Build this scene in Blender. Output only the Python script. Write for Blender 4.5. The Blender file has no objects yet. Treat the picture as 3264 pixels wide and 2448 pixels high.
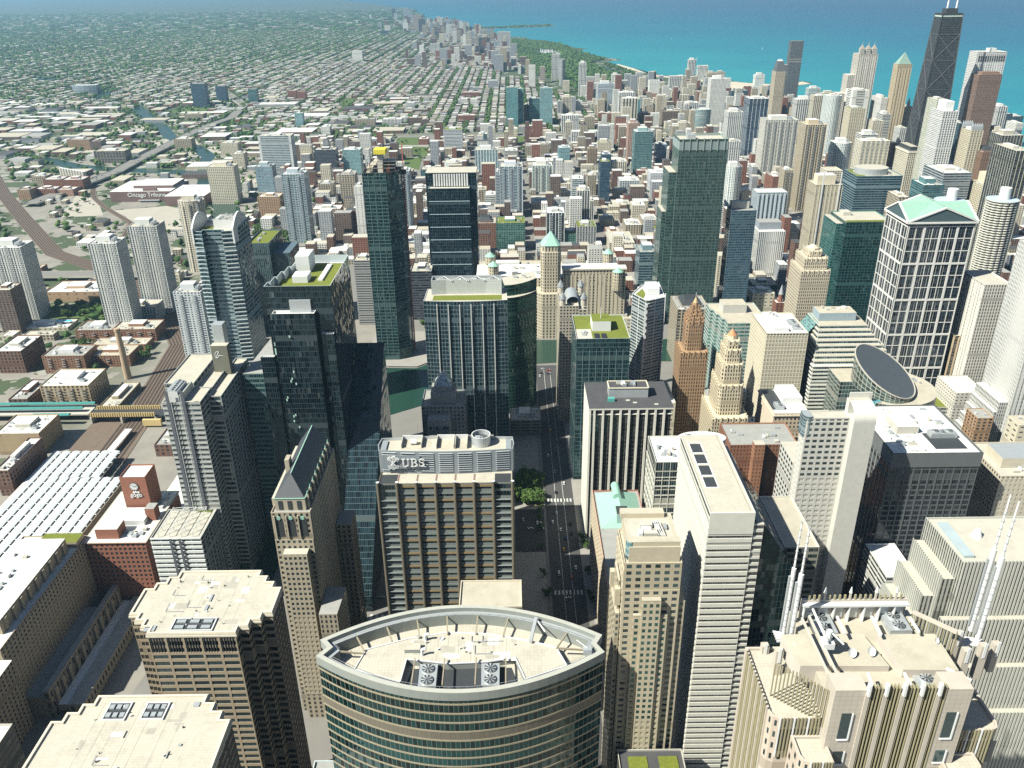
import bpy, math, random
import numpy as np
from mathutils import Vector, Matrix
R = math.radians
rng = random.Random(7)
S = bpy.context.scene
COL = S.collection

# ---------------------------------------------------------------- camera
# x = east, y = north along the street grid, z = up, metres; the viewer stands 412 m up
def setup_camera():
    cd = bpy.data.cameras.new('camera'); cam = bpy.data.objects.new('camera', cd); COL.objects.link(cam)
    p, yw, rl = R(25.85), R(-0.1), R(-0.75)
    f = Vector((math.sin(yw)*math.cos(p), math.cos(yw)*math.cos(p), -math.sin(p)))
    r = Vector((math.cos(yw), -math.sin(yw), 0)); u = r.cross(f)
    r2 = r*math.cos(rl) + u*math.sin(rl); u2 = -r*math.sin(rl) + u*math.cos(rl)
    m = Matrix((r2, u2, -f)).transposed().to_4x4(); m.translation = Vector((0, 0, 412))
    cam.matrix_world = m
    cd.sensor_fit = 'HORIZONTAL'; cd.sensor_width = 36; cd.lens = 36*2640/3264
    cd.clip_start = 1; cd.clip_end = 200000
    S.camera = cam
setup_camera()

# ---------------------------------------------------------------- sky and sun
SUN_AZ, SUN_EL = 243, 47
w = bpy.data.worlds.new('World'); S.world = w; w.use_nodes = True
nt = w.node_tree; nt.nodes.clear()
sk = nt.nodes.new('ShaderNodeTexSky'); sk.sky_type = 'NISHITA'; sk.sun_disc = False
sk.sun_elevation = R(SUN_EL); sk.sun_rotation = R(SUN_AZ); sk.altitude = 400; sk.ozone_density = 1.6
bg = nt.nodes.new('ShaderNodeBackground'); bg.inputs[1].default_value = 0.05
ow = nt.nodes.new('ShaderNodeOutputWorld')
nt.links.new(sk.outputs[0], bg.inputs[0]); nt.links.new(bg.outputs[0], ow.inputs[0])
sl = bpy.data.lights.new('sun', 'SUN'); sl.energy = 5.0; sl.angle = R(0.5); sl.color = (1, 0.98, 0.86)
so = bpy.data.objects.new('sun', sl); COL.objects.link(so)
az = R(SUN_AZ); el = R(SUN_EL)
sd = Vector((math.sin(az)*math.cos(el), math.cos(az)*math.cos(el), math.sin(el)))
so.rotation_euler = sd.to_track_quat('Z', 'Y').to_euler(); so.location = (0, 0, 900)
S.view_settings.view_transform = 'Standard'; S.view_settings.look = 'None'
S.view_settings.gamma = 1; S.view_settings.exposure = 0.78
S.cycles.max_bounces = 5; S.cycles.diffuse_bounces = 1; S.cycles.glossy_bounces = 3
S.cycles.transmission_bounces = 2; S.cycles.volume_bounces = 0; S.cycles.transparent_max_bounces = 6
S.cycles.caustics_reflective = False; S.cycles.caustics_refractive = False
S.cycles.sample_clamp_indirect = 3; S.cycles.use_denoising = False; S.cycles.use_adaptive_sampling = False

# ---------------------------------------------------------------- tagging
def tag(o, label=None, cat=None, group=None, kind=None):
    if label: o['label'] = label
    if cat: o['category'] = cat
    if group: o['group'] = group
    if kind: o['kind'] = kind
    return o
def empty(name, loc, label, cat, group=None):
    o = bpy.data.objects.new(name, None); COL.objects.link(o); o.location = loc
    o.empty_display_size = 2
    return tag(o, label, cat, group)

# ---------------------------------------------------------------- mesh builder
class MB:
    def __init__(s): s.v = []; s.f = []; s.m = []; s.uv = []; s.mats = []
    def mi(s, m):
        if m not in s.mats: s.mats.append(m)
        return s.mats.index(m)
    def poly(s, pts, m, uv=None):
        n = len(s.v); s.v += [tuple(p) for p in pts]; s.f.append(tuple(range(n, n+len(pts))))
        s.m.append(s.mi(m)); s.uv += uv if uv else [(p[0], p[1]) for p in pts]
    def wall(s, a, b, z0, z1, m, bay=None, fl=None, top=None):
        # a, b plan points, outward side is to the right of a -> b ; uv counted in bays and floors when given
        L = math.hypot(b[0]-a[0], b[1]-a[1]); top = z1 if top is None else top
        if bay: n = max(1, round(L/bay)); u1 = n; v0 = (z0-top)/fl; v1 = (z1-top)/fl
        else: u1 = L; v0 = z0; v1 = z1
        s.poly([(a[0], a[1], z0), (b[0], b[1], z0), (b[0], b[1], z1), (a[0], a[1], z1)], m,
               [(0, v0), (u1, v0), (u1, v1), (0, v1)])
    def prism(s, P, z0, z1, m, mt=None, bay=None, fl=None, bottom=False):
        # P counter-clockwise
        for i in range(len(P)): s.wall(P[i], P[(i+1) % len(P)], z0, z1, m, bay, fl)
        s.poly([(x, y, z1) for x, y in P], mt or m)
        if bottom: s.poly([(x, y, z0) for x, y in reversed(P)], m)
    def box(s, x0, x1, y0, y1, z0, z1, m, mt=None, bay=None, fl=None, bottom=True):
        s.prism([(x0, y0), (x1, y0), (x1, y1), (x0, y1)], z0, z1, m, mt, bay, fl, bottom)
    def shell(s, P, z0, z1, m, mt, bay=None, fl=None, par=1.0, t=0.4):
        # walls + parapet rim + inner parapet faces ; the roof sheet is added by the caller at z1 - par
        for i in range(len(P)): s.wall(P[i], P[(i+1) % len(P)], z0, z1, m, bay, fl)
        Q = inset(P, t)
        for i in range(len(P)):
            j = (i+1) % len(P)
            s.poly([(*P[i], z1), (*P[j], z1), (*Q[j], z1), (*Q[i], z1)], mt)
            s.wall(Q[j], Q[i], z1-par, z1, mt)
        return Q
    def tube(s, a, b, r, m, n=8, r2=None, caps=True):
        a = Vector(a); b = Vector(b); r2 = r if r2 is None else r2
        d = (b-a).normalized(); x = d.orthogonal().normalized(); y = d.cross(x)
        A = [a+(x*math.cos(t)+y*math.sin(t))*r for t in [2*math.pi*i/n for i in range(n)]]
        B = [b+(x*math.cos(t)+y*math.sin(t))*r2 for t in [2*math.pi*i/n for i in range(n)]]
        for i in range(n):
            j = (i+1) % n; s.poly([A[i], A[j], B[j], B[i]], m)
        if caps: s.poly(B, m); s.poly(A[::-1], m)
    def bar(s, a, b, w, h, m):
        # horizontal beam of width w and height h, top face through a and b
        a = Vector(a); b = Vector(b); d = (b-a); sd = Vector((-d.y, d.x, 0))
        sd = sd.normalized()*w/2 if sd.length > 1e-6 else Vector((w/2, 0, 0)); dn = Vector((0, 0, -h))
        A = [a-sd, a+sd, a+sd+dn, a-sd+dn]; B = [b-sd, b+sd, b+sd+dn, b-sd+dn]
        for i in range(4): s.poly([A[i], B[i], B[(i+1) % 4], A[(i+1) % 4]], m)
        s.poly(A, m); s.poly(B[::-1], m)
    def build(s, name, parent=None, smooth=False):
        if not s.f: return None
        me = bpy.data.meshes.new(name)
        nl = sum(len(f) for f in s.f)
        me.vertices.add(len(s.v)); me.vertices.foreach_set('co', np.array(s.v, dtype=np.float32).ravel())
        me.loops.add(nl); me.polygons.add(len(s.f))
        me.loops.foreach_set('vertex_index', np.concatenate([np.array(f) for f in s.f]).astype(np.int32))
        st = np.cumsum([0]+[len(f) for f in s.f[:-1]]).astype(np.int32)
        me.polygons.foreach_set('loop_start', st)
        me.polygons.foreach_set('material_index', np.array(s.m, dtype=np.int32))
        uvl = me.uv_layers.new(name='UVMap'); uvl.data.foreach_set('uv', np.array(s.uv, dtype=np.float32).ravel())
        for m in s.mats: me.materials.append(m)
        me.update(calc_edges=True); me.validate(); me.shade_flat()
        if smooth: me.polygons.foreach_set('use_smooth', [True]*len(s.f))
        o = bpy.data.objects.new(name, me); COL.objects.link(o)
        if parent:
            o.parent = parent; o.matrix_parent_inverse = Matrix.Translation(-parent.matrix_basis.translation) if parent.parent is None else Matrix.Identity(4)
        return o
def inset(P, t):
    n = len(P); Q = []
    for i in range(n):
        a = Vector(P[i-1]); b = Vector(P[i]); c = Vector(P[(i+1) % n])
        d1 = (b-a).normalized(); d2 = (c-b).normalized()
        n1 = Vector((-d1.y, d1.x)); n2 = Vector((-d2.y, d2.x)); k = 1+n1.dot(n2)
        q = b+(n1+n2)*(t/max(k, .3)); Q.append((q.x, q.y))
    return Q
T_ = lambda n, c: paint(n, c, .8, .14, .3)
def rect(x0, x1, y0, y1): return [(x0, y0), (x1, y0), (x1, y1), (x0, y1)]
def oval(cx, cy, rx, ry, n=32, a0=0, a1=360):
    k = n if a1-a0 >= 360 else n-1
    return [(cx+rx*math.cos(R(a0+(a1-a0)*i/k)), cy+ry*math.sin(R(a0+(a1-a0)*i/k))) for i in range(n)]

# ---------------------------------------------------------------- materials
class NT:
    def __init__(s, name):
        s.mat = bpy.data.materials.new(name); s.mat.use_nodes = True; s.t = s.mat.node_tree
        s.b = s.t.nodes['Principled BSDF']
    def n(s, ty, **k):
        x = s.t.nodes.new(ty)
        for a, v in k.items(): setattr(x, a, v)
        return x
    def l(s, a, b): s.t.links.new(a, b)
    def math(s, op, a, b=None, c=None):
        x = s.n('ShaderNodeMath', operation=op)
        for i, v in enumerate((a, b, c)):
            if v is None: continue
            if isinstance(v, (int, float)): x.inputs[i].default_value = v
            else: s.l(v, x.inputs[i])
        return x.outputs[0]
    def mix(s, fac, a, b, mode='MIX'):
        x = s.n('ShaderNodeMix', data_type='RGBA', blend_type=mode)
        for i, v in ((0, fac), (6, a), (7, b)):
            if isinstance(v, (int, float)): x.inputs[i].default_value = v
            elif isinstance(v, tuple): x.inputs[i].default_value = (*v[:3], 1)
            else: s.l(v, x.inputs[i])
        return x.outputs[2]
    def pos(s): return s.n('ShaderNodeNewGeometry').outputs['Position']
    def noise(s, vec, scale, det=3, rough=.5):
        x = s.n('ShaderNodeTexNoise'); x.inputs['Scale'].default_value = scale; x.inputs['Detail'].default_value = det
        x.inputs['Roughness'].default_value = rough; s.l(vec, x.inputs['Vector']); return x.outputs['Fac']
    def ramp(s, fac, stops):
        x = s.n('ShaderNodeValToRGB'); e = x.color_ramp.elements
        while len(e) < len(stops): e.new(.5)
        for i, (p, c) in enumerate(stops): e[i].position = p; e[i].color = (*c[:3], 1)
        s.l(fac, x.inputs[0]); return x.outputs[0]
    def set(s, **k):
        for a, v in k.items():
            i = s.b.inputs[a.replace('_', ' ')]
            if isinstance(v, (int, float)): i.default_value = v
            elif isinstance(v, tuple): i.default_value = (*v[:3], 1)
            else: s.l(v, i)
        return s.mat
def V(c, k): return tuple(max(0, min(1, x*k)) for x in c[:3])

_pm = {}
def paint(name, col, rough=.8, var=.18, scale=.25, metal=0.0, grid=None, island=0):
    # plain surface with soft dirt and wear of its own ; grid = panel / paver size in metres
    key = (name, col, rough, grid)
    if key in _pm: return _pm[key]
    N = NT(name); P = N.pos()
    a = N.noise(P, scale, 4, .6); b = N.noise(P, scale*9, 3, .6)
    k = N.math('ADD', N.math('MULTIPLY', a, .65), N.math('MULTIPLY', b, .35))
    c = N.mix(k, V(col, 1-var*1.6), V(col, 1+var*1.2))
    if 'roof' in name:
        s1 = N.noise(P, .11, 5, .75); s2 = N.n('ShaderNodeTexVoronoi'); s2.inputs['Scale'].default_value = .13; N.l(P, s2.inputs['Vector'])
        m1 = N.math('MULTIPLY', N.math('GREATER_THAN', s1, .57), .32 if 'white' in name else .16)
        c = N.mix(m1, c, V(col, .5)); c = N.mix(N.math('MULTIPLY', N.math('GREATER_THAN', s2.outputs['Distance'], .62), .14), c, V(col, .7))
    if grid:
        br = N.n('ShaderNodeTexBrick'); br.offset = 0; br.inputs['Scale'].default_value = 1
        br.inputs['Brick Width'].default_value = grid; br.inputs['Row Height'].default_value = grid
        br.inputs['Mortar Size'].default_value = grid*.035; br.inputs['Bias'].default_value = 0
        br.inputs['Color1'].default_value = (1, 1, 1, 1); br.inputs['Color2'].default_value = (.93, .93, .93, 1)
        br.inputs['Mortar'].default_value = (.72, .72, .72, 1); N.l(N.n('ShaderNodeUVMap').outputs[0], br.inputs['Vector'])
        c = N.mix(1.0, c, br.outputs['Color'], 'MULTIPLY')
    if island:
        ri = N.n('ShaderNodeNewGeometry').outputs['Random Per Island']
        c = N.mix(1.0, c, N.mix(ri, (1-island,)*3, (1, 1, 1)), 'MULTIPLY')
    _pm[key] = N.set(Base_Color=c, Roughness=rough, Metallic=metal); return _pm[key]

_fm = {}
def facade(pier, span, glass, wf, hf, sub=0, rough=.09, metal=.25, var=.7, tilt=.012, blind=.12, dirt=.15):
    # window grid in bay / floor units: pier = colour between bays, span = colour between floors, glass = pane
    key = (pier, span, glass, wf, hf, sub, rough, metal, blind)
    if key in _fm: return _fm[key]
    N = NT('facade'); uv = N.n('ShaderNodeUVMap').outputs[0]
    sx = N.n('ShaderNodeSeparateXYZ'); N.l(uv, sx.inputs[0]); u, v = sx.outputs[0], sx.outputs[1]
    fu = N.math('FRACT', u); fv = N.math('FRACT', v)
    mx = N.math('LESS_THAN', N.math('ABSOLUTE', N.math('SUBTRACT', fu, .5)), wf/2)
    my = N.math('LESS_THAN', N.math('ABSOLUTE', N.math('SUBTRACT', fv, .5)), hf/2)
    pf = N.math('LESS_THAN', N.math('FRACT', N.math('ADD', N.math('DIVIDE', N.math('FLOOR', v), 17.0), .31)), .055)
    g = N.math('MULTIPLY', N.math('MULTIPLY', mx, my), N.math('SUBTRACT', 1.0, pf))
    cell = N.n('ShaderNodeCombineXYZ'); k = max(1, sub)
    N.l(N.math('FLOOR', N.math('MULTIPLY', u, k)), cell.inputs[0]); N.l(N.math('FLOOR', v), cell.inputs[1])
    oi = N.n('ShaderNodeObjectInfo').outputs['Random']; N.l(N.math('MULTIPLY', oi, 57.0), cell.inputs[2])
    wn = N.n('ShaderNodeTexWhiteNoise', noise_dimensions='3D'); N.l(cell.outputs[0], wn.inputs['Vector'])
    rv = wn.outputs['Value']; rc = wn.outputs['Color']
    gc = N.mix(rv, V(glass, 1-var), V(glass, 1+var))
    gc = N.mix(N.math('MULTIPLY', N.math('GREATER_THAN', rv, 1-blind), .6), gc, tuple(min(1, x*.6+.11) for x in glass))
    if sub > 1:
        sm = N.math('LESS_THAN', N.math('FRACT', N.math('MULTIPLY', u, float(sub))), .1)
        gc = N.mix(N.math('MULTIPLY', sm, .8), gc, V(pier, .7))
    P = N.pos(); nz = N.noise(P, .05, 4, .65); pz = N.noise(P, .02, 3, .7)
    gc = N.mix(1.0, gc, N.mix(pz, (.45, .5, .5), (1.5, 1.5, 1.55)), 'MULTIPLY')  # broad tone patches in the glass colour imitate uneven reflections
    wall = N.mix(N.math('MULTIPLY', pf, .5), N.mix(mx, pier, span), V(span, .45))
    st_ = N.n('ShaderNodeMapping'); N.l(P, st_.inputs[0]); st_.inputs['Scale'].default_value = (.5, .5, .02); sn = N.noise(st_.outputs[0], 1, 3, .6)
    wall = N.mix(1.0, wall, N.mix(sn, (.86, .85, .83), (1.06, 1.06, 1.06)), 'MULTIPLY')
    wall = N.mix(1.0, wall, N.mix(nz, (1-dirt*1.3,)*3, (1+dirt*.4,)*3), 'MULTIPLY')
    c = N.mix(g, wall, gc)
    rf = N.math('SUBTRACT', .75, N.math('MULTIPLY', g, .75-rough))
    mt = N.math('MULTIPLY', g, metal)
    ge = N.n('ShaderNodeNewGeometry').outputs['Normal']
    vm = N.n('ShaderNodeVectorMath', operation='SUBTRACT'); N.l(rc, vm.inputs[0]); vm.inputs[1].default_value = (.5, .5, .5)
    vs = N.n('ShaderNodeVectorMath', operation='SCALE'); N.l(vm.outputs[0], vs.inputs[0]); N.l(N.math('MULTIPLY', g, tilt*2), vs.inputs['Scale'])
    va = N.n('ShaderNodeVectorMath', operation='ADD'); N.l(ge, va.inputs[0]); N.l(vs.outputs[0], va.inputs[1])
    vn = N.n('ShaderNodeVectorMath', operation='NORMALIZE'); N.l(va.outputs[0], vn.inputs[0])
    _fm[key] = N.set(Base_Color=c, Roughness=rf, Metallic=mt, Normal=vn.outputs[0]); return _fm[key]

WHITE = (.74, .74, .70); CREAM = (.68, .63, .50); TAN = (.46, .40, .30); BROWN = (.20, .13, .10); RED = (.27, .115, .075)
GREY = (.36, .38, .40); DK = (.03, .04, .05); NAVY = (.02, .045, .08); TEAL = (.05, .17, .18); GREEN = (.03, .10, .08)
BLUE = (.10, .20, .28); WIN = (.05, .065, .075); LIME = (.48, .42, .32); PINK = (.45, .27, .20)
# pier, spandrel, glass, bay, floor, wf, hf, kwargs
STY = {
 'gd': ((.07,.08,.10),(.09,.10,.12),(.03,.04,.06),4,3.2,.6,.6,{}), 'gy': ((.38,.40,.42),(.36,.38,.40),(.12,.14,.17),4,3.0,.55,.5,{}),
 'wr': (WHITE,(.30,.33,.35),(.06,.08,.10),4.5,3.0,.52,.62,{}), 'wr2': (WHITE,(.17,.19,.22),(.05,.07,.09),6,3.0,.5,.7,{}),
 'wr3': (CREAM,(.12,.13,.14),(.04,.05,.06),9,3.0,.5,.7,{}), 'tr': ((.45,.38,.33),(.36,.31,.28),WIN,5,3.0,.5,.55,{}),
 'ww': ((.72,.72,.68),(.68,.68,.65),(.25,.27,.28),6,3.0,.25,.4,{}), 'wg': (WHITE,WHITE,WIN,4,3.4,.55,.5,{}),
 'bg': (BROWN,(.16,.12,.10),WIN,5,3.1,.6,.5,{}), 'bg2': ((.32,.24,.16),(.26,.19,.13),WIN,4,3.0,.5,.5,{}),
 'cr': (CREAM,(.25,.24,.22),WIN,5,3.0,.5,.65,{}), 'ct': ((.50,.44,.33),(.44,.38,.29),WIN,4,3.1,.45,.5,{}),
 'gl': ((.36,.46,.52),(.30,.40,.46),(.14,.24,.30),3,3.3,.8,.6,{}), 'gl2': ((.35,.50,.52),(.26,.42,.44),(.10,.24,.26),3,3.2,.8,.6,{}),
 'rg': (RED,V(RED,.85),WIN,4,3.4,.45,.5,{}), 'tg': (TAN,V(TAN,.85),WIN,5,3.8,.6,.55,{}), 'gr': ((.45,.46,.46),(.26,.28,.30),WIN,5,3.0,.55,.6,{}),
 'cc': (CREAM,V(CREAM,.92),WIN,5,3.0,.5,.5,{}), 'cc2': (CREAM,V(CREAM,.95),(.10,.15,.17),9,3.0,.6,.55,{'sub':3}),
 'ccr': ((.60,.55,.44),(.60,.55,.44),WIN,4,3.0,.55,.55,{}), 'wb2': ((.66,.68,.68),(.62,.66,.68),(.13,.20,.26),60,3.4,.93,.55,{}),
 'gt': ((.16,.34,.35),(.20,.38,.38),(.05,.17,.20),3,3.1,.8,.6,{}), 'gt2': ((.09,.20,.21),(.12,.24,.25),(.03,.08,.10),3,3.3,.85,.7,{}),
 'gt3': ((.3,.4,.4),(.42,.46,.44),(.05,.15,.17),30,3.6,.96,.6,{'sub':8}),
 'pk': (PINK,V(PINK,.9),WIN,4,3.0,.4,.45,{}), 'pk2': ((.42,.29,.23),(.40,.27,.21),(.08,.07,.07),3.6,3.0,.45,.5,{}),
 'gb2': ((.25,.38,.38),(.10,.20,.20),(.03,.09,.11),3,3.9,.85,.55,{}), 'gn2': ((.30,.36,.42),(.30,.36,.42),(.02,.05,.09),14,3.2,.9,.68,{}),
 'cg': (CREAM,V(CREAM,.95),WIN,4,3.3,.58,.5,{}), 'cg2': ((.62,.56,.42),(.60,.54,.40),WIN,5,3.1,.5,.48,{}),
 'wb': ((.66,.66,.62),(.66,.66,.62),(.06,.08,.09),50,3.5,.97,.5,{}), 'cl': ((.62,.57,.45),(.62,.57,.45),(.12,.12,.11),7,5,.45,.3,{}),
 'nv': ((.66,.70,.72),(.03,.07,.12),NAVY,9,3.3,.88,.78,{'sub':3}), 'gn': ((.06,.10,.13),(.07,.11,.14),(.02,.05,.06),5,3.6,.7,.6,{}),
 'wt': (WHITE,(.55,.60,.60),(.08,.20,.22),4,3.1,.55,.6,{}), 'wt2': ((.70,.73,.73),(.30,.44,.46),(.05,.13,.16),7,3.1,.72,.65,{'sub':3}),
 'wc': ((.68,.67,.60),(.62,.61,.55),(.05,.06,.06),5.5,2.9,.6,.58,{}), 'wc2': ((.62,.68,.72),(.42,.50,.55),(.04,.09,.12),8,3.0,.78,.6,{'sub':2}),
 'wc3': ((.66,.66,.58),(.40,.50,.50),(.06,.14,.15),6,3.0,.6,.6,{'sub':2}),
 'tc': ((.55,.47,.33),(.40,.36,.28),(.05,.06,.06),4.2,2.9,.55,.62,{}), 'wb3': (WHITE,WHITE,(.05,.07,.08),40,3.8,.5,.5,{}),
 'wf': ((.64,.63,.60),(.64,.63,.60),(.30,.30,.30),2.4,3.4,.45,.5,{}), 'lg': ((.60,.58,.46),(.48,.54,.48),(.12,.18,.17),5,3.2,.5,.6,{}),
 'wg2': ((.76,.76,.74),(.76,.76,.74),(.06,.08,.10),4.6,3.1,.62,.62,{}), 'br': ((.24,.14,.09),(.22,.13,.085),WIN,4,3.2,.4,.5,{}),
 'dr': ((.42,.40,.32),(.06,.07,.07),(.03,.04,.05),6,3.6,.8,.6,{}), 'lb': ((.34,.37,.38),(.34,.37,.38),(.06,.09,.11),60,4.0,.98,.52,{'sub':20}),
 'nb': ((.16,.26,.30),(.22,.32,.36),(.02,.06,.09),1.6,4.0,.9,.78,{'sub':0,'metal':.5}), 'wb4': ((.60,.63,.65),(.60,.63,.65),(.06,.08,.10),60,3.6,.96,.48,{'sub':24}),
 'bw': ((.62,.66,.66),(.05,.06,.06),(.03,.045,.05),5,3.0,.7,.72,{}), 'sb': ((.42,.50,.54),(.36,.44,.48),(.05,.09,.11),5,3.0,.8,.55,{}),
 'rb': ((.25,.13,.09),(.24,.125,.085),(.05,.06,.07),3.5,3.0,.5,.45,{}), 'gg': ((.16,.30,.26),(.12,.26,.23),(.02,.07,.065),4,3.1,.85,.72,{'sub':2}),
 'nv2': ((.04,.09,.14),(.05,.10,.14),(.02,.05,.09),3,3.1,.9,.6,{}), 'wh': ((.66,.68,.67),(.5,.56,.57),(.06,.12,.14),5,3.8,.7,.6,{'sub':2}),
 'dg': ((.14,.13,.10),(.10,.10,.08),(.03,.035,.035),4,4,.8,.7,{}), 'gw': ((.50,.52,.55),(.50,.52,.55),(.25,.27,.30),5,5,.3,.3,{}),
 'cw': ((.70,.69,.64),(.22,.24,.25),(.04,.06,.07),4.5,3.0,.62,.7,{}), 'wb5': ((.60,.64,.64),(.62,.66,.66),(.05,.10,.12),30,4,.95,.6,{'sub':9}),
 'wb6': ((.64,.66,.66),(.52,.58,.60),(.06,.11,.13),60,3.9,.86,.5,{'sub':18}), 'to': ((.42,.27,.16),(.38,.25,.15),WIN,4.5,3.2,.5,.5,{}),
 'to2': ((.45,.31,.20),(.45,.31,.20),(.2,.15,.11),12,7,.2,.3,{}), 'nv3': ((.06,.10,.15),(.07,.12,.17),(.03,.06,.10),3,3.2,.8,.6,{}),
 'gb': ((.40,.46,.50),(.40,.46,.50),(.08,.12,.16),30,3.8,.97,.5,{}), 'gdr': ((.30,.27,.24),(.22,.20,.18),(.05,.06,.07),8,4,.82,.7,{'sub':3}),
 'kw': ((.62,.66,.68),(.58,.62,.64),(.05,.08,.10),4,3.0,.5,.5,{}), 'kw2': ((.66,.67,.64),(.52,.54,.54),(.05,.07,.08),3.2,2.9,.55,.6,{}),
 'kb': ((.66,.66,.60),(.60,.61,.57),(.06,.09,.09),4,3.6,.6,.66,{}), 'br2': ((.30,.16,.10),(.27,.145,.09),(.05,.05,.05),3.4,3.1,.5,.5,{}),
 'tb': ((.50,.40,.26),(.40,.30,.20),(.04,.04,.04),5,3.4,.55,.55,{}), 'sl': ((.36,.30,.20),(.36,.30,.20),(.05,.04,.03),5,7,.5,.6,{}),
 'br3': ((.20,.11,.08),(.18,.10,.075),(.05,.05,.05),4.5,4,.55,.55,{}), 'yb': ((.42,.32,.20),(.42,.32,.20),(.38,.29,.18),12,5,.2,.2,{}),
 'lm': (LIME,LIME,(.07,.07,.07),4,4.2,.5,.6,{}), 'dkb': ((.05,.06,.08),(.08,.09,.11),(.02,.03,.04),20,3.6,.98,.5,{'sub':6}),
 'gg3': ((.35,.36,.36),(.36,.37,.37),(.06,.06,.06),26,3.4,.9,.42,{}), 'gar': ((.25,.24,.22),(.25,.24,.22),(.03,.03,.03),10,3.4,.8,.45,{}),
}
def sty(k):
    p, s_, g, bay, fl, wf, hf, kw = STY[k]
    return facade(p, s_, g, wf, hf, **kw), bay, fl
M = {}
def mats():
    M['white_roof'] = paint('white_roof_membrane', (.72, .72, .69), .7, .10, .12, island=.12)
    M['cream_roof'] = paint('cream_paver_roof', (.53, .495, .41), .85, .08, .15, grid=1.2)
    M['pale_roof'] = paint('pale_gravel_roof', (.50, .475, .40), .9, .16, .2)
    M['grey_roof'] = paint('grey_gravel_roof', (.34, .34, .32), .9, .2, .2)
    M['tan_roof'] = paint('tan_gravel_roof', (.48, .44, .35), .9, .2, .15)
    M['dark_roof'] = paint('dark_tar_roof', (.075, .075, .08), .85, .25, .2)
    M['sedum'] = paint('sedum_roof', (.17, .20, .025), .95, .5, .6)
    M['metal'] = paint('galvanised_metal', (.50, .53, .54), .45, .12, .4, metal=.4)
    M['steel'] = paint('painted_white_steel', (.72, .74, .72), .5, .08, .4)
    M['dark'] = paint('dark_metal', (.05, .055, .06), .5, .2, .5)
    M['copper'] = paint('green_copper', (.30, .52, .42), .7, .14, .1)
    M['pool'] = paint('pool_water', (.05, .55, .65), .08, .05, 1)
    M['concrete'] = paint('pale_concrete', (.50, .48, .42), .85, .12, .3)
    M['white'] = paint('white_panel', (.68, .69, .68), .6, .06, .3)
mats()
ROOFS = {'w': 'white_roof', 'g': 'sedum'}

def fan_unit(parent, x, y, z, w=5, d=5, h=2.6, nfan=1, name='cooling_tower'):
    m = MB(); m.box(x-w/2, x+w/2, y-d/2, y+d/2, z, z+h, M['metal'], M['metal']); o = m.build(name, parent)
    for i in range(nfan):
        fy = y + (i-(nfan-1)/2)*d/nfan; r = min(w, d/nfan)*.42
        f = MB(); f.prism(oval(x, fy, r, r, 20), z+h+.004, z+h+.5, M['metal'], M['dark'])
        for a in range(8):
            t = a*math.pi/4; c, s_ = math.cos(t), math.sin(t); ww = r*.17
            f.poly([(x+.15*c, fy+.15*s_, z+h+.56), (x+r*.94*c-ww*s_, fy+r*.94*s_+ww*c, z+h+.50), (x+r*.94*c+ww*s_, fy+r*.94*s_-ww*c, z+h+.66)], M['metal'])
        q = f.build('fan', o)
        q.parent = o; q.matrix_parent_inverse = Matrix.Identity(4)
    return o
def dish(parent, x, y, z, r=1.6, az=150):
    m = MB(); c = Vector((x, y, z+r*1.1)); d = Vector((math.sin(R(az)), math.cos(R(az)), .8)).normalized()
    X = d.orthogonal().normalized(); Y = d.cross(X); n = 16
    for k in range(3):
        r0, r1 = r*k/3, r*(k+1)/3; z0, z1 = .25*(k/3)**2*r, .25*((k+1)/3)**2*r
        for i in range(n):
            a, b = 2*math.pi*i/n, 2*math.pi*(i+1)/n
            q = lambda rr, t, zz: c+(X*math.cos(t)+Y*math.sin(t))*rr+d*zz
            m.poly([q(r0, a, z0), q(r1, a, z1), q(r1, b, z1), q(r0, b, z0)], M['steel'])
    m.tube((x, y, z), c, r*.08, M['steel'], 6); return m.build('satellite_dish', parent)
def weather(root, x0, x1, y0, y1, z, n=10, seed=1, mat=None):
    # repair patches, seams, drains and low pipes on a large flat roof
    r = random.Random(seed); m = MB(); a = T_('roof_patch_a', (.40, .38, .32)); b = T_('roof_patch_b', (.68, .66, .60)); s = T_('roof_seam', (.38, .35, .29))
    for k in range(n): w, d = r.uniform(1, 6), r.uniform(1, 5); x, y = r.uniform(x0, x1-w), r.uniform(y0, y1-d); m.poly([(x, y, z), (x+w, y, z), (x+w, y+d, z), (x, y+d, z)], a if k % 2 else b); z += .0007
    z += .004; k = x0+r.uniform(2, 5)
    while k < x1: m.poly([(k, y0, z), (k+.14, y0, z), (k+.14, y1, z), (k, y1, z)], s); k += r.uniform(3.5, 8)
    m.build('roof_patches', root)
    for k in range(n): x, y = r.uniform(x0, x1), r.uniform(y0, y1); m = MB(); m.tube((x, y, z), (x, y, z+r.uniform(.4, 1.1)), r.uniform(.15, .4), M[r.choice(['metal', 'white', 'dark'])], 8); m.build('roof_vent', root)
    for k in range(max(1, n//5)): x, y = r.uniform(x0, x1-6), r.uniform(y0, y1); m = MB(); L = r.uniform(3, 9); m.tube((x, y, z+.3), (min(x+L, x1), y, z+.3), .12, M['metal'], 5); m.tube((x, y, z+.3), (x, min(y+L*.7, y1), z+.3), .12, M['metal'], 5); m.build('roof_pipe', root)
def clutter(parent, x0, x1, y0, y1, z, n=6, r=None):
    r = r or rng
    for i in range(n):
        w, d, h = r.uniform(1.2, 4), r.uniform(1.2, 4), r.uniform(.8, 2.4)
        x, y = r.uniform(x0+2, x1-2-w) if x1-x0 > w+4 else x0, r.uniform(y0+2, y1-2-d) if y1-y0 > d+4 else y0
        m = MB(); m.box(x, x+w, y, y+d, z, z+h, M[r.choice(['metal', 'white', 'concrete', 'metal'])]); m.build('roof_vent', parent)

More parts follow.
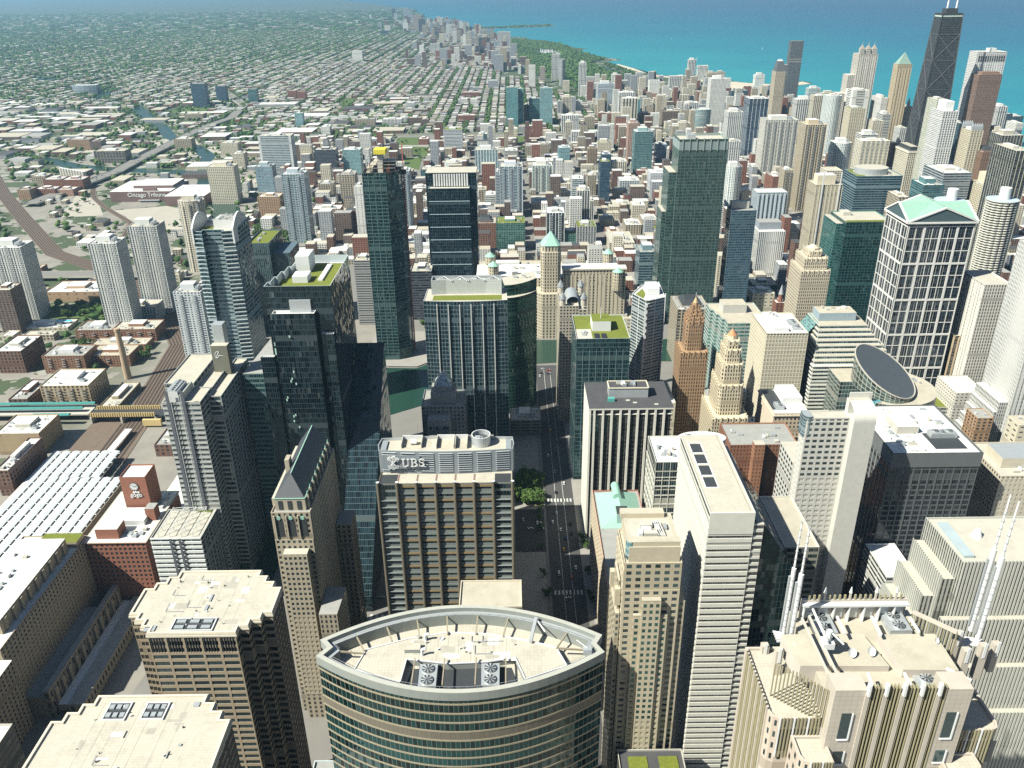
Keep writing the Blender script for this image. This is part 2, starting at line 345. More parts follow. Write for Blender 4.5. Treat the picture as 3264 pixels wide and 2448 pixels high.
FOOT = []     # occupied footprints (x0,x1,y0,y1)
def occupy(x0, x1, y0, y1, pad=4): FOOT.append((x0-pad, x1+pad, y0-pad, y1+pad))

def building(kind, label, cat, x0, x1, y, h, depth, st, opt='', group=None):
    mat, bay, fl = sty(st); y1 = y+depth; w = x1-x0; occupy(x0, x1, y, y1)
    r = random.Random(int(x0*7+y*13)); far = y > 3000
    root = empty(kind, ((x0+x1)/2, y, 0), label, cat, group)
    P = rect(x0, x1, y, y1)
    if st in ('ccr', 'gt3') or label.startswith('rounded'): P = oval((x0+x1)/2, y+depth/2, w/2, depth/2, 20)
    if st in ('wt', 'gn2', 'gb') and w > 30: P = [(x0, y+6)]+[(x0+w*t, y+6-10*math.sin(math.pi*t)) for t in (.15, .3, .5, .7, .85)]+[(x1, y+6), (x1, y1), (x0, y1)]
    pier = STY[st][0]; trim = paint('trim', tuple(round(c, 3) for c in pier), .8, .1, .3)
    m = MB(); par = 1.2 if not far else 1.5
    Q = m.shell(P, 0, h, mat, trim, bay, fl, par)
    m.build('walls', root)
    rk = {'w': 'white_roof', 'g': 'sedum'}.get(next((c for c in opt if c in 'wg'), ''), None) or r.choice(['pale_roof', 'tan_roof', 'white_roof', 'grey_roof'])
    m = MB(); m.poly([(x_, y_, h-par) for x_, y_ in Q], M[rk]); m.build('roof', root)
    if far and w < 60 and not any(c in opt for c in 'pPm'): return root
    cx, cy = (x0+x1)/2, (y+y1)/2
    # corner and intermediate piers standing proud of the glass line give the wall relief
    if not far and len(P) == 4 and h > 25 and y < 1700:
        step = w/max(1, round(w/max(bay, 4))); n = min(40, max(1, round(w/step))); m = MB()
        for i in range(n+1):
            xx = x0+i*w/n; m.box(xx-.3, xx+.3, y-.45, y-.003, 0, h-.3, trim)
        m.build('facade_fins', root) if st in ('wr', 'wr2', 'cr', 'nv', 'tc', 'wc', 'cg', 'cg2', 'wg', 'wg2', 'kw2', 'bw', 'wc2', 'wc3', 'cw', 'dr', 'tg', 'wt', 'wt2') else None
    if st in ('wc', 'wc2', 'wc3', 'sb', 'kw', 'bw', 'ccr', 'gn2', 'br2', 'tb', 'tc') and y < 1900:
        # balconies: one stack per bay group, slabs with rails
        nst = max(2, int(w/13)); k = 0
        for i in range(nst):
            xx = x0+(i+.5)*w/nst; m = MB(); z = h-fl*1.5
            while z > 6:
                m.box(xx-2.2, xx+2.2, y-1.7, y-.46, z, z+.22, trim); m.box(xx-2.2, xx+2.2, y-1.7, y-1.62, z+.22, z+1.1, M['metal']); z -= fl
            m.build('balcony_stack', root)
    if 'P' in opt: m = MB(); m.box(cx-w*.28, cx+w*.28, cy-depth*.3, cy+depth*.3, h-par, h+16, trim); m.build('penthouse', root)
    elif 'p' in opt:
        ph = 5 if w < 25 else 7
        m = MB(); m.box(cx-w*.3, cx+w*.2, cy-depth*.22, cy+depth*.25, h-par, h+ph, trim, M['white_roof']); m.build('penthouse', root)
        m = MB(); m.box(cx+w*.22, cx+w*.36, cy-depth*.2, cy+depth*.1, h-par, h+ph*.6, M['metal']); m.build('lift_housing', root)
    elif not far:
        m = MB(); m.box(cx-w*.2, cx+w*.15, cy-depth*.15, cy+depth*.3, h-par, h+2.6, r.choice([trim, M['white'], M['concrete']]), M['white_roof']); m.build('penthouse', root)
    if 'h' in opt:
        m = MB(); a = [(x_, y_, h+1.5) for x_, y_ in rect(cx-w*.32, cx+w*.32, cy-depth*.32, cy+depth*.32)]
        m.box(cx-w*.32, cx+w*.32, cy-depth*.32, cy+depth*.32, h-par, h+1.5, mat, bay=bay, fl=fl)
        b = [(x_, y_, h+7) for x_, y_ in rect(cx-w*.2, cx+w*.2, cy-depth*.2, cy+depth*.2)]
        for i in range(4): m.poly([a[i], a[(i+1) % 4], b[(i+1) % 4], b[i]], M['dark'])
        m.poly(b, M['dark']); m.build('crown', root)
    if 'm' in opt:
        m = MB(); a = [(x_, y_, h) for x_, y_ in rect(x0+1, x1-1, y+1, y1-1)]; b = [(x_, y_, h+26) for x_, y_ in rect(x0+w*.22, x1-w*.22, y+depth*.22, y1-depth*.22)]
        for i in range(4): m.poly([a[i], a[(i+1) % 4], b[(i+1) % 4], b[i]], paint('slate_mansard', (.10, .11, .12)))
        m.poly(b, M['white_roof']); m.box(cx-w*.2, cx+w*.2, cy-3, cy+3, h+26.004, h+30, M['white']); m.build('mansard_roof', root)
    if 'y' in opt:
        m = MB(); m.prism(oval(cx, cy, w*.2, w*.2, 8), h-par, h+9, trim)
        for i in range(8):
            a = oval(cx, cy, w*.24, w*.24, 8); m.poly([(*a[i], h+9.004), (*a[(i+1) % 8], h+9.004), (cx, cy, h+22)], M['metal'])
        m.build('lantern', root)
    if 'r' in opt:
        m = MB(); q = oval(cx-w*.05, cy, w*.36, depth*.38, 28); m.prism(q, h-par, h+9, M['metal'], M['pale_roof']); m.build('rooftop_screen', root)
        m = MB(); m.poly([(x_, y_, h-par+.02) for x_, y_ in rect(x0+1, x0+w*.22, y+1, y1-1)], M['sedum']); m.build('planted_strip', root)
    if 'c' in opt:
        m = MB()
        for i in range(5):
            for j in (0, 1):
                xx = x0+w*(.12+.19*i); yy = y+2 if j == 0 else y1-6
                m.box(xx-2, xx+2, yy, yy+4, h, h+7, M['metal'])
                for k in range(4):
                    c4 = rect(xx-2, xx+2, yy, yy+4); m.poly([(*c4[k], h+7), (*c4[(k+1) % 4], h+7), (xx, yy+2, h+13)], M['metal'])
        m.build('glass_crown', root)
    if 'f' in opt: m = MB(); m.box(x0-1, x1+1, y-1, y1+1, h+.004, h+4, trim, M['grey_roof']); m.box(x0+4, x1-4, y+4, y1-4, h+4.004, h+12, M['dark'], M['tan_roof']); m.build('flat_top_storey', root)
    if not far and w*depth > 600 and y < 1500: weather(root, x0+2, x1-2, y+2, y1-2, h-par+.006, 5, int(x0+y))
    if not far and w*depth > 350: clutter(root, x0, x1, y, y1, h-par, 3 if y > 1500 else 7, r)
    if not far and w > 26 and y < 2200: fan_unit(root, x1-w*.22, y+depth*.3, h-par, 5, 5)
    return root

# ================================================================ hero towers (nearest, modelled one by one)
def lbox(m, a, d, nr, u0, u1, d0, d1, z0, z1, mat):
    # box in facade coordinates: u along the wall, d0..d1 outward from it
    q = lambda u, o, z: (a[0]+d[0]*u+nr[0]*o, a[1]+d[1]*u+nr[1]*o, z)
    c = [q(u0, d0, z0), q(u1, d0, z0), q(u1, d1, z0), q(u0, d1, z0), q(u0, d0, z1), q(u1, d0, z1), q(u1, d1, z1), q(u0, d1, z1)]
    for f in ((4, 7, 6, 5), (0, 1, 2, 3), (3, 2, 6, 7), (0, 3, 7, 4), (2, 1, 5, 6)): m.poly([c[i] for i in f], mat, [(u0, z0), (u1, z0), (u1, z1), (u0, z1)])
def relief(root, a, b, z0, z1, n, fl, wf, hf, mat, dep=.5, win=0, glass=None, hs=True, vs=True, off=0, sp=None):
    # piers and spandrels as real geometry in front of the wall a->b ; win = how many separate windows to hang (largest first)
    dep *= .55; L = math.hypot(b[0]-a[0], b[1]-a[1]); d = ((b[0]-a[0])/L, (b[1]-a[1])/L); nr = (d[1], -d[0])
    m = MB(); bw = L/n; rows = int((z1-z0)/fl)
    if vs:
        for i in range(n+1):
            u = i*bw; hw = bw*(1-wf)/2; lbox(m, a, d, nr, max(0, u-hw), min(L, u+hw), .003, dep, z0, z1, mat)
    if hs:
        dd = dep-.03 if vs else dep
        for k in range(rows+1):
            z = z1-k*fl; hh = fl*(1-hf)/2
            if not vs: lbox(m, a, d, nr, 0, L, .003, dd, max(z0, z-hh), min(z1, z+hh), sp or mat)
            else:
                for i in range(n): lbox(m, a, d, nr, i*bw+bw*(1-wf)/2+.002, (i+1)*bw-bw*(1-wf)/2-.002, .003, dd, max(z0, z-hh), min(z1, z+hh), sp or mat)
    m.build('facade_grid', root)
    if win:
        w = bw*wf; h = fl*hf; pm = MB(); g = glass; fr = M['dark']
        pm.poly([(-w/2*d[0], -w/2*d[1], -h/2), (w/2*d[0], w/2*d[1], -h/2), (w/2*d[0], w/2*d[1], h/2), (-w/2*d[0], -w/2*d[1], h/2)], g)
        lbox(pm, (0, 0), d, nr, -.06, .06, .0, .08, -h/2, h/2, fr); lbox(pm, (0, 0), d, nr, -w/2, w/2, .0, .08, -.5*h, -.5*h+.15, fr)
        proto = None; c = 0; rest = MB()
        for k in range(rows):
            for i in range(n):
                x = a[0]+d[0]*(i+.5)*bw+nr[0]*.03; y = a[1]+d[1]*(i+.5)*bw+nr[1]*.03; z = z1-(k+.5)*fl
                if c < win:
                    if proto is None: o = proto = pm.build('window', root)
                    else: o = proto.copy(); COL.objects.link(o)
                    o.location = (x-root.location.x, y-root.location.y, z-root.location.z); o.matrix_parent_inverse = Matrix.Identity(4); o.parent = root
                c += 1
def pane(name, c, var=.6, rough=.06):
    N = NT(name); r = N.n('ShaderNodeObjectInfo').outputs['Random']; P = N.pos()
    nz = N.noise(P, .8, 2)
    col = N.mix(N.math('ADD', N.math('MULTIPLY', r, .6), N.math('MULTIPLY', nz, .4)), V(c, 1-var), V(c, 1+var*1.5))
    return N.set(Base_Color=col, Roughness=rough, Metallic=.35)
PANE = pane('window_glass', (.05, .075, .08)); PANEG = pane('green_window_glass', (.035, .11, .09))

def tower(kind, label, cat, x0, x1, y0, y1, h, mat, bay, fl, trim, roof, par=1.2, P=None):
    occupy(x0, x1, y0, y1); root = empty(kind, ((x0+x1)/2, y0, 0), label, cat)
    m = MB(); Q = m.shell(P or rect(x0, x1, y0, y1), 0, h, mat, trim, bay, fl, par); m.build('walls', root)
    m = MB(); m.poly([(x, y, h-par) for x, y in Q], M[roof]); m.build('roof', root); return root
def block(root, name, x0, x1, y0, y1, z0, z1, m, mt=None, bay=None, fl=None):
    b = MB(); b.box(x0, x1, y0, y1, z0, z1, m, mt or m, bay, fl); return b.build(name, root)

# ---- lens-shaped green glass tower in the foreground
def lens():
    h = 207; out = [(-67.3, 211.9), (-64.4, 215.9), (-67.4, 219.5), (-48.5, 231.3), (-34.4, 235.4), (-19.8, 236.8), (-5.0, 235.6), (9.5, 231.0), (29.3, 220.2), (27.0, 216.2), (29.3, 212.2), (17.5, 204.7), (4.0, 199.4), (-13.4, 195.1), (-26.3, 195.3), (-39.7, 198.9), (-53.8, 204.7)]
    def arc(a, b, bulge, n):
        a = Vector(a); b = Vector(b); c = (a+b)/2; d = b-a; nr = Vector((d.y, -d.x)).normalized(); return [tuple(a+d*t+nr*bulge*4*t*(1-t)) for t in [i/n for i in range(n)]]
    # ccw: left lower tip -> south arc -> right lower tip -> notch -> right upper tip -> north arc -> left upper tip -> notch
    Ls, Rs = out[0], out[10]; Rn, Ln = out[8], out[2]
    # bulges from the measured middle points
    bs = (Vector(Ls)+Vector(Rs)).y/2-(out[13][1]+out[14][1])/2; bn = (out[5][1]+out[6][1])/2-(Vector(Ln)+Vector(Rn)).y/2
    P = arc(Ls, Rs, bs, 30)+[Rs, out[9]]+arc(Rn, Ln, bn, 30)+[Ln, out[1]]
    sp = T_('tan_stone_spandrel', (.31, .27, .19)); g = facade((.14, .15, .13), (.24, .21, .16), (.012, .05, .048), .90, .82, rough=.05, metal=.4, tilt=.02, blind=.08, var=.8)
    xs = [p[0] for p in P]; ys = [p[1] for p in P]; occupy(min(xs), max(xs), min(ys), max(ys))
    root = empty('lens_tower', (sum(xs)/len(xs), min(ys), 0), 'lens-shaped green glass tower with tan bands and a broad cream roof, front centre', 'office tower')
    m = MB()
    for i in range(len(P)):
        a, b = P[i], P[(i+1) % len(P)]; L = math.hypot(b[0]-a[0], b[1]-a[1]); m.wall(a, b, 0, h, g, L/max(1, round(L/1.55)), 4.1)
    m.build('glass_walls', root)
    B = MB()
    O1 = inset(P, -.12)
    for k in range(1, 46):
        z = h-k*4.1;
        for i in range(len(P)):
            j = (i+1) % len(P); a, b, c, d = P[i], P[j], O1[j], O1[i]
            B.poly([(*d, z-.38), (*c, z-.38), (*c, z+.32), (*d, z+.32)], sp); B.poly([(*d, z+.32), (*c, z+.32), (*b, z+.32), (*a, z+.32)], sp)
    B.build('spandrel_bands', root)
    Q = inset(P, 1.3); Q2 = inset(P, 3.0); pm = T_('grey_parapet', (.25, .27, .25)); rt_ = T_('parapet_top', (.42, .42, .37)); pl = MB()
    O = inset(P, -.35)
    for i in range(len(P)):
        j = (i+1) % len(P); pl.wall(O[i], O[j], h-2.2, h+1.3, pm); pl.poly([(*O[i], h+1.3), (*O[j], h+1.3), (*Q[j], h+1.3), (*Q[i], h+1.3)], rt_)
        pl.poly([(*Q[i], h+1.3), (*Q[j], h+1.3), (*Q[j], h-.4), (*Q[i], h-.4)], pm); pl.poly([(*Q[i], h-.4), (*Q[j], h-.4), (*Q2[j], h-.4), (*Q2[i], h-.4)], M['metal'])
        pl.wall(Q2[j], Q2[i], h-5, h-.4, pm); pl.poly([(*P[i], h-2.2), (*P[j], h-2.2), (*O[j], h-2.2), (*O[i], h-2.2)], pm)
    pl.build('parapet', root)
    rf = MB(); rf.poly([(x, y, h-5) for x, y in Q2], M['cream_roof']); rf.build('roof', root)
    # raised deck
    D = [(-54.7, 209.1), (-38.6, 203.4), (-37.6, 213.6), (-23.1, 211.2), (-9.5, 211.9), (-0.5, 213.7), (2.8, 203.9), (16.9, 209.7), (13.7, 218.2), (4.5, 221.6), (-9.7, 225.2), (-24.1, 226.3), (-38.2, 223.3), (-52.1, 218.3)]
    dk = MB(); dk.prism(D, h-5+.004, h-2.5, pm, M['cream_roof']); dk.build('raised_deck', root)
    weather(root, D[1][0]+2, D[6][0]-2, (-23.2, 212.2)[1], (-24.0, 224.4)[1], h-2.49, 16, 5)
    dk = MB()
    for i in range(len(D)):
        a, b = Vector((*D[i], h-2.1)), Vector((*D[(i+1) % len(D)], h-2.1)); dk.bar(a, b, .35, .4, M['white'])
    dk.build('deck_curb', root)
    for s, e in (((-56.6, 224.0), (-52.5, 217.1)), ((-46.7, 229.3), (-43.5, 221.8)), ((-35.9, 232.6), (-34.0, 223.3)), ((-25.1, 234.5), (-24.3, 224.8)), ((-13.8, 234.5), (-14.3, 224.8)), ((-2.6, 233.1), (-4.7, 223.5)), ((18.3, 224.6), (13.7, 217.3)), ((-61.8, 216.1), (-52.5, 216.0)), ((14.3, 216.3), (24.3, 216.3))):
        b = MB(); b.bar((*s, h-.5), (*e, h-1.6), .45, .6, sp); b.build('roof_beam', root)
    # mechanical well between deck arms with two cooling towers
    wl = MB(); wx0, wx1 = (-38.7, 203.9)[0], (2.3, 204.4)[0]; wy0, wy1 = (-18.1, 200.6)[1], (-23.2, 212.1)[1]
    wl.poly([(wx0+1, wy0+.5, h-5+.01), (wx1-1, wy0+.5, h-5+.01), (wx1-4, wy1-.3, h-5+.01), (wx0+3, wy1-.3, h-5+.01)], M['dark']); wl.build('mechanical_well', root)
    for cx in ((-29.8, 206.1)[0], (-8.9, 206.1)[0]): fan_unit(root, cx, (wy0+wy1)/2, h-4.98, 6.2, wy1-wy0-1.6, 2.6, 2)
    for x in ((-34.5, 204.8)[0], (-24.4, 204.0)[0], (-13.7, 203.9)[0], (-3.7, 204.3)[0]):
        b = MB(); b.bar((x, wy0-.6, h-.3), (x, wy1+.3, h-.6), .4, .6, sp); b.build('roof_beam', root)
    c = (-35.9, 218.1); b = MB(); b.box(c[0]-2.7, c[0]+2.7, c[1]-1.6, c[1]+1.6, h-2.5, h-.9, pm, M['cream_roof']); b.build('roof_hatch', root)
    for c in ((-31.9, 222.6), (-32.4, 215.4)):
        b = MB(); b.tube((*c, h-2.5), (*c, h+.2), .5, M['steel']); b.tube((*c, h+.2), (c[0]+1.3, c[1], h+.5), .5, M['steel']); b.build('exhaust_pipe', root)
    a = (7.1, 229.1); b_ = (4.9, 220.3); b = MB(); b.bar((*a, h+1.8), (*b_, h-.5), 1.1, 1.4, M['metal']); b.tube((*a, h+1), (a[0]+3, a[1]-6, h+.3), .25, M['steel']); b.build('window_washing_rig', root)
    c = (24.0, 213.6); b = MB(); b.box(c[0]-1.4, c[0]+1.4, c[1]-1.2, c[1]+1, h-.4, h+1.8, M['metal']); b.tube((c[0], c[1], h+1.8), (c[0]-3.5, c[1]+2.5, h+3), .15, M['steel']); b.build('window_washing_rig', root)
    c = (-26.3, 222.8); dish(root, c[0], c[1], h-2.5, .7)
    rl = MB()
    for i in range(0, len(Q)-1):
        a, b2 = Q2[i], Q2[(i+1) % len(Q2)]; rl.bar((*a, h+.55), (*b2, h+.55), .08, .08, M['metal'])
        rl.tube((*a, h-.4), (*a, h+.55), .04, M['metal'], 4, caps=False)
    rl.build('railing', root)
lens()

# ---- tower with the three-letter sign and keys emblem
def text_obj(root, txt, size, x, y, z, mat, font_serif=True, depth=.5, name='sign_letters', rot=(90, 0, 0)):
    cu = bpy.data.curves.new(name, 'FONT'); cu.body = txt; cu.size = size; cu.extrude = depth/2; cu.align_x = 'CENTER'; cu.offset = size*.012
    t = bpy.data.objects.new(name+'_tmp', cu); COL.objects.link(t); dg = bpy.context.evaluated_depsgraph_get()
    me = bpy.data.meshes.new_from_object(t.evaluated_get(dg)); bpy.data.objects.remove(t)
    me.materials.clear(); me.materials.append(mat); o = bpy.data.objects.new(name, me); COL.objects.link(o); o.parent = root
    o.location = (x-root.location.x, y-root.location.y, z-root.location.z); o.rotation_euler = tuple(R(a) for a in rot); return o
def serif_ubs(root, x, y, z, H, mat):
    # letters drawn as strokes with slab serifs: heavy left stems, thin right ones
    def letter(strokes, ox):
        m = MB()
        for s in strokes:
            pts = [(x+(ox+px)*H, pz*H) for px, pz in s]
            A = [(px, y-.6, z+pz) for px, pz in pts]; B = [(px, y-.1, z+pz) for px, pz in pts]
            m.poly(A, mat); m.poly(B[::-1], mat)
            for i in range(len(A)): j = (i+1) % len(A); m.poly([A[j], A[i], B[i], B[j]], mat)
        m.build('sign_letter', root)
    def ring(cx, cz, rx, rz, t, a0, a1, n=12):
        o = [];
        for i in range(n):
            a = R(a0+(a1-a0)*i/n); b = R(a0+(a1-a0)*(i+1)/n)
            o.append([(cx+(rx-t)*math.cos(a), cz+(rz-t*.7)*math.sin(a)), (cx+rx*math.cos(a), cz+rz*math.sin(a)), (cx+rx*math.cos(b), cz+rz*math.sin(b)), (cx+(rx-t)*math.cos(b), cz+(rz-t*.7)*math.sin(b))])
        return o
    bx = lambda x0, x1, z0, z1: [(x0, z0), (x1, z0), (x1, z1), (x0, z1)]
    letter([bx(.1, .26, .36, .93), bx(0, .38, .93, 1), bx(.66, .74, .36, .93), bx(.58, .84, .93, 1)]+ring(.42, .37, .33, .37, .12, 180, 360), 0)
    letter([bx(.08, .24, .07, .93), bx(0, .45, .93, 1), bx(0, .48, 0, .07), bx(.24, .46, .49, .55)]+ring(.42, .75, .27, .25, .15, -90, 90)+ring(.45, .26, .31, .265, .16, -90, 90), 1.0)
    letter(ring(.34, .74, .29, .26, .13, 20, 270)+ring(.34, .27, .31, .27, .14, -160, 90)+[bx(.56, .62, .66, .95), bx(.02, .08, .05, .34)], 1.88)
def keys(root, x, y, z, s, mat):
    m = MB()
    for ang in (-38, 0, 38):
        d = Vector((math.sin(R(ang)), math.cos(R(ang)))); nr = Vector((d.y, -d.x))
        c = Vector((x, z))
        def slab(p0, p1, wd, yo=0):
            q = [p0-nr*wd, p0+nr*wd, p1+nr*wd, p1-nr*wd]; A = [(a.x, y-.6-yo, a.y) for a in q]; B = [(a.x, y-.1, a.y) for a in q]
            m.poly(A, mat)
            for i in range(4): m.poly([A[(i+1) % 4], A[i], B[i], B[(i+1) % 4]], mat)
        yo = {-38: 0, 0: .06, 38: .12}[ang]
        slab(c-d*s*.28, c+d*s*.55, s*.045, yo)
        slab(c+d*s*.30+nr*s*.10, c+d*s*.34+nr*s*.10, s*.09, yo+.01); slab(c+d*s*.42+nr*s*.10, c+d*s*.55+nr*s*.10, s*.075, yo+.02)
        slab(c+d*s*.36-nr*s*.08, c+d*s*.50-nr*s*.08, s*.05, yo+.03)
        for k in (-1, 0, 1):
            cc = c-d*s*.38+nr*s*.09*k-(d*s*.08 if k == 0 else d*0)
            for i in range(10):
                a, b = R(36*i), R(36*i+36); r0, r1 = s*.05, s*.095
                q = [cc+Vector((math.cos(a), math.sin(a)))*r0, cc+Vector((math.cos(a), math.sin(a)))*r1, cc+Vector((math.cos(b), math.sin(b)))*r1, cc+Vector((math.cos(b), math.sin(b)))*r0]
                m.poly([(p.x, y-.6-yo-.02*k, p.y) for p in q], mat)
    m.build('sign_emblem', root)
def ubs():
    x0, x1, yf, yb = -68.6, -1.0, 352.5, 392; zt = 186.3
    g = facade((.28, .25, .20), (.22, .24, .23), (.022, .05, .06), .96, .66, sub=6, rough=.05, metal=.45, tilt=.02)
    tr = T_('bronze_column', (.14, .12, .085)); sp = T_('grey_green_spandrel', (.20, .23, .21)); sp2 = T_('tan_spandrel', (.27, .20, .11))
    root = tower('louvred_crown_tower', 'wide glass tower with bronze columns under a grey louvred crown carrying a white three-letter sign', 'office tower', x0, x1, yf, yb, zt, g, 9.4, 4.15, tr, 'cream_roof', .6)
    n = 7; bw = (x1-x0)/n
    cols = MB()
    for i in range(n+1):
        x = x0+i*bw; cols.prism(oval(x, yf-.9, .85, .85, 10), 0, zt+1.6, tr, M['steel'])
    cols.build('columns', root)
    b = MB(); k = 0; z = zt-1
    while z > 2:
        for i in range(n):
            xa, xb = x0+i*bw+.86, x0+(i+1)*bw-.86
            if i in (0, 6):
                if k > 1: b.box(xa, xb, yf-.5, yf-.003, z-.8, z+.1, sp); b.box(xa, xb, yf-1.2, yf-.9, z-.2, z+.02, M['metal'])
            else: b.box(xa, xb, yf-.3, yf-.003, z-1.1, z+.1, sp2 if k % 2 == 0 else sp)
        z -= 4.15; k += 1
    b.build('spandrel_bands', root)
    # louvred crown, slightly bowed
    lv = T_('blue_grey_louvre', (.25, .28, .30)); lw = T_('louvre_edge', (.40, .43, .44)); c = MB(); P = [(x0-.3, 364.4)]+[(x0+(x1-x0)*t, 364.4-2.2*math.sin(math.pi*t)) for t in (.15, .3, .5, .7, .85)]+[(x1+.3, 364.4), (x1+1, 370), (x1+.3, 376.8), ((x0+x1)/2, 379), (x0-.3, 376.8), (x0-1.4, 370)]
    Q = c.shell(P, zt-2, 199, lv, M['metal'], par=1.6); c.poly([(x, y, 197.4) for x, y in Q], M['cream_roof']); c.build('crown', root)
    for i in range(7):
        m = MB();
        for k in range(9):
            z = zt+1.2+k*1.28
            xa, xb = x0+i*bw+1.2, x0+(i+1)*bw-1.2
            f = lambda x: 364.4-2.2*math.sin(math.pi*(x-x0)/(x1-x0))-.04
            m.poly([(xa, f(xa)-.2, z-.05), (xb, f(xb)-.2, z-.05), (xb, f(xb)+.05, z+.35), (xa, f(xa)+.05, z+.35)], lw)
            m.poly([(xa, f(xa)+.05, z-.5), (xb, f(xb)+.05, z-.5), (xb, f(xb)-.4, z-.25), (xa, f(xa)-.4, z-.25)], lv)
        if i > 1 or True: m.build('louvre_bank', root)
    y = 361.6; m = MB(); m.box(x0+1.6, x0+20.6, y+.35, y+.5, 189.4, 197.2, lv); m.build('sign_backing', root); keys(root, (-61.5, 355.2)[0], y, 193.2, 7.2, M['white']); serif_ubs(root, (-57.5, 350.9)[0]+.3, y, 190.9, 4.6, M['white'])
    cx, cy = (-17.0, 372.2); d = MB(); q = oval(cx, cy+.5, 4.9, 4.9, 28); qi = oval(cx, cy+.5, 4.5, 4.5, 28)
    for i in range(28):
        j = (i+1) % 28; d.wall(q[i], q[j], 197.4, 203, M['metal']); d.poly([(*q[i], 203), (*q[j], 203), (*qi[j], 203), (*qi[i], 203)], M['steel']); d.wall(qi[j], qi[i], 200.4, 203, M['metal'])
    d.poly([(*p, 200.4) for p in qi], M['dark']); d.build('cooling_drum', root); occupy(cx-1, cx+1, cy-1, cy+1)
    clutter(root, cx-3, cx+3, cy-3, cy+3, 200.41, 5)
    for a, b_, nm in ((((-57.7, 367.9)), ((-47.8, 377.5)), 'well'), (((-39.7, 367.1)), ((-31.1, 377.8)), 'well'), (((-30.1, 366.9)), ((-24.3, 377.7)), 'well')):
        w = MB(); xa, xb = a[0], b_[0]; ya, yb2 = a[1]+.6, b_[1]-.4
        w.box(xa-.3, xb+.3, yb2, yb2+.4, 197.4, 200.2, M['white']); w.box(xa-.3, xa, ya, yb2, 197.4, 200, M['concrete']); w.box(xb, xb+.3, ya, yb2, 197.4, 200, M['concrete']); w.poly([(xa, ya, 197.43), (xb, ya, 197.43), (xb, yb2, 197.43), (xa, yb2, 197.43)], M['tan_roof'])
        w.build('plant_well', root)
    c = (-51.9, 372.7); d = MB(); d.tube((c[0]-1.6, c[1], 199), (c[0]+1.6, c[1], 199), 1.4, M['steel'], 12); d.build('roof_duct', root)
    for xa in (x0+.4, x1-3.2): d = MB(); d.box(xa, xa+2.8, 366, 375.5, 197.41, 198.3, lv); d.build('skylight', root)
    r = MB()
    for i in range(1, 6): r.poly([(x0+i*bw-.5, yf+.7, zt-.58), (x0+i*bw+.5, yf+.7, zt-.58), (x0+i*bw+.5, 362, zt-.58), (x0+i*bw-.5, 362, zt-.58)], T_('brown_strip', (.22, .15, .13)))
    r.build('paver_strips', root)
    for xa in (x0+.8, x1-9): d = MB(); d.box(xa, xa+8.2, yf+.6, 362, zt-.59, zt-.5, M['dark']); d.build('terrace_glass', root)
ubs()

# ---- cream building with rounded roof slabs behind the lens tower
g = facade((.40, .36, .28), (.40, .36, .28), (.04, .06, .06), .95, .5, sub=8)
o = tower('rounded_slab_tower', 'cream tower seen only by its two rounded roof slabs right behind the lens tower', 'office tower', -25, 2.6, 283, 301, 167, g, 9, 4, T_('cream_rim', (.60, .54, .42)), 'tan_roof', .8)
block(o, 'lower_roof', -39, -6, 281, 289, 150, 162, T_('cream_rim', (.60, .54, .42)), M['pale_roof'])

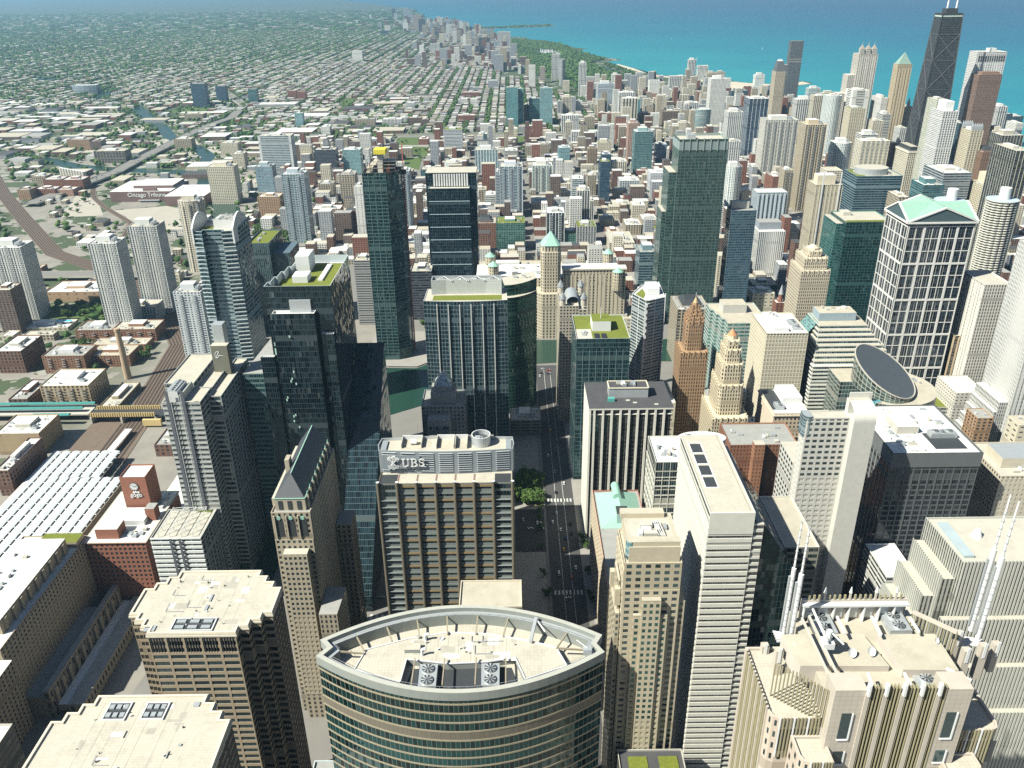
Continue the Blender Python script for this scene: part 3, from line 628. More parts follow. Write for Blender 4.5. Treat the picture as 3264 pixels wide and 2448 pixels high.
# ---- twin notched exchange towers, lower left
def notched(x0, x1, y0, y1, st=4.2, n=3):
    P = []
    c = [(x0, y0, 1, 1), (x1, y0, -1, 1), (x1, y1, -1, -1), (x0, y1, 1, -1)]
    s = st
    sw = [];
    for i in range(n): sw += [(x0+s*i, y0+s*(n-i)), (x0+s*(i+1), y0+s*(n-i))]
    sw += [(x0+s*n, y0)]
    se = [(x1-(p[0]-x0), p[1]) for p in reversed(sw)]; ne = [(p[0], y1-(p[1]-y0)) for p in reversed(se)]; nw = [(x0+(x1-p[0]), p[1]) for p in reversed(ne)]
    return sw+se+ne+nw
def exchange(x0, x1, y0, y1, h, label, openings, hatches):
    wall = T_('tan_granite', (.38, .31, .22)); g = facade((.37, .30, .21), (.37, .30, .21), (.012, .014, .018), .9, .56, sub=4, rough=.05, metal=.5, tilt=.02)
    P = notched(x0, x1, y0, y1); occupy(x0, x1, y0, y1); root = empty('notched_tower', ((x0+x1)/2, y0, 0), label, 'office tower')
    rim = T_('cream_cornice', (.66, .60, .48)); m = MB(); Q = m.shell(P, 0, h, g, rim, 8.2, 3.9, .8, .9); m.build('walls', root)
    m = MB()
    for i in range(len(P)):
        j = (i+1) % len(P)
        for t, z in ((.25, h-.3), (.5, h-1.3)):
            O = inset(P, -t); m.wall(O[i], O[j], z-.9, z, rim); m.poly([(*O[i], z), (*O[j], z), (*P[j], z), (*P[i], z)], rim)
    m.build('cornice', root)
    m = MB(); m.poly([(x, y, h-.8) for x, y in Q], M['cream_roof']); m.build('roof', root)
    weather(root, x0+14, x1-14, y0+3, y1-3, h-.794, 22, int(y0))
    st = 4.2*3; n = 5
    relief(root, (x0+st, y0), (x1-st, y0), 20, h-11.5, n, 3.9, .86, .56, wall, .6, 100, PANE)
    relief(root, (x0+st, y0), (x1-st, y0), h-11.5, h-1.6, n, 9.9, .88, .86, wall, .6)
    vm = MB()
    bw = (x1-x0-2*st)/n
    for i in range(n):
        for k in range(5): vm.box(x0+st+bw*(i+.12)+k*bw*.16, x0+st+bw*(i+.12)+k*bw*.16+.25, y0-.3, y0-.004, h-11, h-2.3, M['dark'])
    vm.build('vent_louvres', root)
    relief(root, (x1, y0+st), (x1, y1-st), 20, h-1.6, 5, 3.9, .86, .56, T_('shaded_granite', (.10, .085, .075)), .3)  # same granite darkened for the east side, its shade put into the colour
    for a in openings:
        m = MB(); ax0, ay0, ax1, ay1 = a
        m.box(ax0, ax1, ay0, ay1, h-.79, h-.45, M['dark'])
        for s in ((ax0-.5, ax1+.5, ay0-.5, ay0), (ax0-.5, ax1+.5, ay1, ay1+.5), (ax0-.5, ax0, ay0, ay1), (ax1, ax1+.5, ay0, ay1)): m.box(*s, h-.78, h-.05, M['white'])
        f = m.build('roof_well', root)
        nn = 3
        for i in range(nn):
            for j in range(2):
                cx = ax0+(i+.5)*(ax1-ax0)/nn; cy = ay0+(j+.5)*(ay1-ay0)/2; w2 = (ax1-ax0)/nn*.34; d2 = (ay1-ay0)/2*.26
                q = MB(); q.box(cx-w2, cx+w2, cy-d2, cy+d2, h-.44, h+.1, M['metal'], M['metal']); q.build('air_handler', root)
    for a in hatches: block(root, 'roof_hatch', a[0], a[2], a[1], a[3], h-.79, h-.3, M['metal'])
    return root
def q2(a, b): return (min(a[0], b[0]), min(a[1], b[1]), max(a[0], b[0]), max(a[1], b[1]))
exchange((-173.0, 285.6)[0], (-110.3, 308.9)[0]+1, (-166.2, 276.7)[1], (-164.7, 319.1)[1], 160, 'rear of two cream-roofed towers with notched corners, dark windows and low skylights', [q2((-150.7, 278.8), (-133.1, 285.9))],
  [q2((-140.3, 297.5), (-139.4, 302.3)), q2((-140.5, 291.4), (-139.2, 295.1)), q2((-162.8, 278.5), (-158.0, 281.9))])
exchange((-175.4, 208.7)[0]-3, (-109.8, 231.5)[0], (-167.6, 242.1)[1]-62, (-167.6, 242.1)[1], 160, 'front of two cream-roofed towers with notched corners, cut by the lower edge of the view', [q2((-159.0, 230.3), (-151.1, 238.2)), q2((-144.3, 230.5), (-136.3, 238.0))],
  [q2((-126.5, 236.3), (-124.2, 238.5)), q2((-125.6, 217.7), (-124.5, 218.7)), q2((-128.3, 212.4), (-128.0, 215.5)), q2((-147.6, 221.7), (-147.7, 225.0))])

# ---- limestone tower with slate pitched roof (opera)
def opera():
    x0, x1, y0, y1, h = -135, -113.5, 381.5, 452, 150; st = T_('warm_limestone', (.42, .37, .28))
    g = facade((.42, .37, .28), (.37, .32, .25), (.04, .045, .05), .45, .55)
    root = tower('slate_roofed_tower', 'tall limestone tower with dark slate pitched roof and pinnacles', 'office tower', x0, x1, y0, y1, h, g, 3.0, 3.6, st, 'grey_roof', .8)
    relief(root, (x0, y0), (x1, y0), 20, h-18, 7, 3.6, .5, .52, st, .5, 100, PANE)
    relief(root, (x1, y0), (x1, y1), 20, h, 22, 3.6, .5, .55, st, .45, hs=False)
    for i in range(3):
        m = MB(); xx = x0+4+i*6.6; m.box(xx-1.9, xx+1.9, y0-.2, y0-.01, h-16, h-5.5, M['dark']); m.prism([(xx-2.9, y0-.9), (xx-2.1, y0-.9), (xx-2.1, y0-.01), (xx-2.9, y0-.01)], h-17, h-2, st); m.build('colonnade_bay', root)
        m = MB(); m.tube((xx, y0-.55, h-3.6), (xx, y0-.02, h-3.6), 1.1, M['copper'], 14); m.build('round_window', root)
    # attic block set back, with arched windows, then slate hip roof
    m = MB(); m.box(x0+2, x1-2.5, y0+3, y1-2, h-.8, h+7, st); m.build('attic', root)
    for i in range(3): block(root, 'attic_window', x0+4+i*5.2, x0+6.2+i*5.2, y0+2.7, y0+2.99, h, h+5.6, M['dark'])
    sl_ = paint('dark_slate', (.06, .065, .075), .5, .2, .6); a = rect(x0+2, x1-2.5, y0+3, y1-2); cx = (a[0][0]+a[1][0])/2; r0, r1 = (cx, a[0][1]+9, h+18), (cx, a[2][1]-1, h+18)
    m = MB(); A = [(*p, h+7.01) for p in a]; m.poly([A[0], A[1], r0], sl_); m.poly([A[1], A[2], r1, r0], sl_); m.poly([A[2], A[3], r1], sl_); m.poly([A[3], A[0], r0, r1], sl_); m.build('slate_roof', root)
    m = MB(); m.bar(r0, (r1[0], r1[1], r1[2]), .5, .3, M['copper']); m.bar((*a[0], h+7.3), (*a[1], h+7.3), .6, .4, M['copper']); m.bar((*a[1], h+7.3), (*a[2], h+7.3), .6, .4, M['copper']); m.build('copper_trim', root)
    for k in range(9):
        yy = y0+5+k*7.2; m = MB(); m.box(x1-2.2, x1-.8, yy, yy+1.2, h-.8, h+8, st); m.tube((x1-1.5, yy+.6, h+8), (x1-1.5, yy+.6, h+10.5), .6, M['copper'], 6, .1); m.build('pinnacle', root)
    block(root, 'chimney_block', x0+3.5, x0+6, y0+26, y0+32, h+6, h+18, st); block(root, 'lower_wing', x0-1, x0+3, y0+8, y1-4, h-.8, h+4, st, M['pale_roof'])
    b = MB(); b.prism([(x0+5, y0-6), (x1-3, y0-6), (x1-3, y0-.6), (x0+5, y0-.6)], 0, h-24, g, M['pale_roof'], 3.0, 3.6); b.build('front_bay', root)
    relief(root, (x0+5, y0-6), (x1-3, y0-6), 20, h-25, 5, 3.6, .55, .52, st, .4, 60, PANE)
    b = MB(); b.prism([(x1+.5, y0-12), (x1+11, y0-12), (x1+12, y0+12), (x1+.6, y0+12)], 0, 88, g, M['grey_roof'], 3, 3.6); b.build('east_shoulder', root)
    b = MB(); b.prism([(x1+.7, y0+50), (x1+10, y0+50), (x1+10, y0+66), (x1+.7, y0+66)], 0, 106, g, M['grey_roof'], 3, 3.6); b.build('east_shoulder', root)
opera()

# ---- big dark glass tower with bright planted roof
def riverside():
    g = facade((.10, .14, .15), (.05, .075, .085), (.014, .03, .038), .955, .93, rough=.03, metal=.6, tilt=.03, var=.6, blind=.04)
    x0, x1, y0, y1, h = -175.6, -128.5, 557, 631.5, 221; tr = T_('pale_steel_rim', (.50, .56, .58))
    P = [(x0, y0), (x1, y0), (x1, y1), (x0+12, y1), (x0+12, 615), (x0+9, 615), (x0+9, 603), (x0+6.5, 603), (x0+6.5, 591), (x0+4, 591), (x0+4, 579), (x0+2, 579), (x0+2, 567), (x0, 567)]
    root = tower('planted_roof_glass_tower', 'huge dark mirrored glass tower with bright green planted roof and white rooftop boxes', 'office tower', x0, x1, y0, y1, h, g, 1.6, 4.2, tr, 'sedum', 6, P)
    m = MB(); m.poly([(x0+1, y0+1, h-5.9), (x0+30, y0+1, h-5.9), (x0+30, y0+9, h-5.9), (x0+1, y0+9, h-5.9)], M['pale_roof']); m.build('service_deck', root)
    c = (-164.0, 607.4); d = (-153.6, 604.2); block(root, 'white_lift_box', c[0], d[0], c[1]-2, c[1]+17, h-6, h+7, M['white'])
    c = (-159.5, 580.6); d = (-150.3, 579.7); block(root, 'white_plant_box', c[0]-2, d[0], c[1]+1, c[1]+14, h-6, h-1, M['white'])
    a = (-145.1, 593.1); b = (-144.5, 623.0); block(root, 'duct_run', a[0]+1.5, a[0]+5, a[1]-8, b[1], h-6, h-4.6, M['white']); clutter(root, x0+18, x0+36, y0+1, y0+12, h-5.85, 8)
    m = MB(); m.poly([(x0+20, y1-.7, h-5.85), (x1-2, y1-.7, h-5.85), (x1-2, y1-3, h-5.85), (x0+20, y1-3, h-5.85)], M['white']); m.build('walkway', root)
    # stepped front bays, each a lower volume with a white cap
    for a in ((x0+5, x1-12, y0-7, 203), (x0-9, x0+1, y0-3, 168), (x1-9, x1-.5, y0-4, 186)):
        m = MB(); Q = m.shell(rect(a[0], a[1], a[2], y0-.005), 0, a[3], g, M['white'], 1.6, 4.2, 1.5, .4); m.poly([(x, y, a[3]-1.5) for x, y in Q], M['white_roof']); m.build('front_bay', root)
    block(root, 'canopy_screen', x0+17, x0+32, y0-1.6, y0-.01, 200, 211, M['metal'])
    m = MB(); m.prism([(x0-26, 560), (x0-.01, 560), (x0-.01, 640), (x0-22, 640)], 0, 152, facade((.10, .20, .20), (.14, .22, .22), (.025, .07, .075), .85, .6, rough=.06, metal=.4), M['grey_roof'], 1.6, 4); m.build('west_wing', root)
    rr = random.Random(3); m = MB()
    for k in range(26):
        i = rr.choice([0, 1]); z = rr.uniform(40, 190); yy = y0-7.2 if i else y0-.25; xx = rr.uniform(x0+6, x0+16) if i else x0+1.5; ln = T_('pale_green_fin', (.25, .38, .34))
        m.poly([(xx, yy, z), (xx+1.3, yy-1.0, z+.3), (xx+1.3, yy-1.0, z+2.2), (xx, yy, z+1.8)], ln)
    m.build('open_vents', root)
    # slanting glass plane along the east side down to the ground
    m = MB(); a = [(x1+.5, y0-85), (x1+24, y0-85), (x1+24, y0+64), (x1+.5, y0+64)]
    gs = facade((.07, .10, .11), (.05, .08, .09), (.012, .026, .032), .94, .9, rough=.06, metal=.1, tilt=.03, blind=0); zs = (14, 14, 150, 150)
    for i_ in range(4): j_ = (i_+1) % 4; m.poly([(*a[i_], 0), (*a[j_], 0), (*a[j_], zs[j_]), (*a[i_], zs[i_])], gs, [(0, 0), (14, 0), (14, zs[j_]/4), (0, zs[i_]/4)])
    m.poly([(*a[k_], zs[k_]) for k_ in range(4)], gs, [(0, 0), (15, 0), (15, 44), (0, 44)]); occupy(x1, x1+24, y0-85, y0+64)
    o = empty('sloping_glass_tower', (x1+12, y0-85, 0), 'lower dark glass slab filling the gap right of the slate-roofed limestone tower', 'office tower'); m.build('walls', o)
riverside()

# ---- stepped glass and stone tower with a swoosh emblem
def boeing():
    g = facade((.33, .35, .34), (.42, .43, .41), (.035, .06, .065), .84, .62, sub=4, rough=.06, metal=.3); tr = T_('pale_grey_stone', (.42, .43, .41)); dk_ = T_('charcoal_strip', (.11, .12, .14))
    x0, x1, y0, h = -246, -214, 504, 158
    occupy(x0, -202, y0, 585); root = empty('emblem_tower', (-228, y0, 0), 'grey stepped tower with dark vertical strips and a looped emblem on its plant tower', 'office tower')
    for nm, a in (('south_volume', (-240, -214, 504, 528, 157)), ('west_volume', (-247, -226, 528.01, 580, 160)), ('east_volume', (-213.99, -205, 519, 585, 154)), ('north_volume', (-225.99, -214, 528.01, 575, 156))):
        m = MB(); Q = m.shell(rect(*a[:4]), 0, a[4], g, tr, 7, 3.9, 1, .4); m.poly([(x, y, a[4]-1) for x, y in Q], M['cream_roof']); m.build(nm, root)
    relief(root, (-240, 504), (-214, 504), 15, 156, 4, 3.9, 1, .72, tr, .5, vs=False)
    relief(root, (-205, 519), (-205, 585), 15, 154, 11, 3.9, .86, .8, T_('steel_lattice', (.30, .34, .34)), .5)
    for xx in (-236.4, -226): block(root, 'dark_strip', xx, xx+2.2, 502.9, 503.3, 10, 166, dk_)
    m = MB()
    for xx in (-234.2, -228.2): m.tube((xx+1, 502.7, 10), (xx+1, 502.7, 163), .22, M['steel'], 6)
    m.build('steel_masts', root)
    block(root, 'fan_housing', -237, -229, 506, 524, 156.1, 164, M['white'], M['metal'])
    for i in range(6): fan_unit(root, -233, 507.8+i*2.9, 164.01, 5.4, 2.7, .8)
    block(root, 'screen_wall', -228, -226.4, 506, 527, 156.1, 162, tr); block(root, 'blank_tower', -221, -209, 557, 563, 150, 176, T_('olive_grey_panel', (.17, .17, .13)), M['cream_roof'])
    block(root, 'plant_tower', -220, -212, 563.01, 571, 150, 190, M['metal'])
    e = MB(); cx, cz, yy = -215.8, 169, 556.8
    for i in range(20):
        a, b = R(18*i+20), R(18*i+38); r = 2.6
        if i == 19: continue
        f = lambda t, k: (cx-1.2+(r*k)*.62*math.cos(t)+.5*r*.35*math.sin(t), yy, cz+(r*k)*math.sin(t))
        e.poly([f(a, 1.08), f(b, 1.08), f(b, .86), f(a, .86)][::-1], M['steel'])
    e.poly([(cx-2.8, yy-.02, cz-.5), (cx+5, yy-.02, cz-1.2), (cx+.8, yy-.02, cz-.2)], M['steel']); e.poly([(cx-2.6, yy-.02, cz-2.6), (cx-2.0, yy-.02, cz-2.6), (cx+.6, yy-.02, cz+2.8), (cx+.2, yy-.02, cz+2.9)], M['steel'])
    e.build('sign_emblem', root)
    # low wing with white trusses
    x0, x1, y0, y1, h = -252, -217, 469, 503.9, 70
    m = MB(); Q = m.shell(rect(x0, x1, y0, y1), 0, h, g, tr, 7, 3.9, 1, .5); m.build('low_wing', root); m = MB(); m.poly([(x, y, h-1) for x, y in Q], M['pale_roof']); m.build('low_roof', root); occupy(x0, x1, y0, y1)
    relief(root, (x0, y0), (x1, y0), 10, h, 5, 3.9, 1, .5, M['steel'], 1.2, vs=False); block(root, 'dark_strip', (x0+x1)/2-4, (x0+x1)/2-2.4, y0-1.6, y0-1.25, 6, h, dk_); block(root, 'dark_strip', (x0+x1)/2+2.4, (x0+x1)/2+4, y0-1.6, y0-1.25, 6, h, dk_)
    relief(root, (x1, y0), (x1, y1), 10, h, 7, 3.9, .86, .8, T_('steel_lattice', (.30, .34, .34)), .4)
    for k in range(4):
        xa = x0+5+k*8; m = MB()
        m.tube((xa, y0+2, h+3), (xa, y1-2, h+3), .25, M['steel'], 6)
        for j in range(5): yj = y0+2+j*7.4; m.tube((xa, yj, h-1), (xa, yj, h+3), .18, M['steel'], 5); m.tube((xa, yj, h+3), (xa+8 if k < 3 else xa, min(yj+7, y1-2), h+3), .18, M['steel'], 5)
        m.build('roof_truss', root)
    m = MB(); m.poly([(x1-14, y1-.3, h-.9), (x1-3, y1-.3, h-.9), (x1-3, y1-3, h-.9), (x1-14, y1-3, h-.9)], M['sedum']); m.build('planted_strip', root)
boeing()

# ---- red brick block with clock tower, and the glass-and-steel train shed
def gogo():
    br = facade((.30, .13, .08), (.29, .125, .08), (.05, .05, .05), .42, .5, blind=.2); tr = T_('red_brick', (.30, .125, .08))
    x0, x1, y0, y1, h = -306, -262, 480, 545, 58
    root = tower('clock_tower_block', 'red brick office block with square clock tower bearing a white four-letter sign', 'office building', x0, x1, y0, y1, h, br, 3.7, 3.9, tr, 'white_roof', 1.4)
    relief(root, (x0, y0), (x1, y0), 12, h-3, 13, 3.9, .55, .55, tr, .5, 100, PANE)
    relief(root, (x1, y0), (x1, y1), 12, h-3, 18, 3.9, .55, .55, tr, .4)
    m = MB(); m.box(x0-.8, x1+.8, y0-.8, y1+.8, h+.003, h+.7, tr, M['concrete']); m.build('cornice', root)
    m = MB(); m.poly([(x0+.6, y0+.6, h+.72), (x1-.6, y0+.6, h+.72), (x1-.6, y1-.6, h+.72), (x0+.6, y1-.6, h+.72)], M['white_roof']); m.build('roof_membrane', root)
    tx0, tx1, ty0, ty1, tz = -291, -272, 519.5, 538, 88
    m = MB(); Q = m.shell(rect(tx0, tx1, ty0, ty1), h+.73, tz, tr, tr, par=1.2); m.poly([(x, y, tz-1.2) for x, y in Q], M['white_roof']); m.build('clock_tower', root)
    cx = (tx0+tx1)/2; cz = tz-8; m = MB(); m.tube((cx, ty0-.5, cz), (cx, ty0-.01, cz), 3.3, M['dark'], 24); f = m.build('clock_face', root)
    m = MB(); m.tube((cx, ty0-.56, cz), (cx, ty0-.51, cz), 3.0, M['white'], 24); m.build('clock_dial', root)
    m = MB()
    for k in range(12):
        a = R(30*k); m.tube((cx+2.3*math.sin(a), ty0-.62, cz+2.3*math.cos(a)), (cx+2.8*math.sin(a), ty0-.62, cz+2.8*math.cos(a)), .13, M['dark'], 4)
    for a, l in ((R(-50), 1.5), (R(75), 2.2)): m.tube((cx, ty0-.66, cz), (cx+l*math.sin(a), ty0-.66, cz+l*math.cos(a)), .16, M['dark'], 4)
    m.build('clock_hands', root)
    text_obj(root, 'gogo', 4.4, cx+.4, ty0-.5, cz-8.6, M['steel'])
    m = MB()
    for i in range(3): a = (cx-1+i*1.7, ty0-.4, cz-5.1); m.tube((a[0], ty0-.6, a[2]+(.5 if i == 1 else 0)), (a[0], ty0-.1, a[2]+(.5 if i == 1 else 0)), .9, M['steel'], 10)
    m.build('sign_cloud', root)
    block(root, 'roof_house', x0+8, x0+24, y0+4, y0+16, h+.73, h+9, tr, M['white_roof']); block(root, 'white_hall_roof', x0+14, x0+36, y0+20, y0+37, h+.73, h+5, M['white'])
    block(root, 'stair_tower', x1-9, x1-2, y0+26, y0+34, h+.73, h+11, tr, M['grey_roof']); clutter(root, x1-22, x1-2, y0+2, y0+20, h+.73, 10); clutter(root, x1-10, x1, y0+34, y1, h+.73, 12)
    block(root, 'rear_annex', x0+22, x1+2, y1+.01, y1+50, 0, 42, tr, M['white_roof']); occupy(x0+22, x1, y1, y1+50)
gogo()
def shed():
    root = empty('train_shed', (-400, 500, 0), 'long white ribbed train shed roof with dark smoke slots', 'train shed'); occupy(-445, -352, 430, 690)
    wh = paint('shed_white_sheet', (.62, .64, .66), .6, .08, .2)
    for (xa, xb, ya, yb) in ((-443, -377, 642, 690), (-443, -354, 430, 641.9)):
        n = int((xb-xa)/9); st = (xb-xa)/n
        for i in range(n):
            m = MB(); a = xa+i*st; b = a+st-1.8
            m.poly([(a, ya, 11.4), ((a+b)/2, ya, 12.4), ((a+b)/2, yb, 12.4), (a, yb, 11.4)], wh); m.poly([((a+b)/2, ya, 12.4), (b, ya, 11.4), (b, yb, 11.4), ((a+b)/2, yb, 12.4)], wh)
            m.poly([(b, ya, 10.5), (b+1.8, ya, 10.5), (b+1.8, yb, 10.5), (b, yb, 10.5)], M['dark'])
            y = ya
            while y < yb-3:
                m.box(b-.2, b+2.0, y, y+.9, 11.41, 11.9, M['steel']); y += 8.5
            y = ya+4
            while y < yb-3: m.box(b+.1, b+.5, y, y+6.5, 10.51, 12.0, M['metal']); y += 8.5
            m.build('roof_bay', root)
    for yy in (430, 641.5): block(root, 'edge_beam', -443.4, -354 if yy < 600 else -377, yy-.6, yy-.1, 8, 11.3, M['steel'])
    for xx in (-443.5, -353.5):
        m = MB(); m.box(xx-.3, xx+.3, 430, 641, 0, 11.2, T_('shed_wall', (.36, .30, .22))); m.build('side_wall', root)
    o = empty('platform_canopy', (-392, 700, 0), 'white platform canopy reaching out from the train shed over the tracks', 'canopy'); m = MB(); m.box(-398, -391, 691, 745, 5, 5.5, M['white']); m.build('roof', o); occupy(-398, -391, 691, 745)
    m = MB(); [m.tube((-394.5, 695+k*12, 0), (-394.5, 695+k*12, 5), .3, M['steel'], 5) for k in range(5)]; m.build('posts', o)
shed()

# ---- long limestone riverside building lower left
def daily():
    st = T_('weathered_limestone', (.40, .34, .25)); g = facade((.38, .32, .24), (.36, .30, .22), (.035, .035, .04), .42, .5)
    x0, x1, y0, y1, h = -352, -306, 374, 487, 60
    root = tower('limestone_riverfront_block', 'long limestone block whose shaded east side shows rows of small windows, lower left', 'office building', x0, x1, y0, y1, h, g, 3.6, 3.3, st, 'white_roof', 1)
    relief(root, (x1, y0), (x1, y1), 8, h-2, 31, 3.3, .5, .5, st, .5, 100, PANE); relief(root, (x0, y0), (x1, y0), 8, h-2, 12, 3.3, .5, .5, st, .5)
    a = MB(); a.box(x0+8, x1-6, y0+14, y1-16, h-.99, h+9, st, M['white_roof'], bottom=False); a.build('attic_block', root)
    for k in range(9): block(root, 'attic_buttress', x1-5.98, x1-4.8, y0+18+k*9, y0+20.5+k*9, h-.98, h+8, st)
    block(root, 'roof_terrace', x0+18, x1-1, y1-13, y1-2, h-.98, h+3.5, st, M['sedum']); clutter(root, x0, x0+14, y0, y0+50, h-.9, 12); clutter(root, x0+10, x1-8, y0+16, y1-30, h+9, 9)
    # lower plaza wings
    for i, (a, b, zz) in enumerate(((x1+.01, x1+13, 17), (x1+13.01, x1+17, 22), (x1+26, x1+36, 11))):
        m = MB(); m.box(a, b, y0+4, y1-8 if i else y1-26, 0, zz, g if i else st, M['grey_roof'], 4, 8); m.build('plaza_wing', root)
    for k in range(11): block(root, 'plaza_column', x1+17.02, x1+18.6, y0+8+k*9, y0+11+k*9, 0, 20, st)
    block(root, 'plaza_roof', x1+18.61, x1+25.99, y0+6, y1-10, 4, 9, st, M['white_roof'])
    occupy(x0, x1+36, y0, y1)
    s = MB(); s.box(x0-3, x1+5, y0-60, y0-.01, 0, h-8, g, M['white_roof'], 3.6, 3.3); s.build('south_wing', root); occupy(x0, x1, y0-60, y0)
    for k in range(3): block(root, 'step_block', x0+10, x1-8, y0-18-k*15, y0-8-k*15, h-8, h+2-k*2, st, M['white_roof'])
daily()

# ---- black-roofed tower with white columns
def columns():
    x0, x1, y0, y1, h = 58, 121.3, 558.6, 604, 120; wh = T_('white_concrete_column', (.72, .70, .62)); g = facade((.20, .19, .15), (.035, .037, .04), (.02, .022, .025), .88, .75, rough=.05, metal=.4, blind=.03)
    root = tower('white_column_tower', 'tower with black flat roof and white full-height columns over dark glass', 'office tower', x0+1, x1-1, y0+1, y1-1, h-6, g, 1.5, 3.8, M['dark'], 'dark_roof', .4)
    m = MB(); m.box(x0-.6, x1+.6, y0-.6, y1+.6, h-1.4, h-.1, wh, M['dark_roof']); m.build('roof_slab', root)
    m = MB(); m.box(x0+2, x1-2, y0+2, y1-2, h-6, h-1.4, M['dark'], bottom=False); m.build('recessed_top_floor', root); m = MB(); m.box(x0+.4, x1-.4, y0+.4, y1-.4, h-6.2, h-5.6, wh); m.build('ring_beam', root)
    for i in range(9):
        xx = x0+3.6+(x1-x0-10)*i/8
        c = MB(); c.prism([(xx-.8, y0-.5), (xx+.8, y0-.5), (xx+.8, y0+.99), (xx-.8, y0+.99)], 0, h-1.41, wh); c.build('column', root)
    c = MB(); c.box(x0-.5, x0+.99, y0-.5, y1, 0, h-1.41, wh); c.build('white_west_wall', root)
    o = block(root, 'penthouse', 74.3, 104.7, 576, 588.5, h-.1, h+8, M['metal'], M['dark_roof']); m = MB(); m.bar((74.2, 575.9, h+8.6), (104.8, 575.9, h+8.6), .8, .7, T_('cream_rail', (.7, .64, .48))); m.bar((74.2, 588.6, h+8.6), (104.8, 588.6, h+8.6), .8, .7, T_('cream_rail', (.7, .64, .48))); m.bar((74.2, 575.9, h+8.6), (74.2, 588.6, h+8.6), .8, .7, T_('cream_rail', (.7, .64, .48))); m.bar((104.8, 575.9, h+8.6), (104.8, 588.6, h+8.6), .8, .7, T_('cream_rail', (.7, .64, .48))); m.build('penthouse_rail', root)
    dish(root, 85, 581, h+8, 2.1, 170); block(root, 'green_rig', 73, 78, 569, 572, h-.1, h+2.8, T_('teal_paint', (.10, .38, .34))); clutter(root, 78, 103, 577, 588, h+8, 5)
    for p in ((92, 566), (87, 570), (108, 563)): block(root, 'roof_hatch', p[0], p[0]+3, p[1], p[1]+2, h-.09, h+.3, M['concrete'])
columns()

# ---- stepped tan tower east of the street, with the diagonal shadow
def stepped():
    x0, x1, y0, y1, h = 51.7, 79, 315.7, 343, 172; st = T_('tan_stone', (.52, .46, .34)); g = facade((.50, .44, .32), (.50, .44, .32), (.05, .08, .08), .55, .52)
    root = tower('stepped_stone_tower', 'tan stone tower with stepped shoulders and grid of square windows, right of the street', 'office tower', x0, x1, y0, y1, h-8, g, 4.2, 3.9, st, 'tan_roof', .7)
    relief(root, (x0, y0), (x1, y0), 12, h-24, 6, 3.9, .56, .52, st, .45, 60, PANE); relief(root, (x0, y1), (x0, y0), 12, h-12, 6, 3.9, .5, .5, st, .7)
    o = block(root, 'attic', x0+2, x1-1, y0+1.5, y1+2, h-8.7, h, st, M['tan_roof'])
    for a, nm in (((x0+2.5, x1-1.2, y0+2.2, y0+6.5, h+.01, h+2.6), 'roof_slab'), ((x0+.8, x1-5, y1-2, y1+3, h+.01, h+2.6), 'roof_slab')): m = MB(); m.box(*a, st, M['tan_roof']); m.build(nm, root)
    m = MB(); m.prism(oval(x0+3, y0+5, 2.2, 3, 16), h-8, h+2.5, facade((.4, .5, .48), (.3, .42, .42), (.10, .22, .24), .9, .7), M['tan_roof'], 1, 3.9); m.build('rounded_glass_bay', root)
    m = MB(); m.poly([(x0+4, y0+7, h+.03), (x1-3, y0+7, h+.03), (x1-3, y1-3, h+.03), (x0+4, y1-3, h+.03)], M['pale_roof']); m.build('roof_paving', root)
    block(root, 'plant_box', x0+10, x0+16.5, y0+9, y0+12, h+.04, h+2.4, M['concrete']); block(root, 'plant_box', x0+9, x0+15, y0+16, y0+19, h+.04, h+2.4, M['concrete'])
    m = MB(); [m.bar((x0+17+k*.9, y0+8, h+2), (x0+16+k*.9, y0+20, h+2), .25, .3, M['steel']) for k in range(4)]; m.build('pipe_rack', root); clutter(root, x0+5, x1-2, y0+7, y1-3, h+.04, 8)
    # shoulders and front bays
    fx = (x0+x1)/2
    for a in ((fx-4.5, fx+4.5, y0-3.2, h-28, 3), (fx-8.3, fx+8.3, y0-2.2, h-38, 5)):
        m = MB(); m.box(a[0], a[1], a[2], y0-.5 if a[4] == 3 else y0-.5, 12, a[3], g, M['tan_roof'], 4.2, 3.9); m.build('front_bay', root); relief(root, (a[0], a[2]), (a[1], a[2]), 12, a[3]-1.2, a[4], 3.9, .56, .55, st, .35, 60, PANEG)
    for a in ((x0-3, x0-.8, y0+2, y1-2, h-40), (x1+.01, x1+3.4, y0+1, y1-2, h-32), (x0-1.8, x0-.75, y0+5, y1-8, h-22)):
        m = MB(); m.box(a[0], a[1], a[2], a[3], 0, a[4], g, M['tan_roof'], 4.2, 3.9); m.build('shoulder', root)
    for k, yy in enumerate((y0+3, y1-6)): block(root, 'corner_turret', x0-3.4, x0-.7, yy, yy+3.2, h-40 if k else h-36, h-30 if k else h-26, st)
stepped()

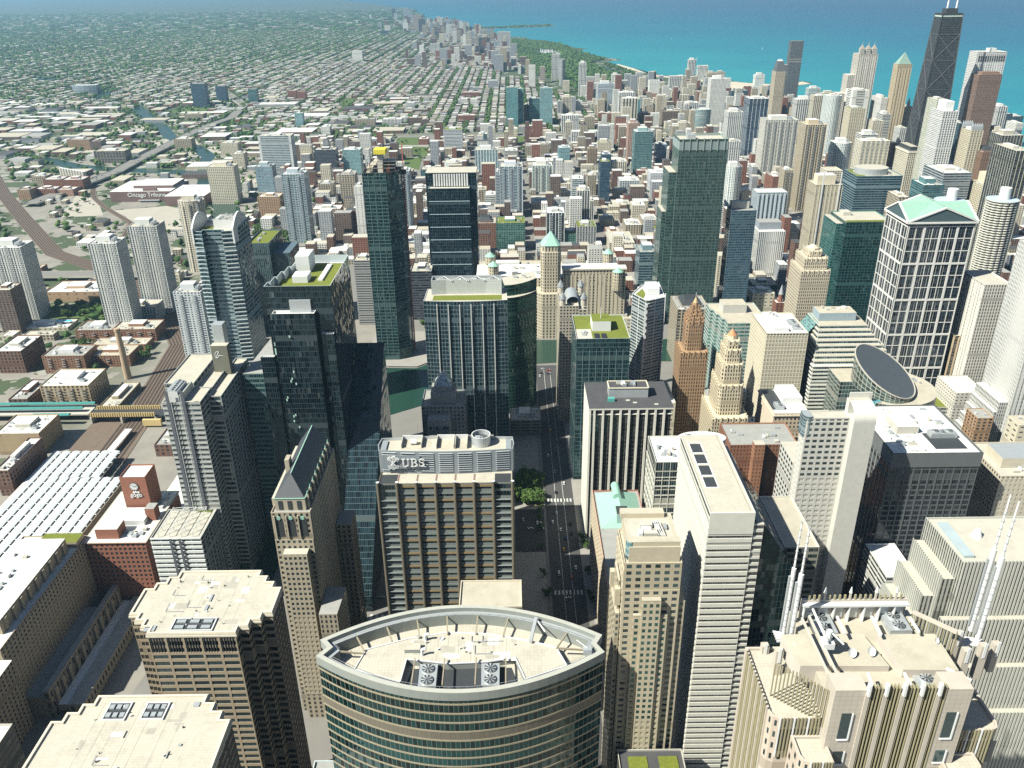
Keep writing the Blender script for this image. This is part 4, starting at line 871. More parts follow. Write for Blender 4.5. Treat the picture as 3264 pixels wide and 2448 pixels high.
# ---- white banded tower with sloped glass atrium, right of the stepped tower
def banded():
    x0, x1, y0, y1, h = 90.5, 116.5, 319, 392, 190; wh = T_('pale_stone_band', (.62, .61, .54))
    g = facade((.60, .59, .53), (.60, .59, .53), (.04, .045, .055), .97, .42, sub=17, rough=.06)
    root = tower('white_banded_tower', 'tall pale tower with continuous white bands, chamfered top and dark glass slope', 'office tower', x0, x1-5, y0, y1, h, g, 22, 3.9, wh, 'cream_roof', .4)
    relief(root, (x0, y0), (x1-5, y0), 6, h-12, 1, 3.9, 1, .42, wh, .5, vs=False); relief(root, (x0, y1), (x0, y0), 6, h-6, 1, 3.9, 1, .42, wh, .5, vs=False)
    m = MB(); m.box(x0-.05, x1-5.05, y0-.52, y0-.01, h-12, h+.02, wh); m.build('blank_top_band', root)
    m = MB(); m.box(x1-4.99, x1, y0+.6, y1, 0, h-7, g, M['cream_roof'], 22, 3.9); m.build('east_bay', root)
    m = MB(); m.poly([(x1-7, y0+1, h+.02), (x1-3, y0+1, h-6.9), (x1-3, y1, h-6.9), (x1-7, y1, h+.02)], facade((.25, .28, .28), (.2, .22, .22), (.05, .07, .08), .8, .8), [(0, 0), (0, 3), (25, 3), (25, 0)]); m.build('sloped_skylight', root)
    relief(root, (x1-5, y0+.6), (x1, y0+.6), 6, h-7, 1, 3.9, 1, .6, wh, .4, vs=False)
    m = MB(); [m.poly([(x0+3, y0+22+k*11, h-.35), (x0+8.5, y0+22+k*11, h-.35), (x0+8.5, y0+31+k*11, h-.35), (x0+3, y0+31+k*11, h-.35)], M['dark']) for k in range(4)]; m.build('roof_louvres', root)
    m = MB(); [m.bar((x0+2.6, y0+21.5+k*11, h-.2), (x0+9, y0+21.5+k*11, h-.2), .7, .3, M['white']) for k in range(5)]; [m.bar((x0+xx, y0+21.5, h-.2), (x0+xx, y0+66, h-.2), .6, .3, M['white']) for xx in (2.6, 9)]; m.build('louvre_frame', root)
    # dark mirrored atrium slope
    dgm = facade((.05, .08, .08), (.03, .05, .05), (.012, .028, .03), .92, .92, rough=.03, metal=.6, tilt=.035); m = MB()
    a, b = x1+.01, x1+20
    m.poly([(b, y0+6, 0), (b, y0+6, 150), (b, y1, 150), (b, y1, 0)][::-1], dgm, [(0, 0), (0, 38), (20, 38), (20, 0)]); m.poly([(a, y0+6, 0), (b, y0+6, 0), (b, y0+6, 152), (a, y0+6, 182)], dgm, [(0, 0), (10, 0), (10, 38), (0, 46)])
    m.poly([(a, y0+6, 182), (b, y0+6, 152), (b, y1, 152), (a, y1, 182)], dgm, [(0, 0), (12, 0), (12, 24), (0, 24)]); m.build('glass_atrium', root); occupy(x0, b, y0, y1)
    o = tower('flat_tan_office', 'tan-roofed office block behind the dark glass slope', 'office building', 138, 156, 345, 392, 150, facade((.3, .29, .25), (.3, .29, .25), (.03, .05, .05), .8, .55, sub=4), 6, 3.9, wh, 'tan_roof');
    # white gridded tower behind
    gg_ = facade((.62, .61, .54), (.60, .59, .50), (.03, .05, .055), .9, .88, sub=3, rough=.05)
    P1 = (97.2, 115.3, 482.5, 118.0)
    o = tower('white_lattice_tower', 'dark glass block inside a white lattice, left of the white banded tower', 'office tower', P1[0]-1, P1[1]+6, P1[2], P1[2]+36, 118, gg_, 5.4, 7.4, wh, 'white_roof'); relief(o, (P1[0]-1, P1[2]), (P1[1]+6, P1[2]), 6, 106, 5, 7.4, .9, .88, wh, .6)
    relief(o, (P1[0]-1, P1[2]+36), (P1[0]-1, P1[2]), 6, 106, 6, 7.4, .85, .85, wh, .6); clutter(o, P1[0], P1[1], P1[2]+4, P1[2]+26, 117, 9)
    c = (118.4, 500.6); m = MB(); q = oval(c[0]+14, c[1]+8, 17, 9, 30); m.prism(q, 116, 122, M['white'], M['white_roof']); m.build('oval_screen', o); fan_unit(o, c[0]+4, c[1]+6, 122.1, 5, 4)
banded()
# green copper roofed hall behind the stepped tower
def copper_hall():
    x0, x1, y0, y1, h = 58, 92, 470, 522, 70
    st = T_('cream_terracotta', (.55, .47, .35)); g = facade((.54, .46, .34), (.5, .43, .32), (.05, .05, .05), .5, .55)
    root = tower('copper_roofed_block', 'cream office block with red coping and broad pale green copper roof', 'office building', x0, x1, y0-38, y1, h, g, 3.6, 3.6, T_('red_coping', (.36, .16, .11)), 'grey_roof', 1, [(x0, y0-60), (x1, y0-60), (x1, y1), (x0, y1)])
    m = MB(); a = rect(x0+2, x1-2, y0+5, y1-3); cx = (x0+x1)/2; r0, r1 = (cx, y0+16, h+7), (cx, y1-12, h+7); A = [(*p, h-.9) for p in a]
    for f in ([A[0], A[1], r0], [A[1], A[2], r1, r0], [A[2], A[3], r1], [A[3], A[0], r0, r1]): m.poly(f, M['copper'])
    m.build('copper_roof', root); m = MB(); m.tube((cx-1, y1-20, h+7), (cx-1, y1-4, h+7), 3, M['copper'], 14); m.build('barrel_dormer', root); block(root, 'roof_house', cx-4, cx+4, y0+8, y0+18, h, h+9, T_('copper_lattice', (.35, .50, .45)), M['dark'])
    relief(root, (x0, y1), (x0, y0-60), 6, h, 26, 3.6, .5, .55, st, .5)
copper_hall()

# ---- tall dark tower with white roof
def dark_white():
    x0, x1, y0, y1, h = 236.5, 292, 445, 510, 145; g = facade((.15, .16, .16), (.11, .12, .125), (.028, .034, .04), .82, .72, sub=3, rough=.07, metal=.35, var=.8); tr = T_('charcoal_steel', (.10, .11, .115))
    root = tower('white_roofed_dark_tower', 'massive charcoal gridded tower with bright white stained roof and roof plant', 'office tower', x0, x1, y0, y1, h, g, 4.9, 3.9, tr, 'white_roof', .8)
    relief(root, (x0, y0), (x1, y0), 6, h-10, 11, 3.9, .8, .9, tr, .5, hs=False); relief(root, (x0, y1), (x0, y0), 6, h-10, 13, 3.9, .8, .9, T_('sunlit_steel', (.24, .25, .25)), .5, hs=False)  # west fins in a lighter tone of the same steel, sunlight put into the colour
    m = MB(); m.box(x0-.6, x1+.6, y0-.6, y1+.6, h-10, h-.7, T_('charcoal_steel', (.14, .15, .155)), bottom=True);
    Qq = MB(); [Qq.wall(*w_, h-10, h+.01, T_('charcoal_band', (.13, .14, .145))) for w_ in (((x0-.6, y0-.6), (x1+.6, y0-.6)), ((x1+.6, y0-.6), (x1+.6, y1+.6)), ((x0-.6, y1+.6), (x0-.6, y0-.6)))]; Qq.build('top_band', root)
    a = MB(); a.box(x0+13, x0+27, y0+26, y0+44, h-.79, h+4.5, M['concrete'], M['white_roof']); a.build('penthouse', root)
    block(root, 'plant_pit', x1-26, x1-6, y0+6, y0+26, h-.79, h-.5, M['dark']); fan_unit(root, x1-15, y0+22, h-.49, 17, 6, 3.2, 1); fan_unit(root, x1-20, y0+22, h+2.75, 6, 5, .6); fan_unit(root, x1-11, y0+22, h+2.75, 6, 5, .6)
    weather(root, x0+2, x1-28, y0+2, y1-2, h-.79, 20, 3); clutter(root, x0+3, x0+14, y0+4, y0+50, h-.75, 5); clutter(root, x1-30, x1-4, y0+34, y1-3, h-.79, 7)
dark_white()
# ---- grey tower with curved glass shoulder
def curved_top():
    x0, x1, y0, y1, h = 172.6, 201, 428, 470, 178; wh = T_('pale_grey_granite', (.58, .57, .52)); g = facade((.58, .57, .52), (.56, .55, .50), (.045, .06, .07), .66, .5)
    P1 = (174.1, 199.2, 431.7, 178.0)
    x0, x1, y0 = P1[0], P1[1], P1[2]; y1 = y0+9
    root = tower('barrel_top_tower', 'pale grey gridded tower with a barrel-vaulted spine and curved glass corner', 'office tower', x0, x1, y0, y1, h, g, 4.3, 3.9, wh, 'pale_roof', .8)
    relief(root, (x0, y0), (x1, y0), 6, h-2, 6, 3.9, .66, .5, wh, .5, 60, PANE); relief(root, (x0, y1), (x0, y0), 6, h-2, 2, 3.9, .66, .5, wh, .5)
    m = MB(); m.prism([(x1+.01, y0-6), (x1+13, y0-6), (x1+13, y1), (x1+.01, y1)], 0, h, wh); m.box(x0-1, x1+12, y1+.01, y1+26, 0, h-36, g, M['pale_roof'], 4.3, 3.9); m.build('granite_spine', root)
    m = MB(); n = 10
    for i in range(n):
        a, b = math.pi/2*i/n, math.pi/2*(i+1)/n; r = 11
        m.poly([(x1, y0-6+r-r*math.cos(a), h+r*math.sin(a)*.8), (x1+13, y0-6+r-r*math.cos(a), h+r*math.sin(a)*.8), (x1+13, y0-6+r-r*math.cos(b), h+r*math.sin(b)*.8), (x1, y0-6+r-r*math.cos(b), h+r*math.sin(b)*.8)], wh)
    m.box(x1, x1+13, y0+5, y1, h+.01, h+8.8, wh, M['pale_roof']); m.box(x1+1.5, x1+15, y1+.01, y1+.8, h-10, h+12, wh); m.build('barrel_vault', root)
    m = MB(); m.prism(oval(x0+1.5, y0+3.5, 3.2, 3.8, 14, 180, 300)+[(x0+3, y0+8.5), (x0-1.5, y0+8.5)], h-13, h+1, facade((.4, .45, .46), (.3, .36, .38), (.10, .16, .18), .9, .8), M['metal'], 1.5, 2); m.build('curved_glass_corner', root)
    occupy(x0, x1+13, y0, y1)
curved_top()

# ---- round-fronted civic centre with tilted dark ellipse
def round_centre():
    P1 = (276.0, 293.5, 636.4, 92.0); x0, y0 = 276, 628; tr = T_('tan_paving_rim', (.45, .42, .36)); h = 88
    g = facade((.42, .42, .36), (.35, .36, .32), (.07, .11, .10), .88, .8, rough=.08, metal=.4); gb_ = facade((.25, .45, .52), (.2, .42, .5), (.10, .34, .42), .9, .85)
    cx, cy = 330, 655; x0 = 292; y1 = 705; R1 = 40
    P = [(x0, y1-40), (cx-R1*.45, y1-40), (cx-R1*.45, cy-R1*.75)]+[(cx+R1*math.cos(R(t)), cy+R1*.95*math.sin(R(t))) for t in range(-125, 60, 8)]+[(cx+R1*.3, y1), (x0, y1)]
    root = tower('round_civic_centre', 'squat glass civic building with rounded side and a huge tilted dark oval skylight', 'office building', x0, cx+R1, cy-R1, y1, h, g, 3, 4, tr, 'tan_roof', .6, P)
    n = 40; rx, ry = 24, 36; m = MB()
    def ell(i, top):
        t = 2*math.pi*i/n; x, y = cx-4+rx*math.cos(t), cy+3+ry*math.sin(t); return (x, y, (h+13-(x-cx+4)*.30+(y-cy)*.24) if top else h-.5)
    for i in range(n): m.poly([ell(i, 0), ell(i+1, 0), ell(i+1, 1), ell(i, 1)], g, [(i, 0), (i+1, 0), (i+1, 4), (i, 4)])
    m.build('drum', root); m = MB(); m.poly([(p[0], p[1], p[2]+.01) for p in (ell(i, 1) for i in range(n))], paint('dark_skylight_panel', (.07, .085, .10), .5, .08, .3, grid=3.0)); m.build('oval_skylight', root)
    m = MB(); [m.bar(ell(i, 1)[:2]+(ell(i, 1)[2]+.5,), ell(i+1, 1)[:2]+(ell(i+1, 1)[2]+.5,), 1.0, .9, tr) for i in range(n)]; m.build('skylight_rim', root)
    block(root, 'blue_glass_wall', cx-R1*.45-.6, cx-R1*.45-.02, cy-R1*.75, y1-42, 20, h+.4, gb_, None, 3, 4)
    clutter(root, cx+R1*.6, cx+R1*.85, cy, cy+R1*.5, h-.6, 5)
round_centre()

# ---- stepped banded glass building
def step203():
    P1 = (276.9, 355.7, 694.5, 108.0); P1 = list(P1); root = empty('setback_glass_block', ((P1[0]+P1[1])/2, P1[2], 0), 'green and white banded office with sloping stepped top floors', 'office building'); occupy(P1[0], P1[1], P1[2], P1[2]+50)
    wh = T_('white_band', (.68, .67, .60)); g = facade((.64, .63, .57), (.64, .63, .57), (.04, .08, .09), .98, .55, sub=30); x0, x1, y0 = P1[0], P1[1], P1[2]; y1 = y0+55
    m = MB(); m.prism([(x0, y0), (x1, y0), (x1, y1), (x0-1, y1)], 0, 90, g, wh, 90, 3.9); m.build('lower_floors', root); relief(root, (x0, y0), (x1, y0), 8, 90, 1, 3.9, 1, .6, wh, .9, vs=False); relief(root, (x0, y1), (x0, y0), 8, 90, 1, 3.9, 1, .6, wh, .9, vs=False)
    for k in range(8):
        z = 90.01+k*3.9; s = (k+1)*3.1; m = MB(); m.box(x0+s*.35, x1-s, y0+s*.9, y1, z, z+3.88, g, M['tan_roof'], 60, 3.9, bottom=False); m.box(x0+s*.35-.8, x1-s+.8, y0+s*.9-.9, y0+s*.9-.01, z-.3, z+.9, wh); m.build('setback_floor', root)
    block(root, 'penthouse', x0+12, x1-32, y0+34, y1-3, 121.3, 129, T_('blue_grey_panel', (.3, .38, .42)), M['tan_roof'], None)
    m = MB(); m.poly([(x0, y0+30, 108), (x0+10, y0+30, 122), (x0+10, y1, 122), (x0, y1, 108)], facade((.3, .42, .4), (.22, .36, .34), (.12, .25, .24), .85, .85), [(0, 0), (8, 0), (8, 12), (0, 12)]); m.build('sloped_greenhouse', root); clutter(root, x0+14, x1-34, y0+36, y1-4, 129, 6)
step203()

# ---- cream fine-gridded slab with white roof
P1 = (231.6, 269.4, 697.7, 122.0)
o = tower('cream_gridded_slab', 'cream office slab with even grid of windows and bright white sloping roof, mid right', 'office tower', P1[0], P1[1], P1[2], P1[2]+52, 122, facade((.62, .57, .44), (.60, .55, .42), (.06, .06, .055), .72, .62), 2.8, 3.8, T_('cream_stone', (.64, .59, .46)), 'white_roof')
relief(o, (P1[0], P1[2]), (P1[1], P1[2]), 10, 120, 13, 3.8, .74, .6, T_('cream_stone', (.64, .59, .46)), .4); relief(o, (P1[0], P1[2]+52), (P1[0], P1[2]), 10, 120, 18, 3.8, .74, .6, T_('cream_stone', (.64, .59, .46)), .4)
block(o, 'roof_ridge', P1[0]+8, P1[1]-16, P1[2]+6, P1[2]+48, 120.8, 124.5, M['white'], M['white_roof']); fan_unit(o, P1[1]-7, P1[2]+12, 120.8, 8, 6); fan_unit(o, P1[1]-7, P1[2]+26, 120.8, 8, 10, 2.6, 2); clutter(o, P1[0]+8, P1[1]-12, P1[2]+30, P1[2]+50, 124.5, 5)
P1 = (214.7, 239.7, 768.7, 104.0)
o = tower('turquoise_zigzag_block', 'turquoise glass office with zigzag west side and flat tan roof', 'office building', P1[0], P1[1]+16, P1[2], P1[2]+58, 104, facade((.40, .48, .45), (.45, .50, .46), (.08, .25, .23), .9, .5, sub=3), 6, 3.9, T_('pale_green_rim', (.42, .46, .42)), 'tan_roof', 1, [(P1[0], P1[2]), (P1[1]+16, P1[2]), (P1[1]+16, P1[2]+58), (P1[0]-9, P1[2]+58), (P1[0]-9, P1[2]+38), (P1[0]-6, P1[2]+38), (P1[0]-6, P1[2]+25), (P1[0]-3, P1[2]+25), (P1[0]-3, P1[2]+12), (P1[0], P1[2]+12)])
block(o, 'penthouse', P1[0]+2, P1[0]+26, P1[2]+30, P1[2]+48, 103, 112, T_('pale_rim', (.5, .5, .46)), M['tan_roof'])
P1 = (219.3, 237.5, 606.6, 88.0)
o = tower('white_roof_stone_block', 'cream stone block with blank west wall, white roof and dark light well', 'office building', P1[0]-3, P1[1]+8, P1[2], P1[2]+46, 88, facade((.60, .50, .38), (.58, .48, .36), (.07, .06, .05), .5, .5), 3.4, 3.7, T_('cream_cornice_b', (.66, .6, .48)), 'white_roof', .8)
block(o, 'light_well', P1[0]-2, P1[0]+9, P1[2]+8, P1[2]+44, 87.2, 87.5, M['dark']); block(o, 'raised_roof', P1[0]+10, P1[1]+8, P1[2]+20, P1[2]+46, 87.3, 92, M['white'], M['white_roof']); fan_unit(o, P1[0]+4, P1[2]+12, 87.5, 7, 9, 3, 2)
m = MB(); m.box(P1[0]-4, P1[1]+9, P1[2]-1, P1[2]+47, 85.5, 86.6, T_('cream_cornice_b', (.66, .6, .48))); m.build('cornice', o); m = MB(); m.wall((P1[0]-3.3, P1[2]+46), (P1[0]-3.3, P1[2]), 0, 85, T_('blank_cream_wall', (.62, .54, .42))); m.build('blank_wall', o)
P1 = (183.5, 206.9, 562.5, 84.0)
o = tower('orange_brick_block', 'orange-brown brick hotel block with light well, behind the white banded tower', 'hotel', P1[0]-14, P1[1]+16, P1[2], P1[2]+36, 84, facade((.27, .13, .08), (.26, .125, .08), (.06, .05, .05), .35, .45), 2.6, 3.4, T_('orange_brick', (.33, .17, .10)), 'grey_roof')
block(o, 'projecting_bay', P1[0]+3, P1[0]+11, P1[2]-7, P1[2]-.01, 0, 88, facade((.36, .18, .105), (.36, .18, .105), (.06, .05, .05), .3, .4), M['pale_roof'], 2.6, 3.4); block(o, 'recess_shade', P1[0]+11.5, P1[0]+16.5, P1[2]-.3, P1[2]-.02, 0, 84, T_('shaded_brick', (.14, .08, .06))); clutter(o, P1[0]-12, P1[1]+14, P1[2], P1[2]+34, 83, 8)  # flat panel in darkened brick paints the shade of a recess

# ---- ziggurat towers
def ziggurat(kind, label, cx, y0, w, tiers, col, glass, cap, roofcol, fl=3.5, bay=2.2, dep=None):
    st = T_('ziggurat_'+kind, col); g = facade(col, V(col, .9), glass, .45, .62, blind=.08); root = empty(kind, (cx, y0, 0), label, 'office tower'); occupy(cx-w/2, cx+w/2, y0, y0+w)
    z = 0; d0 = dep or w; cy = y0+d0/2
    for i, (k, h) in enumerate(tiers):
        a, b = w*k/2, d0*k/2; m = MB(); P = rect(cx-a, cx+a, cy-b, cy+b)
        if k < .8: P = inset(P, 0); c = a*.25; P = [(cx-a+c, cy-b), (cx+a-c, cy-b), (cx+a, cy-b+c), (cx+a, cy+b-c), (cx+a-c, cy+b), (cx-a+c, cy+b), (cx-a, cy+b-c), (cx-a, cy-b+c)]
        m.prism(P, z, h, g, st, bay, fl); m.build('tier', root)
        m = MB()
        for j in range(len(P)):
            p, q_ = Vector(P[j]), Vector(P[(j+1) % len(P)]); n = max(1, int((q_-p).length/(bay*2)))
            for s in range(n):
                c2 = p.lerp(q_, (s+.5)/n); m.box(c2.x-.45, c2.x+.45, c2.y-.45, c2.y+.45, h-3, h+1.8, st)
        m.build('pinnacles', root); z = h+.001
    k, h = tiers[-1]; m = MB(); r = w*k*.42; P = oval(cx, cy, r, r, 8); m.prism(P, h, h+cap*.35, st, st)
    for j in range(8): m.poly([(*P[j], h+cap*.35), (*P[(j+1) % 8], h+cap*.35), (cx, cy, h+cap)], roofcol)
    m.build('lantern', root); m = MB(); m.tube((cx, cy, h+cap*.7), (cx, cy, h+cap*1.35), .35, M['metal'], 6); m.build('spire', root); return root
P1 = (172.2, 198.2, 620.5, 76.0); ziggurat('cream_ziggurat', 'cream stepped tower narrowing to an octagonal crown with orange-capped top', (P1[0]+P1[1])/2-1, P1[2], P1[1]-P1[0]+4, [(1, 76), (.72, 104), (.6, 122), (.46, 134), (.34, 141)], (.66, .58, .42), (.07, .06, .05), 9, T_('orange_cap', (.55, .27, .14)), dep=44)
P1 = (150.2, 174.8, 678.6, 112.0); ziggurat('orange_spire_tower', 'orange-brown brick tower tapering to a golden stepped spire', (P1[0]+P1[1])/2, P1[2], P1[1]-P1[0], [(1, 112), (.66, 140), (.58, 143), (.46, 146), (.34, 149), (.22, 152)], (.40, .26, .15), (.06, .05, .05), 9, T_('gold_stone', (.52, .38, .20)), dep=26)
P1 = (299.4, 329.4, 819.8, 140.0); ziggurat('limestone_hotel_tower', 'pale limestone tower with small square windows and setback crown, left of the green glass cube', (P1[0]+P1[1])/2, P1[2], P1[1]-P1[0], [(1, 140), (.8, 152), (.5, 158)], (.60, .53, .41), (.08, .07, .06), 6, T_('limestone_cap', (.6, .53, .41)), dep=38)

# ---- classical-corner tower: white frame, green pediment roof
def pediment():
    P1 = (386.6, 451.2, 790.8, 198.0); x0, x1, y0 = P1[0], P1[1], P1[2]; y1 = y0+(x1-x0)*.8; h = 198; wh = T_('white_granite', (.70, .69, .65))
    g = facade((.5, .5, .48), (.07, .085, .10), (.02, .032, .045), .94, .92, sub=3, rough=.05, metal=.4)
    root = tower('pediment_tower', 'tall white framed glass tower with pale green pediment roof', 'office tower', x0, x1, y0, y1, h, g, 7.5, 3.9, wh, 'grey_roof', 1)
    relief(root, (x0, y0), (x1, y0), 4, h-4, 4, 38, .87, .95, wh, 1.4); relief(root, (x0, y1), (x0, y0), 4, h-4, 4, 38, .87, .95, wh, 1.4)
    relief(root, (x0, y0), (x1, y0), 4, h-4, 8, 12.6, .93, .95, wh, .8); relief(root, (x0, y1), (x0, y0), 4, h-4, 8, 12.6, .93, .95, wh, .8)
    gr = T_('pale_mint_copper', (.26, .44, .35)); m = MB(); cx, cy = (x0+x1)/2, (y0+y1)/2; e = 1.6; H = h+14
    a = [(x0-e, y0-e), (x1+e, y0-e), (x1+e, y1+e), (x0-e, y1+e)]; mids = [(cx, y0-e), (x1+e, cy), (cx, y1+e), (x0-e, cy)]
    for i in range(4):
        c1, c2 = a[i], a[(i+1) % 4]; m.poly([(*c1, h+.5), (*mids[i], H), (cx, cy, H)], gr); m.poly([(*mids[i], H), (*c2, h+.5), (cx, cy, H)], gr)
        m.poly([(*c1, h+.49), (*c2, h+.49), (*mids[i], H-.8)], T_('gable_glass', (.06, .10, .11)))
    m.build('gabled_roof', root); m = MB()
    for i in range(4): m.bar((*a[i], h+1.3), (*mids[i], H+.8), 1.6, 1.6, wh); m.bar((*a[(i+1) % 4], h+1.3), (*mids[i], H+.8), 1.6, 1.6, wh); m.bar((*a[i], h+.4), (*a[(i+1) % 4], h+.4), 2, 1.6, wh)
    m.build('pediment_moulding', root)
pediment()
# ---- green glass cube with cream roof, left of the pediment tower
P1 = (400.2, 455.3, 971.8, 150.0); o = tower('green_glass_cube', 'deep green glass block with cream and planted roof left of the pediment tower', 'office tower', P1[0], P1[1], P1[2], P1[2]+54, 150, facade((.05, .13, .13), (.04, .12, .12), (.015, .055, .055), .9, .86, sub=2, rough=.04, metal=.55, tilt=.035), 4, 3.6, T_('green_rim', (.16, .3, .26)), 'cream_roof')
m = MB(); m.box(P1[0]-8, P1[0]-.01, P1[2]+10, P1[2]+54, 0, 146, facade((.07, .17, .16), (.05, .15, .14), (.03, .10, .095), .9, .6), M['pale_roof'], 3, 3.6); m.build('west_bay', o); m = MB(); m.box(P1[0]+2, P1[1]-3, P1[2]+2, P1[2]+8, 148.9, 150.4, M['sedum']); m.build('planted_strip', o); block(o, 'penthouse', P1[0]+9, P1[0]+19, P1[2]+36, P1[2]+50, 148.9, 153, M['concrete'])
# ---- corn-cob round towers
def cob(cx, cy, h, label):
    r = 17.5; root = empty('corncob_tower', (cx, cy, 0), label, 'apartment tower', 'twin round towers with petal balconies'); occupy(cx-r, cx+r, cy-r, cy+r)
    core = MB(); core.prism(oval(cx, cy, r-3, r-3, 32), 0, h, facade((.10, .11, .12), (.10, .11, .12), (.03, .04, .05), .8, .8), M['grey_roof'], 3, 3); core.build('core', root)
    rim = T_('cob_concrete', (.58, .57, .50)); f = 0; z = 8
    while z < h-2:
        m = MB(); n = 16
        P = []
        for i in range(n*4):
            t = 2*math.pi*i/(n*4); rr = r-1.6+1.6*abs(math.sin(t*n/2)); P.append((cx+rr*math.cos(t), cy+rr*math.sin(t)))
        m.prism(P, z, z+.35, rim, rim, bottom=True); m.prism(P, z+.351, z+1.15, rim, rim); m.build('balcony_ring', root); z += 2.95
    m = MB(); m.prism(oval(cx, cy, r, r, 40), h, h+1, rim, paint('pale_blue_roof', (.45, .55, .62))); m.build('roof', root); m = MB(); m.prism(oval(cx+2, cy+1, 6, 6, 24), h+1, h+14, M['white'], M['white_roof']); m.build('lift_core', root)
P1 = (550.8, 587.8, 948.3, 179.0); cob((P1[0]+P1[1])/2, P1[2]+6, 179, 'right and nearer of two round balcony towers with white lift cores'); cob((P1[0]+P1[1])/2-46, P1[2]+34, 172, 'left and further of two round balcony towers, half hidden by the pediment tower')

# ---- 300-metre class green glass giant at centre right
def giant():
    P1 = (205.4, 264.5, 1030.4, 226.0); x0, x1, y0 = P1[0], P1[1], P1[2]; y1 = y0+44; h = 239; g = facade((.13, .20, .18), (.08, .14, .13), (.02, .055, .05), .82, .8, rough=.06, metal=.35, var=.8)
    root = tower('green_glass_giant', 'very tall dark green glass slab with paler screened top and vertical fins', 'office tower', x0, x1, y0, y1, h, g, 1.55, 3.9, T_('green_grey_trim', (.25, .31, .29)), 'pale_roof', 3)
    s = T_('top_screen', (.24, .30, .29)); m = MB(); m.box(x0-.15, x1+.15, y0-.15, y1+.15, h-13, h-3.01, s, bottom=True); m.build('screened_top', root)
    m = MB()
    for i in range(7): xx = x0+(x1-x0)*(i+.5)/7; m.box(xx-.5, xx+.5, y0-1, y0-.16, h-14, h+1, T_('green_grey_trim', (.25, .31, .29)))
    m.build('top_fins', root); relief(root, (x0, y0), (x1, y0), 6, h-14, 14, 3.9, .9, .9, T_('dark_mullion', (.09, .13, .12)), .4, hs=False)
    m = MB(); m.box(x0-9, x0-.01, y0+8, y1+6, 0, 198, g, M['pale_roof'], 1.55, 3.9); m.box(x0-14, x0-9.01, y0+12, y1+4, 0, 148, g, M['pale_roof'], 1.55, 3.9); m.build('west_steps', root); block(root, 'penthouse', x0+12, x0+22, y0+14, y0+26, h-3, h+3, M['metal']); m = MB(); m.poly([(x0+1, y0+2, h-2.95), (x0+9, y0+2, h-2.95), (x0+9, y0+12, h-2.95), (x0+1, y0+12, h-2.95)], M['sedum']); m.build('planted_patch', root)
    relief(root, (x0, y0), (x1, y0), h-13, h-3, 26, 10, .8, .95, s, .3, hs=False)
giant()
# ---- navy slab left of the pediment tower group
P1 = (230.1, 256.5, 845.9, 165.0); P2 = (278.2, 309.8, 1034.6, 150.0)
o = tower('navy_needle', 'slim navy glass tower with chamfered top just right of the green glass giant', 'office tower', P2[0], P2[1], P2[2], P2[2]+24, 150, facade((.10, .16, .20), (.09, .15, .19), (.03, .07, .10), .8, .6, rough=.06), 2.2, 3.3, T_('navy_rim', (.15, .2, .24)), 'grey_roof'); block(o, 'stair_screen', P2[0]+3, P2[1]-6, P2[2]+14, P2[2]+23, 149, 158, M['concrete'])
P2 = (373.0, 413.1, 1221.4, 70.0); o = tower('white_finned_office', 'white finned mid-rise office with grey plant storey beside the slim navy tower', 'office building', P2[0], P2[1], P2[2], P2[2]+40, 70, facade(WHITE, (.2, .24, .25), (.05, .08, .09), .5, .8), 3.2, 3.8, M['white'], 'white_roof'); block(o, 'plant_storey', P2[0]+4, P2[1]-2, P2[2]+16, P2[2]+38, 69, 80, T_('slate_panel', (.26, .29, .32)), M['grey_roof']); relief(o, (P2[0], P2[2]), (P2[1], P2[2]), 5, 69, 14, 3.8, .6, .8, M['white'], .5, hs=False)
P2 = (429.4, 482.5, 1441.8, 78.0); o = tower('pale_blue_condo', 'pale blue-grey rippled balcony block behind the white finned office', 'apartment block', P2[0], P2[1], P2[2], P2[2]+34, 78, facade((.44, .50, .53), (.36, .42, .46), (.10, .15, .18), .7, .55), 3.2, 3.0, M['metal'], 'white_roof')
for k in range(7): block(o, 'balcony_stack', P2[0]+1+k*(P2[1]-P2[0])/7, P2[0]+4+k*(P2[1]-P2[0])/7, P2[2]-1.6, P2[2]-.01, 5, 75, T_('pale_slab', (.5, .56, .6)))
# cream ribbed landmark in front of the navy box
P2 = (412.2, 456.3, 1145.9, 165.0)
o = tower('cream_twin_ribbed_tower', 'very tall cream tower with brown-shadowed window columns and white corner fins', 'apartment tower', P2[0]-6, P2[1]-14, P2[2]-40, P2[2]-8, 165, facade((.60, .54, .40), (.30, .27, .22), (.06, .07, .07), .5, .62), 2.5, 3.0, T_('cream_rib', (.64, .58, .44)), 'pale_roof'); relief(o, (P2[0]-6, P2[2]-40), (P2[1]-14, P2[2]-40), 6, 163, 7, 3.0, .5, .9, T_('cream_rib', (.64, .58, .44)), .7, hs=False); block(o, 'roof_house', P2[0]-2, P2[1]-22, P2[2]-32, P2[2]-16, 164, 176, T_('cream_rib', (.64, .58, .44)), M['white_roof'])
for xx in (P2[0]+2, P2[1]-19): block(o, 'corner_fin', xx, xx+1.4, P2[2]-41.6, P2[2]-40.72, 60, 182, M['white'])
P2 = (479.7, 503.4, 1268.7, 150.0); o = tower('cream_slab_behind', 'cream slab with balconies joined behind the very tall cream ribbed tower', 'apartment tower', P2[0], P2[1], P2[2], P2[2]+30, 150, facade((.62, .57, .46), (.6, .55, .45), (.08, .09, .09), .6, .5), 4, 3.0, T_('cream_rib', (.64, .58, .44)), 'pale_roof')

